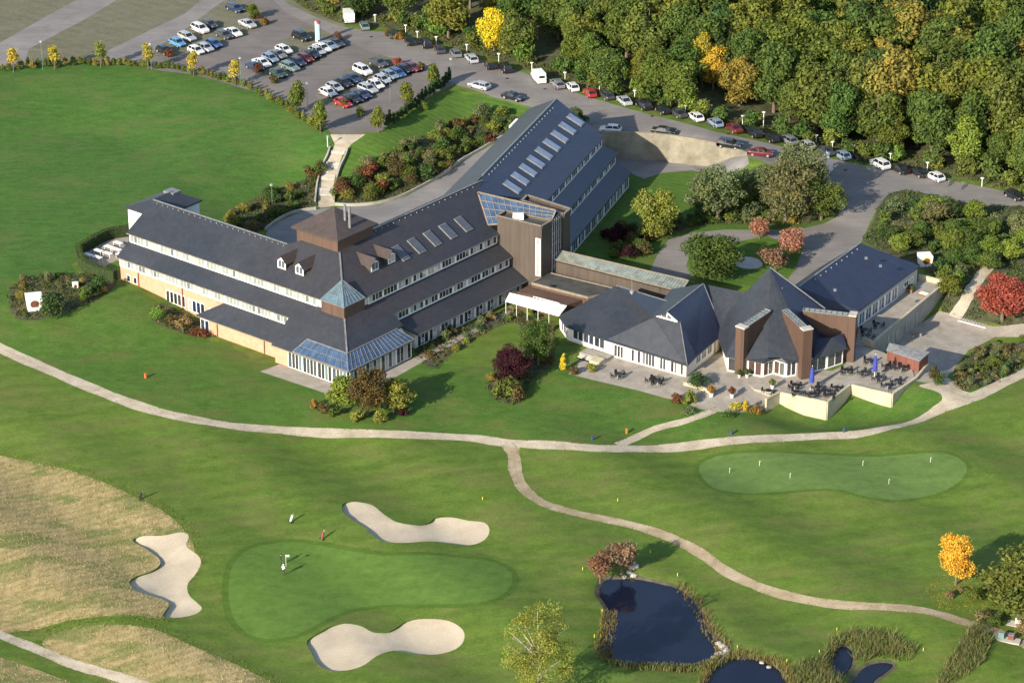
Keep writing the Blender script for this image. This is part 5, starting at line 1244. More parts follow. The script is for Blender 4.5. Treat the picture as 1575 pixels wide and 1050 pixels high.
for p in hp:
    q = (p.x+random.uniform(-.3,.3), p.y+random.uniform(-.5,.5), hgt(p.x,p.y))
    HS.append((shrub('column', q, random.uniform(1.2,1.6), random.choice(['olive','olive green','amber','olive','yellow green']), None, 'hedge shrub', 'hedge shrubs between field and car park', 'hedge_shrub', sz=random.uniform(.65,1.1)), 'narrow hedge shrub between field and car park', PX(q)[0]))
hc = smooth([tuple(G(a,b)[:2]) for a,b in [(590,200),(625,178),(660,150),(692,128)]], 20, False); acc = 0; last = hc[0]
for p in hc[1:]:
    acc += (p-last).length; last = p
    if acc > 1.15:
        acc = 0; HS.append((shrub('column', (p.x,p.y,hgt(p.x,p.y)), random.uniform(1.3,1.6), 'dark green', None, 'conifer', 'dark conifers of the car park hedge', 'conifer', sz=random.uniform(1.2,1.6)), 'dark conifer of the row beside the car park lane', PX((p.x,p.y,0))[0]))
label_rows(HS, '%s')
# ---- shrubs in beds
SH = []
def bedfill(poly, n, cols, where, smin, smax, group, keys=('bush','bush','grassy','ball'), mind=1.1):
    xs = [p[0] for p in poly]; ys = [p[1] for p in poly]; got = []; tries = 0; it = []
    while len(got) < n and tries < n*60:
        tries += 1; x = random.uniform(min(xs),max(xs)); y = random.uniform(min(ys),max(ys))
        if not inpoly(x,y,poly) or any((x-a)**2+(y-b)**2 < mind**2 for a,b in got): continue
        got.append((x,y)); c_ = random.choice(cols); s_ = random.uniform(smin,smax); k = random.choice(keys)
        o = shrub(k, (x,y,hgt(x,y)), s_, c_, None, 'shrub', group, sz=s_*random.uniform(.7,1.1)); it.append((o, c_+' shrub '+where, PX((x,y,0))[0]))
    label_rows(it, '%s')
bedfill(P_bed1, 66, ['green','dark green','olive','rust brown','green','tan','olive green','grey green','olive green','yellow green','rust red','tan','olive'], 'in the sloping bed above the back drive', 1.0, 2.0, 'shrubs in the bed above the back drive', mind=1.5)
bedfill(P_bed2, 30, ['green','olive','olive green','rust brown','dark green','tan','green','amber'], 'in the bed left of the stone stairs', .7, 1.6, 'shrubs left of the stairs', mind=1.3)
bedfill(P_bedL, 14, ['rust brown','olive','green','tan','grey green','amber'], 'in the oval bed round the white cube', .6, 1.1, 'shrubs round the white cube', mind=1.3)
bedfill(P_bedM, 26, ['green','olive','tan','rust brown','amber','grey green','dark green','yellow green'], 'in the winding bed before the hotel', .55, 1.15, 'shrubs before the hotel', mind=1.25)
bedfill(P_bedR, 34, ['grey green','rust brown','green','olive','tan','dark green','grey green'], 'in the heathy bed beside the right hand path', .6, 1.2, 'shrubs beside the right hand path', mind=1.15)
bedfill(P_bedg, 30, ['green','bright green','olive','rust brown','amber','dark green','olive green'], 'along the loop drive kerb', .6, 1.3, 'shrubs along the loop drive', mind=1.1)
bedfill([tuple(G(a,b)[:2]) for a,b in ((1440,915),(1500,880),(1580,930),(1600,990),(1530,965),(1470,950))], 18, ['olive','tan','green','olive green','grey green'], 'below the big green tree lower right', .6, 1.5, 'shrubs below the lower right tree', mind=1.3)
bedfill(gpoly([(920,392),(935,350),(975,345),(1005,375),(995,395),(950,400)]), 16, ['green','dark green','rust brown','olive','purple','olive green'], 'in the shaded bed behind the stair tower', 1.1, 2.0, 'shrubs behind the stair tower', mind=1.8)
bedfill(gpoly([(1062,316),(1100,322),(1135,318),(1160,330),(1130,345),(1075,345)]), 18, ['yellow green','amber','yellow green','bright green'], 'under the large olive tree', .8, 1.3, 'yellow shrubs under the olive tree', mind=1.1)
bedfill(gpoly([(1045,300),(1090,290),(1160,300),(1240,300),(1285,310),(1265,335),(1180,342),(1060,345),(1030,352),(1020,320)]), 22, ['dark green','green','olive green','grey green','olive'], 'beneath the olive trees of the drive garden', 1.3, 2.4, 'shrubs beneath the olive trees', mind=2.2)
gr = gpoly([(1336,376),(1352,345),(1372,326),(1410,320),(1500,338),(1575,352),(1575,400),(1540,400),(1525,420),(1500,400),(1480,440),(1450,470),(1440,420),(1415,405),(1360,378)])
gi = []; got = []
for _ in range(3000):
    x = random.uniform(60,110); y = random.uniform(-5,75)
    if inpoly(x,y,gr) and all((x-a)**2+(y-b)**2 > 3.1**2 for a,b in got) and len(got) < 60 and abs(x-U(1425,395,1).x)+abs(y-U(1425,395,1).y) > 4.5:
        got.append((x,y)); c_ = random.choice(['green','olive green','bright green','olive green','dark green','olive','grey green']); big = random.random() < .6
        if big: o = tree('small', (x,y,hgt(x,y)), random.uniform(.75,1.15), c_, None, 'tree', 'small trees of the right hand garden', 'garden_tree', sz=random.uniform(.5,.8)); w_ = ' small tree in the garden right of the hall'
        else: o = shrub('bush', (x,y,hgt(x,y)), random.uniform(1.2,2.0), c_, None, 'shrub', 'shrubs of the right hand garden'); w_ = ' shrub in the garden right of the hall'
        gi.append((o, c_+w_, PX((x,y,0))[0]))
label_rows(gi, '%s')
def S(key, px, py, s, col, label, **k): return shrub(key, G(px,py), s, col, label, **k)
S('ball', 243,492, 1.35, 'bright green', 'bright green round bush by the salmon wall')
S('bush', 265,500, 1.3, 'rust brown', 'reddish brown shrub next to the round green bush'); S('grassy', 284,505, 1.5, 'tan', 'tan ornamental grass clump by the salmon wall')
S('low', 312,516, 1.5, 'rust red', 'low rust red ground shrub under the long wing'); S('low', 298,513, 1.1, 'rust red', 'smaller rust red low shrub left of the larger one')
S('ball', 82,487, 2.5, 'dark green', 'large dark green rounded bush beside the white cube', sz=2.2); S('column', 130,466, 2.0, 'bright green', 'clipped bright green column bush left of the hedge', sz=1.35); S('bush', 148,452, 2.0, 'dark green', 'dark green bush behind the clipped column')
S('column', 866,570, 1.4, 'yellow', 'yellow columnar conifer left of the restaurant steps', sz=1.55, cat='conifer', name='conifer')
S('bush', 775,612, 2.3, 'olive green', 'olive green bush below the purple tree'); S('bush', 797,615, 1.4, 'rust brown', 'brown bush right below the purple tree')
S('ball', 1072,594, 2.0, 'dark green', 'big dark green ball shrub at the restaurant corner', sz=1.35)
S('bush', 1060,622, 1.5, 'yellow green', 'yellow green shrub by the terrace path'); S('bush', 1043,620, 1.15, 'rust red', 'dark red shrub left of the yellow green one'); S('low', 1058,636, 1.2, 'grey green', 'grey low cushion shrub by the terrace path')
S('column', 1146,632, 1.0, 'yellow', 'small golden conifer in the flower bed by the terrace', sz=1.05, cat='conifer', name='conifer'); S('low', 1132,628, 1.3, 'golden yellow', 'orange yellow flowers left of the golden conifer', cat='flowers', name='flower_clump'); S('low', 1160,634, 1.4, 'orange', 'orange flowers right of the golden conifer', cat='flowers', name='flower_clump'); S('low', 1120,640, 1.3, 'green', 'low green shrub at the terrace corner')
S('bush', 930,600, .01+.7, 'green', 'small green shrub at the foot of the restaurant steps') if False else S('bush', 908,571, 1.0, 'yellow green', 'light green shrub at the foot of the restaurant steps')
S('bush', 880,575, 1.0, 'rust brown', 'brown shrub between golden conifer and steps')
S('bush', 548,648, 1.3, 'yellow green', 'yellow green shrub under the brown autumn tree, left of its trunk'); S('bush', 586,648, 1.3, 'yellow green', 'yellow green shrub under the brown autumn tree, right of its trunk'); S('bush', 498,635, 1.2, 'rust brown', 'rust brown shrub left of the autumn trees'); S('bush', 484,628, 1.0, 'orange', 'orange shrub at the path side left of the autumn trees'); S('bush', 514,640, 1.1, 'green', 'green shrub in front of the autumn trees'); S('bush', 620,640, 1.0, 'purple', 'dark purple bush right of the autumn trees')
S('column', 1435,585, 2.3, 'rust brown', 'brownish column shrub beside the timber shed', sz=1.2); S('bush', 1446,592, 1.2, 'dark green', 'dark green shrub right of the column shrub')
S('bush', 653,168, 1.0, 'olive', 'small olive shrub at the conifer hedge')
for i,(a_,b_,c_) in enumerate(((260,88,'rust red'),(398,112,'rust red'),(392,30,'rust red'),(407,38,'orange'),(520,62,'rust red'),(612,100,'red'),(648,108,'rust brown'),(420,128,'rust brown'),(530,165,'rust brown'),(555,178,'olive'),(612,62,'orange'),(600,56,'rust brown'))):
    S('bush', a_, b_, 1.15, c_, '%s shrub among the parking blocks, %s from the left'%(c_, ordw(i)), group='shrubs among the parking blocks')
# clipped hedge round the small white terrace
hdg = gpoly([(200,362),(165,368),(128,388),(122,395),(128,412),(150,424),(178,432)])
hm = MB(); P_ = [Vector(p) for p in smooth(hdg, 4, False)]
for i in range(len(P_)-1):
    a_, b_ = P_[i], P_[i+1]; hm.bar(V3(a_,hgt(a_.x,a_.y)+.95), V3(b_,hgt(b_.x,b_.y)+.95), 1.1, 2.0)
he = empty('clipped_hedge', V3(P_[6],0), 0, 'tall clipped green hedge enclosing the white tables beside the long wing', 'hedge')
hcore = hm.build('hedge_core', simple('hedge inside', (.02,.035,.01), .95), he)
bl = []
for i in range(len(P_)-1):
    a_, b_ = P_[i], P_[i+1]; k = max(1,int((b_-a_).length/.45))
    for j in range(k):
        p = a_.lerp(b_, j/k)
        for z in (.5,1.1,1.75): bl.append((p.x,p.y,hgt(p.x,p.y)+z,.72,.72,.45))
lo = mobj('hedge_leaves', leaf_mesh('hedge_leaves', bl, 11000, .085, M['leafy'], 5), he, tuple(-he.location)); lo.color = (.085,.13,.022,1)
# ---- stuff: ground cover, straw tufts, reeds
def tufts(name, pos, h, wd, mat, col, seed, lean=.5, blades=3):
    r = np.random.default_rng(seed); n = len(pos)*blades; P0_ = np.repeat(np.array(pos,float), blades, 0)+np.c_[r.normal(size=(n,2))*wd*1.6, np.zeros(n)]
    a = r.random(n)*6.283; d = np.c_[np.cos(a),np.sin(a),np.zeros(n)]; H_ = h*(.6+.7*r.random(n)); ln = r.normal(size=(n,2))*lean*h*.5
    top = P0_+np.c_[ln, H_]; v = np.stack([P0_-d*wd, P0_+d*wd, top+d*wd*.3, top-d*wd*.3],1).reshape(-1,3)
    me = bpy.data.meshes.new(name); me.vertices.add(4*n); me.vertices.foreach_set('co', v.ravel()); me.loops.add(4*n); me.loops.foreach_set('vertex_index', np.arange(4*n)); me.polygons.add(n)
    me.polygons.foreach_set('loop_start', np.arange(0,4*n,4)); me.polygons.foreach_set('loop_total', np.full(n,4)); me.materials.append(mat); me.update()
    o = mobj(name, me); o.color = (*col,1); o['kind'] = 'stuff'; return o
def scatter(polys, dens, excl=()):
    out = []
    for poly in polys:
        xs = [p[0] for p in poly]; ys = [p[1] for p in poly]; x0,x1,y0,y1 = min(xs),max(xs),min(ys),max(ys); n = int((x1-x0)*(y1-y0)*dens)
        X = rng.uniform(x0,x1,n); Y = rng.uniform(y0,y1,n); k = np_in(poly,X,Y)
        for e in excl: k &= ~np_in(e,X,Y)
        out += [(a,b,hgt(a,b)) for a,b in zip(X[k],Y[k])]
    return out
ps = scatter([P_str1,P_str2,P_str3], 7, (P_b[0],P_p3)); random.shuffle(ps)
h1_ = ps[:len(ps)*2//3]; h2_ = ps[len(ps)*2//3:]
tufts('straw_grass', h1_, .15, .035, M['reed'], (.40,.33,.18), 3, .9, 2); tufts('straw_grass', h2_, .15, .035, M['reed'], (.18,.19,.07), 4, .9, 2)
def ring_pts(poly, lo, hi, n, sel=None):
    out = []; P_ = [Vector(p) for p in poly]
    sg = 1 if sum(P_[j-1].x*P_[j].y-P_[j].x*P_[j-1].y for j in range(len(P_))) > 0 else -1
    for _ in range(n):
        i = random.randrange(len(P_)); a_, b_ = P_[i-1], P_[i]; d = (b_-a_).normalized(); nn = Vector((d.y,-d.x))*sg; p = a_.lerp(b_,random.random())+nn*random.uniform(lo,hi)
        if sel is None or sel(*PX((p.x,p.y,0))): out.append((p.x,p.y))
    return out
def zat(x, y):
    z = hgt(x,y)
    for i, pp in enumerate(pondpolys):
        d = distpoly(pp, np.array([x]), np.array([y]))[0][0]; ins = inpoly(x,y,pp)
        if ins: return WATERZ[i]-.1
        if d < 2.2: z = lerp(WATERZ[i]-.1, z, (d/2.2)**.8)
    return z
rp = [(x,y,zat(x,y)) for x,y in ring_pts(P_pond1, -.9, 1.4, 1800, lambda a,b: (b > 990) or (a > 1040) or (a < 950 and b > 930))]
tufts('reeds', rp, .5, .04, M['reed'], (.17,.14,.06), 8, .5, 3)
rp = [(x,y,zat(x,y)) for x,y in ring_pts(P_pond1, -.3, 1.8, 900, lambda a,b: b > 1003)]
tufts('reeds', rp, .8, .05, M['reed'], (.10,.135,.045), 9, .4, 3)
rp = [(x,y,zat(x,y)) for x,y in ring_pts(P_pond2, -.2, 1.2, 500)]
tufts('reeds', rp, .8, .05, M['reed'], (.16,.14,.055), 10, .5, 3)
reedp = [gpoly(q) for q in ([(1262,1010),(1275,985),(1300,972),(1340,970),(1380,975),(1412,1000),(1400,1018),(1375,1012),(1350,1008),(1330,1015),(1312,1010),(1305,990),(1290,990),(1278,1012),(1275,1045),(1262,1040)], [(1210,1025),(1260,1015),(1300,1045),(1300,1090),(1220,1090)], [(1470,1000),(1490,965),(1512,960),(1525,985),(1515,1015),(1480,1045),(1440,1060),(1450,1030)])]
rp = [(x,y,zat(x,y)) for x,y,_ in scatter(reedp, 12, (P_pond3,P_pond4))]
tufts('reeds', rp[::2], .95, .045, M['reed'], (.15,.15,.065), 11, .9, 3); tufts('reeds', rp[1::2], .8, .05, M['reed'], (.09,.12,.04), 19, .9, 3)
def cover(name, pts, col, seed, s_=.16, k=9):
    r = np.random.default_rng(seed); P_ = np.array(pts); me = leaf_mesh(name, [(a,b,c+.15,.55,.55,.3) for a,b,c in P_], len(P_)*k, s_, M['leafy'], seed, .9)
    o = mobj(name, me); o.color = (*col,1); o['kind'] = 'stuff'; return o
cp = scatter([P_bed1,P_bed2,P_bedL,P_bedR,P_bedM,P_bedg,P_bedF], 2.0); random.shuffle(cp); n3 = len(cp)//3
cover('ground_cover', cp[:n3], (.085,.115,.035), 12); cover('ground_cover', cp[n3:2*n3], (.16,.12,.055), 15); cover('ground_cover', cp[2*n3:], (.05,.085,.03), 16)
cp = scatter([gpoly([(a+(-6 if 0 else 0),b) for a,b in edge]+[(x+16,y-16) for x,y in edge[::-1]])], .8); cover('woodland_edge_cover', cp, (.10,.12,.035), 17, .2, 10)
cover('ground_cover', scatter([P_gardR], 1.0, (P_pup,P_lc,P_deck)), (.08,.115,.035), 13, .18)
lv = scatter([gpoly([(1420,905),(1450,880),(1510,885),(1540,905),(1510,945),(1440,935)])], 9)
tufts('fallen_leaves', lv, .05, .07, M['reed'], (.45,.27,.05), 14, .5, 1)

bt = ring_pts(P_str1, -.6, 1.6, 2600)+ring_pts(P_str2, -.6, 1.6, 1500)
tufts('straw_grass', [(x,y,hgt(x,y)) for x,y in bt if not inpoly(x,y,P_b[0]) and not inpoly(x,y,P_p3)], .12, .045, M['reed'], (.12,.16,.04), 21, .9, 2)

pe_ = []
for P0_, wd_ in ((P_main,1.0),(P_p2,1.0),(P_p3,1.0),(P_p4,1.0)):
    for x, y in ring_pts(P0_, -.28, .06, int(len(P0_)*4)): pe_.append((x,y,hgt(x,y)))
tufts('path_edge_grass', pe_, .06, .06, M['reed'], (.085,.14,.03), 31, .9, 2)
ctr_ = []
for poly_ in (P_main, P_p3, P_p2):
    n_ = len(poly_)//2
    for i in range(n_-1):
        a_, b_ = Vector(poly_[i]), Vector(poly_[2*n_-1-i]); a2, b2 = Vector(poly_[i+1]), Vector(poly_[2*n_-2-i]); L_ = (a2-a_).length
        for _ in range(int(L_*7)):
            t = random.random(); p = a_.lerp(a2,t).lerp(b_.lerp(b2,t), random.gauss(.5,.06))
            if math.sin(i*.31)+random.uniform(-1,1) > -.2: ctr_.append((p.x,p.y,hgt(p.x,p.y)))
tufts('path_centre_grass', ctr_, .05, .06, M['reed'], (.14,.15,.06), 32, .9, 1)
# ------------------------------------------------------------------ cars
CK = {}
def section_loft(m_, secs, mi=0, capx=True):
    """secs: list of rings (lists of points, equal length), closed round"""
    n = len(secs[0]); vs = [p for s_ in secs for p in s_]; fs = []
    for i in range(len(secs)-1):
        for k in range(n): fs.append((i*n+k, i*n+(k+1)%n, (i+1)*n+(k+1)%n, (i+1)*n+k))
    fs += [tuple(range(n)), tuple(range(len(vs)-1, len(vs)-n-1, -1))]; m_.add(vs, fs, mi)
def carkind(key, L, W, Hh, belt, hood, boot, cab0, cab1, roof0, roof1):
    """x forward. hood/boot = heights at the ends; cab0..cab1 base of the glasshouse, roof0..roof1 its top"""
    b = MB(); hw = W/2; secs = []
    xs = [(-L/2,.45,boot*.86,.86),(-L/2+.12,.28,boot,.95),(-L/2+.7,.22,boot+.02,1),(cab0,.2,belt,1),(0,.2,belt,1),(cab1,.2,belt,1),(L/2-.75,.22,hood+.05,.98),(L/2-.15,.28,hood-.08,.9),(L/2,.42,hood-.28,.78)]
    for x, zb, zt, k in xs:
        w_ = hw*k; secs.append([(x,-w_*.92,zb),(x,-w_,zb+.18),(x,-w_,zt-.16),(x,-w_*.9,zt),(x,w_*.9,zt),(x,w_,zt-.16),(x,w_,zb+.18),(x,w_*.92,zb)])
    section_loft(b, secs)
    rw = hw*.74   # roof skin
    section_loft(b, [[(x,-rw*k,Hh-.07),(x,-rw*k*.86,Hh-o),(x,rw*k*.86,Hh-o),(x,rw*k,Hh-.07),(x,0,Hh-.09)] for x,k,o in ((roof0-.05,.94,.03),((roof0+roof1)/2,1,0),(roof1+.1,.94,.05))])
    gw = hw*.90
    for xa, xb in ((cab0+.04,roof0),(cab1-.04,roof1)):
        for s_ in (-1,1): b.bar((xa,s_*gw*.96,belt-.02),(xb,s_*rw*.96,Hh-.06),.07,.08)
    xm = (cab0+cab1)/2-.1
    for s_ in (-1,1): b.bar((xm,s_*gw*.985,belt-.02),(xm,s_*rw*.99,Hh-.06),.09,.05)
    for s_ in (-1,1): b.box((cab1-.35, s_*(hw+.08), belt+.05), (.18,.16,.13))
    g = MB(); gl = [[(cab0+.03,-gw,belt-.03),(roof0+.0,-rw,Hh-.07),(roof0,rw,Hh-.07),(cab0+.03,gw,belt-.03)], [(cab1-.03,-gw,belt-.03),(roof1,-rw,Hh-.07),(roof1,rw,Hh-.07),(cab1-.03,gw,belt-.03)]]
    section_loft(g, gl)
    whl = MB(); r_ = .32
    def wh(m_, r2, w2, y0):
        n = 12
        vs = [(r2*math.cos(2*math.pi*k/n), y0+s*w2/2, r2*math.sin(2*math.pi*k/n)) for s in (-1,1) for k in range(n)]
        m_.add(vs, [tuple(range(n)), tuple(range(2*n-1,n-1,-1))]+[(k,(k+1)%n,n+(k+1)%n,n+k) for k in range(n)])
    wh(whl, r_, .21, 0); rim = MB(); wh(rim, .205, .235, 0)
    hl = MB(); hl.box((0,0,0),(.16,.30,.15)); tl = MB(); tl.box((0,0,0),(.12,.22,.20))
    def fin_(m_, nm, mt, sm=False):
        o = m_.build(nm, M[mt], smooth=sm); me = o.data; bpy.data.objects.remove(o); return me
    CK[key] = dict(body=fin_(b,'car_body','carpaint'), glass=fin_(g,'car_glass','carglass'), tyre=fin_(whl,'car_tyre','tyre'), rim=fin_(rim,'car_rim','rim'), hl=fin_(hl,'car_headlight','lampglass'), tl=fin_(tl,'car_taillight','taillamp'),
                   L=L, W=W, hood=hood, boot=boot, wb=L*.30)
carkind('hatchback', 4.1, 1.75, 1.47, .92, .86, .92, -1.85, 1.05, -1.35, .35)
carkind('estate car', 4.7, 1.82, 1.47, .93, .86, .93, -2.15, 1.1, -1.75, .35)
carkind('saloon', 4.6, 1.82, 1.43, .91, .84, .93, -1.55, 1.1, -.85, .35)
carkind('suv', 4.6, 1.88, 1.70, 1.06, 1.0, 1.06, -2.1, 1.2, -1.8, .5)
PAINT = {'white':(.62,.62,.60),'black':(.012,.012,.014),'silver':(.34,.36,.38),'grey':(.15,.155,.16),'dark grey':(.045,.048,.052),'dark blue':(.018,.03,.075),'blue':(.03,.08,.22),'light blue':(.08,.24,.42),'red':(.30,.02,.02),'dark red':(.12,.012,.015),'dark green':(.02,.05,.045),'grey green':(.13,.18,.17),'silver blue':(.17,.23,.31),'pale grey':(.30,.31,.31)}
CARS = []
def car(kind, px, py, head, col, label, group='parked cars'):
    k = CK[kind]; p = G(px, py+6); jt = random.uniform(-2,2)
    e = empty('parked_car', (p.x,p.y,p.z+.02), R(head+jt), label, 'car', group); e.scale = (1.07,1.07,1.04)
    mobj('body', k['body'], e).color = (*PAINT[col],1); mobj('window_glass', k['glass'], e)
    for sx in (-1,1):
        for sy in (-1,1):
            w_ = mobj('wheel', k['tyre'], e, (sx*k['wb'], sy*(k['W']/2-.09), .32)); mobj('rim', k['rim'], w_)
    for sy in (-1,1):
        mobj('headlight', k['hl'], e, (k['L']/2-.14, sy*(k['W']/2-.34), k['hood']-.2)); mobj('tail_light', k['tl'], e, (-k['L']/2+.07, sy*(k['W']/2-.2), k['boot']-.2))
    CARS.append(e); return e
def carrow(items, head, where):
    n = len(items)
    for i, it in enumerate(items):
        kd, x, y, c = it[:4]; hd = it[4] if len(it) > 4 else (head[0]+(head[1]-head[0])*i/max(1,n-1) if isinstance(head,tuple) else head)
        car(kd, x, y, hd, c, '%s %s, %s from left in %s'%(c, kd, ordw(i), where), 'cars in '+where)
hA = -50
carrow([('hatchback',253,76,'black'),('hatchback',273,64,'light blue'),('estate car',288,55,'silver'),('suv',308,43,'white'),('hatchback',322,36,'dark grey'),('estate car',362,11,'dark blue')], hA, 'the back row of the left parking block')
carrow([('hatchback',302,76,'white'),('hatchback',316,72,'silver'),('hatchback',329,66,'blue'),('saloon',345,52,'dark grey'),('saloon',359,48,'white'),('saloon',381,35,'silver')], hA, 'the front row of the left parking block')
carrow([('saloon',392,101,'dark blue'),('saloon',403,95,'white'),('hatchback',416,88,'silver blue'),('saloon',427,82,'grey'),('hatchback',437,75,'white'),('suv',464,55,'black')], hA, 'the back row of the middle parking block')
carrow([('saloon',428,111,'dark green'),('estate car',446,101,'grey green'),('hatchback',458,94,'dark blue'),('hatchback',470,88,'dark red'),('saloon',479,82,'black'),('hatchback',488,77,'silver'),('saloon',496,72,'white'),('saloon',506,68,'silver blue'),('hatchback',517,65,'dark grey')], hA, 'the front row of the middle parking block')
carrow([('hatchback',505,141,'white'),('hatchback',515,133,'silver'),('saloon',528,126,'black'),('saloon',543,119,'dark blue'),('suv',558,107,'white'),('saloon',582,95,'dark grey')], hA, 'the back row of the right parking block')
carrow([('hatchback',528,157,'red'),('saloon',543,150,'black'),('saloon',556,144,'dark blue'),('estate car',566,135,'silver'),('hatchback',578,129,'white'),('hatchback',588,121,'silver'),('hatchback',600,114,'silver blue'),('hatchback',611,111,'blue'),('hatchback',622,105,'black'),('saloon',634,102,'dark red')], hA, 'the front row of the right parking block')
carrow([('hatchback',561,38,'grey green'),('estate car',604,50,'dark green'),('saloon',630,61,'black'),('suv',655,65,'black'),('hatchback',676,74,'dark grey'),('hatchback',701,80,'grey'),('estate car',725,88,'silver'),('hatchback',753,98,'black'),('suv',777,103,'black'),
 ('estate car',857,127,'grey'),('hatchback',880,132,'white'),('hatchback',907,141,'red'),('hatchback',933,145,'dark grey'),('saloon',960,153,'silver'),('suv',990,160,'black'),('hatchback',1019,167,'black'),('saloon',1043,172,'dark grey'),('hatchback',1070,178,'white'),('hatchback',1100,187,'silver blue'),
 ('saloon',1128,195,'dark red'),('suv',1158,202,'black'),('hatchback',1185,210,'black'),('estate car',1212,213,'grey'),('hatchback',1240,221,'pale grey'),('saloon',1268,230,'dark grey'),('hatchback',1295,237,'silver blue'),('suv',1353,251,'white'),('saloon',1383,258,'black'),('saloon',1412,263,'black'),('hatchback',1438,270,'white')], (102,120), 'the long row along the woodland')
car('estate car', 737,130, 143, 'silver', 'silver estate car parked alone on the lawn side of the road', 'cars on the building side of the road')
car('saloon', 789,147, -38, 'black', 'black saloon parked right of the lone silver estate', 'cars on the building side of the road')
car('hatchback', 939,197, 170, 'white', 'white hatchback half hidden by the gable of the third wing', 'cars on the building side of the road')
car('saloon', 1021,200, -18, 'black', 'black saloon parked above the curved retaining wall', 'cars on the building side of the road')
car('suv', 1122,221, -24, 'black', 'black suv parked near the end of the curved wall', 'cars on the building side of the road')
car('saloon', 1170,233, -12, 'dark red', 'dark red saloon beside the end of the curved wall', 'cars on the building side of the road')
car('hatchback', 1560,299, -60, 'black', 'black hatchback at the far right edge of the road', 'cars on the building side of the road')
# vans
def van(px, py, head, label, L=5.2, H_=2.3, box=False):
    p = G(px,py+8); e = empty('parked_van', (p.x,p.y,p.z+.02), R(head), label, 'van', 'white vans along the woodland'); hw = 1.0
    b = MB()
    if box:
        b.box((-.6,0,1.55),(L-1.8,2.1,2.0)); section_loft(b, [[(x,-hw*k,.3),(x,-hw*k,z),(x,hw*k,z),(x,hw*k,.3)] for x,k,z in ((L/2-1.55,.95,1.9),(L/2-1.0,.95,1.85),(L/2-.5,.95,1.15),(L/2,.85,.95))])
    else: section_loft(b, [[(x,-hw*.95*k,.3),(x,-hw*k,.8),(x,-hw*.88*k,z),(x,hw*.88*k,z),(x,hw*k,.8),(x,hw*.95*k,.3)] for x,k,z in ((-L/2,.95,H_-.06),(-L/2+.2,1,H_),(L/2-1.9,1,H_),(L/2-1.3,.98,H_-.15),(L/2-.65,.95,1.25),(L/2-.1,.9,1.05),(L/2,.85,.7))])
    o = b.build('body', M['carpaint']); o.parent = e; o.color = (.78,.78,.76,1)
    g = MB(); g.add([(L/2-1.28,-.8,H_-.25),(L/2-1.28,.8,H_-.25),(L/2-.62,.85,1.32),(L/2-.62,-.85,1.32)],[(0,1,2,3)]) if not box else g.add([(L/2-.95,-.8,1.8),(L/2-.95,.8,1.8),(L/2-.48,.85,1.2),(L/2-.48,-.85,1.2)],[(0,1,2,3)])
    o = g.build('windscreen', M['carglass']); o.parent = e
    if not box:
        g = MB(); g.box((-L/2-.015,0,1.6),(.03,1.2,.5)); o = g.build('rear_window', M['carglass']); o.parent = e
        d_ = MB(); d_.box((-L/2-.02,0,1.2),(.03,.03,1.6)); o = d_.build('door_gap', M['black']); o.parent = e
    for sx in (-1,1):
        for sy in (-1,1): w_ = mobj('wheel', CK['suv']['tyre'], e, (sx*L*.31, sy*.9, .33)); mobj('rim', CK['suv']['rim'], w_)
    for sy in (-1,1):
        mobj('tail_light', CK['suv']['tl'], e, (-L/2+.03, sy*.85, .95)); mobj('headlight', CK['suv']['hl'], e, (L/2-.12, sy*.7, .8))
    return e
van(828,116, 106, 'white panel van parked between the cars along the woodland'); van(536,25, 100, 'white box truck at the start of the woodland row', 5.6, 2.4, True)
# motorbikes and bicycles
def bike(px, py, head, label, motor=True):
    p = G(px,py); e = empty('motorbike' if motor else 'bicycle', (p.x,p.y,p.z), R(head), label, 'motorbike' if motor else 'bicycle', 'two wheelers by the road')
    for sx in (-1,1): w_ = mobj('wheel', CK['suv']['tyre'], e, (sx*.68,0,.32)); w_.scale = (1,.45 if motor else .2,1)
    b = MB(); b.bar((-.68,0,.34),(-.1,0,.75),.08,.08); b.bar((-.1,0,.75),(.45,0,.85),.3 if motor else .05,.28 if motor else .05); b.bar((.68,0,.34),(.42,0,1.0),.07,.07); b.bar((.4,-.35,1.02),(.4,.35,1.02),.04,.04); b.bar((-.7,0,.82),(-.05,0,.80),.26 if motor else .12,.12)
    if motor: b.box((0,0,.45),(.5,.3,.4))
    b.build('frame', M['black' if motor else 'metal']).parent = e; return e
bike(1316,246,115,'black motorbike left in the gap of the parking row'); bike(1326,250,112,'black motorbike right in the gap of the parking row')
bike(1459,284,80,'bicycle leaning near the right end of the row',False); bike(1480,289,75,'second bicycle, right of the other, by the road end',False)
# ------------------------------------------------------------------ posts, lamps, signs, flags
def bollard(px, py, h_, i):
    p = G(px, py+9); e = empty('path_light', p, 0, 'white path light, %s from the left along the woodland'%ordw(i), 'lamp post', 'white path lights along the woodland')
    MB().tube([(0,0,-.1),(0,0,h_)], .07, 6).build('post', M['white']).parent = e; MB().lathe([(.08,h_-.05),(.34,h_+.12),(.36,h_+.22),(.1,h_+.26)], n=10).build('lamp_head', M['white']).parent = e
for i,(a_,b_) in enumerate(((577,26),(624,42),(642,52),(671,60),(718,72),(767,86),(818,100),(869,115),(922,130),(976,143),(1031,157),(1054,166),(1087,170),(1142,182),(1174,187),(1198,197),(1255,212),(1280,222),(1312,227),(1369,240),(1426,254),(1510,278))): bollard(a_, b_, 3.0 if a_ == 1174 else 1.55, i)
def lamppost(px, py, h_, i, lab):
    p = G(px,py); e = empty('street_lamp', p, 0, lab, 'street lamp', 'green street lamps')
    MB().tube([(0,0,-.1),(0,0,h_)], [.05,.035], 6).build('post', M['teal']).parent = e; MB().lathe([(.06,h_),(.34,h_+.05),(.30,h_+.25),(.08,h_+.4)], n=10).build('lamp_head', M['metal']).parent = e
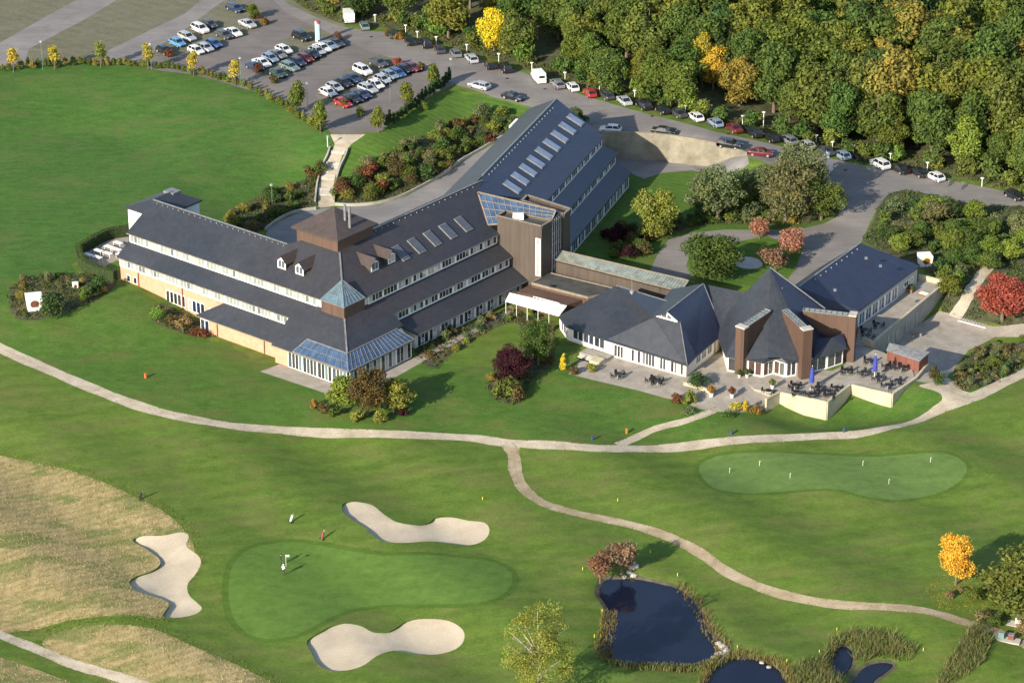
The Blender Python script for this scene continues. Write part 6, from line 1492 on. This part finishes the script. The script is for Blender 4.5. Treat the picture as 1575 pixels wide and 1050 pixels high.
for i,(a_,b_,h_,l_) in enumerate(((66,108,6,'green street lamp standing in the field hedge far left'),(233,108,5.5,'green street lamp in the hedge below the left parking block'),(371,134,6,'green street lamp in the hedge below the middle parking block'),(473,170,5.5,'green street lamp in the hedge by the right parking block'),(600,158,5,'green street lamp right of the right parking block'),(694,128,5,'green street lamp between parking blocks and road'),(674,46,5,'green street lamp under the woodland near the road'),(419,324,5,'green street lamp in the shadow behind the hotel'))): lamppost(a_,b_,h_,i,l_)
p = G(504,226); e = empty('stair_sign', p, 0, 'pale green topped post sign at the head of the stone stairs', 'sign'); MB().tube([(0,0,0),(0,0,2.1)], .08, 6).build('post', M['white']).parent = e; MB().box((0,0,2.2),(.5,.12,.4)).build('sign_board', M['teal']).parent = e
p = G(489,64); e = empty('sign_pylon', p, R(-20), 'tall white sign pylon with red top at the car park road', 'sign'); MB().box((-.2,0,2.2),(.55,.45,4.4)).build('pylon', M['white']).parent = e; MB().box((.32,0,2.1),(.42,.42,3.4)).build('side_panel', M['signblue']).parent = e; MB().box((.2,0,4.25),(.75,.5,.55)).build('top_panel', M['red']).parent = e
for i,(a_,b_,h_,w_) in enumerate(((1269,277,6.0,.11),(1275,280,4.2,.09),(1245,266,4.0,.05))):
    p = G(a_,b_); e = empty('flagpole', p, 0, ['tallest white flagpole behind the olive trees','shorter white flagpole right of the tallest one','thin white flagpole left of the other two'][i], 'flagpole', 'white flagpoles'); MB().tube([(0,0,-.2),(0,0,h_)], w_, 6).build('pole', M['white']).parent = e
    MB().box((w_+.25,0,h_-1.1),(.5,.03,1.6 if i < 2 else .9)).build('furled_flag', M['cloth_white']).parent = e
def post(name, px, py, h_, mat, label, w_=.12, group=None):
    p = G(px,py); m_ = MB(); m_.tube([(0,0,-.1),(0,0,h_)], w_, 8); m_.lathe([(w_*1.2,h_-.02),(w_*1.3,h_+.05),(w_*.5,h_+.12)], n=8); o = m_.build(name, M[mat]); o.location = p; return tag(o, label, 'post', group)
post('marker_post',224,581,.75,'orange','orange marker post on the lawn left of the long wing', .2); post('marker_post',964,666,.75,'orange','orange marker post beside the path below the restaurant', .2)
post('marker_post',1125,668,.7,'bluepost','dark blue post above the path, left one of two', .17); post('marker_post',1298,664,.7,'bluepost','dark blue post above the path, right one of two', .17); post('marker_post',911,676,.6,'bluepost','small dark post at the path left of the side path', .16)
for i,(a_,b_) in enumerate(((896,876),(926,940),(914,979),(1000,850),(1042,885),(1134,996),(1210,1017),(1260,1003),(1287,969),(1420,1000),(742,768),(950,770))):
    p = G(a_,b_); o = MB().box((0,0,.2),(.07,.07,.5)).build('stake', M['yellow']); o.location = p; tag(o, 'short yellow stake near the pond and fairway, %s counted'%ordw(i), 'stake', 'yellow hazard stakes')
def flag(px, py, h_, label, cloth='cloth_white', grp=None):
    p = G(px,py); e = empty('golf_flag', p, 0, label, 'golf flag', grp); MB().tube([(0,0,0),(0,0,h_)], .025, 5).build('flagstick', M['white']).parent = e; fs = .5 if h_ > 1.5 else .16; MB().slab([(0,0,h_-.05),(fs,.1,h_-.1),(fs,.1,h_-.1-fs*.6),(0,0,h_-.1-fs*.6)], .02, d=(0,1,0)).build('flag_cloth', M[cloth]).parent = e
flag(440,871,2.0,'white flag of the large green beside two golfers')
for i,(a_,b_) in enumerate(((1122,727),(1168,716),(1215,735),(1327,716),(1431,711),(1367,744))): flag(a_,b_,.9,'short pin flag on the putting green, %s listed from the left'%ordw(i), 'cloth_white', 'pin flags of the putting green')
# ------------------------------------------------------------------ people
def _skin(me):
    import bmesh
    b = bmesh.new(); b.from_mesh(me); b.verts.layers.skin.verify(); b.to_mesh(me); b.free()
def person(px, py, rz, label, top, legs, pose=0):
    p = G(px,py); e = empty('person', (p.x,p.y,p.z+.02), rz, label, 'person', None)
    V = {'pel':(0,0,.94),'wa':(.0,0,1.08),'ch':(.03,0,1.30),'nk':(.05,0,1.46),'hd':(.08,0,1.56),'ht':(.08,0,1.72)}
    E_ = [('pel','wa'),('wa','ch'),('ch','nk'),('nk','hd'),('hd','ht')]; Rr = {'pel':.15,'wa':.13,'ch':.16,'nk':.055,'hd':.09,'ht':.085}
    for s_, t_ in ((1,'l'),(-1,'r')):
        st = .12*s_
        V['hip'+t_] = (0,.10*s_,.90); V['kn'+t_] = (.03+st*.5,.12*s_,.50); V['an'+t_] = (st*.3,.13*s_,.09); V['to'+t_] = (.17+st*.3,.15*s_,.04)
        V['sh'+t_] = (.03,.19*s_,1.40); V['el'+t_] = (.06,.25*s_,1.12); V['wr'+t_] = (.24 if pose else .10,.16*s_ if pose else .26*s_,.95 if pose else .88)
        h = V['wr'+t_]; V['pa'+t_] = (h[0]+.05,h[1],h[2]-.06)
        E_ += [('pel','hip'+t_),('hip'+t_,'kn'+t_),('kn'+t_,'an'+t_),('an'+t_,'to'+t_),('ch','sh'+t_),('sh'+t_,'el'+t_),('el'+t_,'wr'+t_),('wr'+t_,'pa'+t_)]
        for k in range(4):
            V['f%d%s'%(k,t_)] = (h[0]+.09,h[1]+(k-1.5)*.022,h[2]-.13-.01*(k in (1,2))); E_.append(('pa'+t_,'f%d%s'%(k,t_))); Rr['f%d%s'%(k,t_)] = .009
        V['th'+t_] = (h[0]+.09,h[1]-.05*s_,h[2]-.07); E_.append(('pa'+t_,'th'+t_)); Rr['th'+t_] = .01
        Rr.update({'hip'+t_:.10,'kn'+t_:.065,'an'+t_:.045,'to'+t_:.04,'sh'+t_:.065,'el'+t_:.045,'wr'+t_:.032,'pa'+t_:.035})
    keys = list(V); me = bpy.data.meshes.new('person_body'); me.from_pydata([V[k] for k in keys], [(keys.index(a),keys.index(b)) for a,b in E_], []); me.update()
    o = mobj('body', me, e); _skin(me)
    sv = me.skin_vertices[0].data
    for i,k in enumerate(keys): sv[i].radius = (Rr[k],Rr[k]*(1.15 if k in ('pel','wa','ch') else 1)); sv[i].use_root = (k == 'pel')
    m1 = o.modifiers.new('skin','SKIN'); m1.use_smooth_shade = True; m2 = o.modifiers.new('sub','SUBSURF'); m2.levels = 1; m2.render_levels = 1
    mt, n, b = newmat('clothed body'); tc = N(n,'ShaderNodeTexCoord'); sx = N(n,'ShaderNodeSeparateXYZ'); n.links.new(tc.outputs['Object'], sx.inputs[0])
    mr = N(n,'ShaderNodeMapRange'); mr.inputs[1].default_value = 0; mr.inputs[2].default_value = 2; n.links.new(sx.outputs[2], mr.inputs[0])
    r_ = N(n,'ShaderNodeValToRGB'); r_.color_ramp.interpolation = 'CONSTANT'; el = r_.color_ramp.elements
    for q,(pp,cc) in zip([el[0],el[1],el.new(.3),el.new(.7)], ((0,(.05,.05,.05)),(.045,legs),(.5,top),(.735,(.5,.3,.22)))): q.position = pp; q.color = (*cc,1)
    n.links.new(mr.outputs[0], r_.inputs[0]); n.links.new(r_.outputs[0], b.inputs['Base Color']); b.inputs['Roughness'].default_value = .85; me.materials.append(mt)
    hm_ = MB(); hm_.lathe([(.105,0),(.11,.05),(.085,.11),(.02,.135)], (.07,0,1.66), 10); hm_.box((.19,0,1.675),(.1,.14,.02)); hm_.build('cap', M['cloth_white' if pose else 'cloth_dark']).parent = e
    return e
person(432,868,R(20),'golfer in dark clothes holding the flag side on the green',(.02,.02,.025),(.02,.02,.025),0)
person(436,884,R(60),'golfer in white top and dark trousers standing on the green',(.75,.75,.73),(.025,.025,.03),1)
def trolley(px, py, rz, label, mat):
    p = G(px,py); e = empty('golf_trolley', p, rz, label, 'golf trolley', 'golf trolleys round the green')
    b = MB(); b.tube([(-.1,0,.25),(.25,0,1.15)], [.16,.18], 8); b.build('golf_bag', M[mat]).parent = e
    f = MB(); f.bar((-.2,0,.2),(.45,0,1.1),.04,.04); f.bar((-.1,-.35,.2),(-.1,.35,.2),.04,.04); f.bar((.45,-.15,1.1),(.45,.15,1.1),.04,.04); f.build('frame', M['metal']).parent = e
    for s_ in (-1,1): w_ = mobj('wheel', CK['suv']['tyre'], e, (-.1,s_*.36,.16)); w_.scale = (.5,.25,.5)
    c = MB()
    for k in range(5): c.tube([(.25+.02*k,-.08+.04*k,1.1),(.33+.02*k,-.1+.05*k,1.4)], .02, 5)
    c.build('golf_club', M['metal']).parent = e
trolley(448,803,R(30),'golf trolley with pale bag above the large green','cloth_white'); trolley(496,829,R(40),'golf trolley with red and dark bag at the green edge','red'); trolley(216,768,R(20),'dark golf trolley at the edge of the straw rough','black')
# ------------------------------------------------------------------ terrace furniture
def fin2(m_, nm, mt):
    o = m_.build(nm, M[mt] if isinstance(mt,str) else mt); me = o.data; bpy.data.objects.remove(o); return me
cm_ = MB(); cm_.box((0,0,.45),(.46,.46,.05)); cm_.box((-.22,0,.72),(.05,.46,.5))
for a_ in (-.2,.2):
    for b_ in (-.2,.2): cm_.box((a_,b_,.22),(.05,.05,.44))
for s_ in (-.23,.23): cm_.box((0,s_,.64),(.42,.05,.04))
CHAIR = {'black':fin2(cm_,'chair','black'), 'white':fin2(cm_,'chair','white')}
tt_ = MB().lathe([(.55,.70),(.55,.74)], n=14); tl_ = MB().tube([(0,0,0),(0,0,.7)], .05, 8)
TTOP = {'black':fin2(tt_,'table_top','black'),'white':fin2(tt_,'table_top','white')}; TLEG = fin2(tl_,'table_leg','metal'); TFT = fin2(MB().lathe([(.28,0),(.28,.03),(.06,.06)], n=10),'table_foot','metal')
def table_set(px, py, z, n, where, col='black', rot=0, ground=False):
    p = U(px,py,z) if not ground else G(px,py)
    e = empty('terrace_table', p, 0, 'round %s table %s'%(col,where), 'table', 'terrace tables'); mobj('table_top', TTOP[col], e); mobj('leg', TLEG, e); mobj('foot', TFT, e)
    for k in range(n):
        a = rot+k*2*math.pi/n; r_ = .85+random.uniform(-.05,.15)
        o = mobj('chair', CHAIR[col], None, (p.x+r_*math.cos(a),p.y+r_*math.sin(a),p.z+.001), a+math.pi+random.uniform(-.3,.3)); tag(o, '%s chair, %s round the table %s'%(col,ORD[k],where), 'chair', 'terrace chairs')
TS = [(1222,597,4),(1225,608,3),(1258,600,4),(1249,611,4),(1268,606,3),(1287,601,3),(1302,574,4),(1337,559,4),(1328,577,4),(1351,585,4),(1366,567,4),(1386,569,4),(1380,590,3),(1278,612,3),(1365,597,3),(1182,606,2)]
WH = ['left of the blue parasol by the wall','at the left end of the terrace wall','behind the left blue parasol','before the left blue parasol','right of the left blue parasol','near the notch of the terrace wall','close to the glazed bay','behind the right blue parasol','left of the right blue parasol','right of the right blue parasol','in the middle of the right terrace','beside the red shed','at the right corner of the terrace wall','at the front corner of the left terrace','by the wall of the right terrace','by the flower bed']
for (a_,b_,n_), w_ in zip(TS, WH): table_set(a_,b_,FZ,n_,w_,rot=random.random()*3)
table_set(950,580,.42,4,'near the restaurant steps',rot=.3,ground=True); table_set(1003,588,.42,4,'on the middle of the restaurant terrace, left',ground=True); table_set(1011,590,.42,4,'on the middle of the restaurant terrace, right',rot=.5,ground=True)
table_set(1330,512,UT,3,'on the upper terrace beside the hall windows'); table_set(1349,503,UT,3,'on the upper terrace in the middle'); table_set(1335,521,UT,2,'at the near end of the upper terrace')
k_ = 0
for (a_,b_) in ((136,397),(152,391),(168,385),(182,379),(150,401),(166,395),(180,389),(186,397)):
    p = G(a_,b_); e = empty('white_table', p, R(-38), 'long white table behind the clipped hedge, %s counted'%ordw(k_), 'table', 'white tables behind the clipped hedge'); k_ += 1
    MB().box((0,0,.76),(1.9,.9,.06)).build('table_top', M['white']).parent = e
    for sx in (-.8,.8):
        for sy in (-.35,.35): MB().box((sx,sy,.36),(.07,.07,.73)).build('leg', M['white']).parent = e
def parasol(px, py, label):
    p = U(px,py,FZ); e = empty('closed_parasol', p, 0, label, 'parasol', 'closed blue parasols'); MB().lathe([(.42,0),(.42,.08),(.06,.12)], n=10).build('base', M['concrete']).parent = e
    MB().tube([(0,0,.1),(0,0,4.2)], .04, 8).build('pole', M['white']).parent = e; MB().lathe([(.22,1.1),(.42,1.3),(.40,2.2),(.28,3.2),(.14,3.9),(.03,4.05)], n=9).build('canopy', M['blue']).parent = e
parasol(1248,598,'closed blue parasol on the left part of the dining terrace'); parasol(1345,580,'closed blue parasol on the right part of the dining terrace')
# bins of plants, pots, small things
def pot(px, py, col, label, s=1.0, z=None):
    p = G(px,py) if z is None else U(px,py,z); e = empty('potted_shrub', p, 0, label, 'potted plant', 'potted shrubs on the terraces'); MB().lathe([(.22*s,0),(.32*s,.5*s),(.34*s,.55*s)], n=12).build('pot', M['white']).parent = e
    c = mobj('foliage', SHR['bush'][0], e, (0,0,.5*s), 0, (.75*s,)*3); c.color = colv(col)
pot(1094,610,'orange','white pot with orange shrub beside the cream wall',1.2); pot(1126,611,'rust red','white pot with rust red shrub on the terrace path',1.1); pot(1149,580,'green','white pot with green plant before the left fin',.9,FZ); pot(1188,597,'olive','white pot with olive shrub before the flower bed',1.0,FZ); pot(1137,580,'green','low planter at the foot of the left fin',.8,FZ)
p = U(1400,448,UT); e = empty('planter', p, R(-35), 'square brown planter with greenery on the upper terrace', 'planter'); MB().box((0,0,.3),(1.4,1.4,.6)).build('planter_box', M['wood']).parent = e; c = mobj('foliage', SHR['low'][0], e, (0,0,.5), 0, (.8,.8,1)); c.color = colv('green')
p = U(1421,455,UT); e = empty('planter', p, R(-35), 'low white topped planter on the upper terrace', 'planter'); MB().box((0,0,.25),(1.8,1.2,.5)).build('planter_box', M['wood']).parent = e; MB().box((0,0,.53),(1.6,1.0,.06)).build('planter_top', M['white']).parent = e
# art cubes with a round disc
def cube(px, py, rz, s, label, ring):
    p = G(px,py); e = empty('art_cube', p, rz, label, 'sculpture', 'white cube sculptures')
    m_ = MB(); b_ = .62; t = 1.0; hh = 2.0*s; w0, w1 = 1.0*s, 1.18*s
    m_.add([(-w0,-w0,0),(w0,-w0,0),(w0,w0,0),(-w0,w0,0),(-w1,-w1,hh),(w1,-w1,hh),(w1,w1,hh),(-w1,w1,hh)],[(3,2,1,0),(4,5,6,7),(0,1,5,4),(1,2,6,5),(2,3,7,6),(3,0,4,7)]); m_.build('block', M['white']).parent = e
    d_ = MB(); n = 20; cz = hh*.55; y0 = -lerp(w0,w1,.55)-.02; r_ = .62*s
    vs = [(r_*math.cos(2*math.pi*k/n), y0-.03-(r_*math.sin(2*math.pi*k/n))*.17, cz+r_*math.sin(2*math.pi*k/n)) for k in range(n)]
    d_.slab(vs, .05, d=(0,1,0)); d_.build('disc', M['discbrown']).parent = e
    if ring:
        d_ = MB(); ro = r_*1.35; vs = [(ro*math.cos(2*math.pi*k/n), y0-.0-(ro*math.sin(2*math.pi*k/n))*.17, cz+ro*math.sin(2*math.pi*k/n)) for k in range(n)]; d_.slab(vs, .04, d=(0,1,0)); d_.build('ring', M['yellow']).parent = e
cube(53,474,R(14),1.2,'white tapered cube sculpture with brown disc among shrubs',False); cube(1422,407,R(8),1.0,'white cube sculpture with ringed disc behind the hall',True); cube(116,442,R(10),.45,'small white block half hidden by the clipped column bush',False)
# rocks and the little waterfall
rk = MB(); rr_ = random.Random(3)
def rock(px, py, s, i, wh):
    p = G(px,py); z = zat(p.x,p.y); m_ = MB(); vs = []
    for z0, k in ((-.3,1),(.25,.95),(.55,.5)):
        for a in range(7): q = k*s*(.75+.5*rr_.random()); vs.append((q*math.cos(a*.9),q*math.sin(a*.9),z0*s*(.8+.4*rr_.random())))
    m_.add(vs, [(a,(a+1)%7,7+(a+1)%7,7+a) for a in range(7)]+[(7+a,7+(a+1)%7,14+(a+1)%7,14+a) for a in range(7)]+[tuple(range(14,21)),tuple(range(6,-1,-1))]); o = m_.build('rock', M['rock']); o.location = (p.x,p.y,z+.1); tag(o, 'grey boulder %s, %s counted'%(wh,ordw(i)), 'rock', 'boulders at the ponds')
for i,(a_,b_,s_) in enumerate(((965,868,.5),(972,866,.55),(978,871,.5),(968,876,.45),(975,879,.5),(972,872,.5),(961,880,.4))): rock(a_,b_,s_,i,'at the pond head')
for i,(a_,b_,s_) in enumerate(((1106,985,.55),(1112,990,.6),(1117,996,.55),(1110,998,.5),(1116,1003,.5),(1104,1000,.45),(1098,1006,.4),(1112,1008,.4),(1172,1012,.35),(1183,1018,.35),(1105,1014,.4))): rock(a_,b_,s_,i,'between the two ponds')
# bins and benches on concrete pads at the lower right
for i,(a_,b_,rz_) in enumerate(((1549,984,-20),(1569,961,-20))):
    p = G(a_,b_); o = MB().box((0,0,.06),(3.6,1.5,.16)).build('concrete_pad', M['concrete']); o.location = p; o.rotation_euler.z = R(rz_); tag(o, ['concrete pad with two bins beside the lower path','concrete pad above the lower path at the edge'][i], 'slab', 'concrete pads')
for i,(a_,b_,c_) in enumerate(((1540,981,'teal'),(1555,984,'discbrown'),(1566,958,'white'))):
    p = G(a_,b_); e = empty('litter_bin', (p.x,p.y,p.z+.14), R(-20), ['teal box bin on the concrete pad','brown box bin right of the teal one','white box bin on the upper concrete pad'][i], 'bin', 'bins by the lower path'); MB().box((0,0,.4),(.75,.6,.8)).build('bin_body', M[c_]).parent = e; MB().box((0,0,.83),(.82,.68,.06)).build('lid', M['metal']).parent = e
# bike rack in the lower court
p = G(1497,498); e = empty('bicycle_rack', p, R(-35), 'long metal bicycle rack at the edge of the lower court', 'bicycle rack')
for k in range(10):
    m_ = MB(); m_.tube([(-2.4+k*.53,-.3,0),(-2.4+k*.53,-.3,.75),(-2.4+k*.53,.3,.75),(-2.4+k*.53,.3,0)], .03, 5); m_.build('hoop', M['metal']).parent = e
MB().box((0,-.5,.12),(5.4,.15,.1)).build('rail', M['white']).parent = e
o = MB().bar((0,0,.6),(1.9,.9,.6),.3,.06).build('bench_seat', M['wood'])
e = empty('court_bench', G(1402,520), 0, 'light bench set beside the terrace retaining wall', 'bench'); o.parent = e
for t in (.15,.85): MB().box((1.9*t,.9*t,.3),(.3,.1,.6)).build('leg', M['metal']).parent = e
# white sand patch on the drive island
P_ = smooth([tuple(G(a,b)[:2]) for a,b in ((1131,402),(1145,396),(1160,397),(1170,402),(1172,410),(1155,414),(1136,411))], 4)
o = MB().slab([V3(p,hgt(p.x,p.y)+.10) for p in P_], .1).build('white_gravel_patch', M['concrete']); tag(o, 'pale gravel patch on the lawn of the drive island', 'gravel patch')
for i,(a_,b_) in enumerate(((647,61),(571,57),(838,137),(780,121),(1003,179),(1300,262),(1120,206))):
    p = G(a_,b_); o = MB().lathe([(.35,0),(.35,.012)], n=12).build('manhole_cover', M['black']); o.location = (p.x,p.y,p.z+.03); tag(o, 'dark manhole cover on the parking road, %s counted'%ordw(i), 'manhole cover', 'manhole covers')
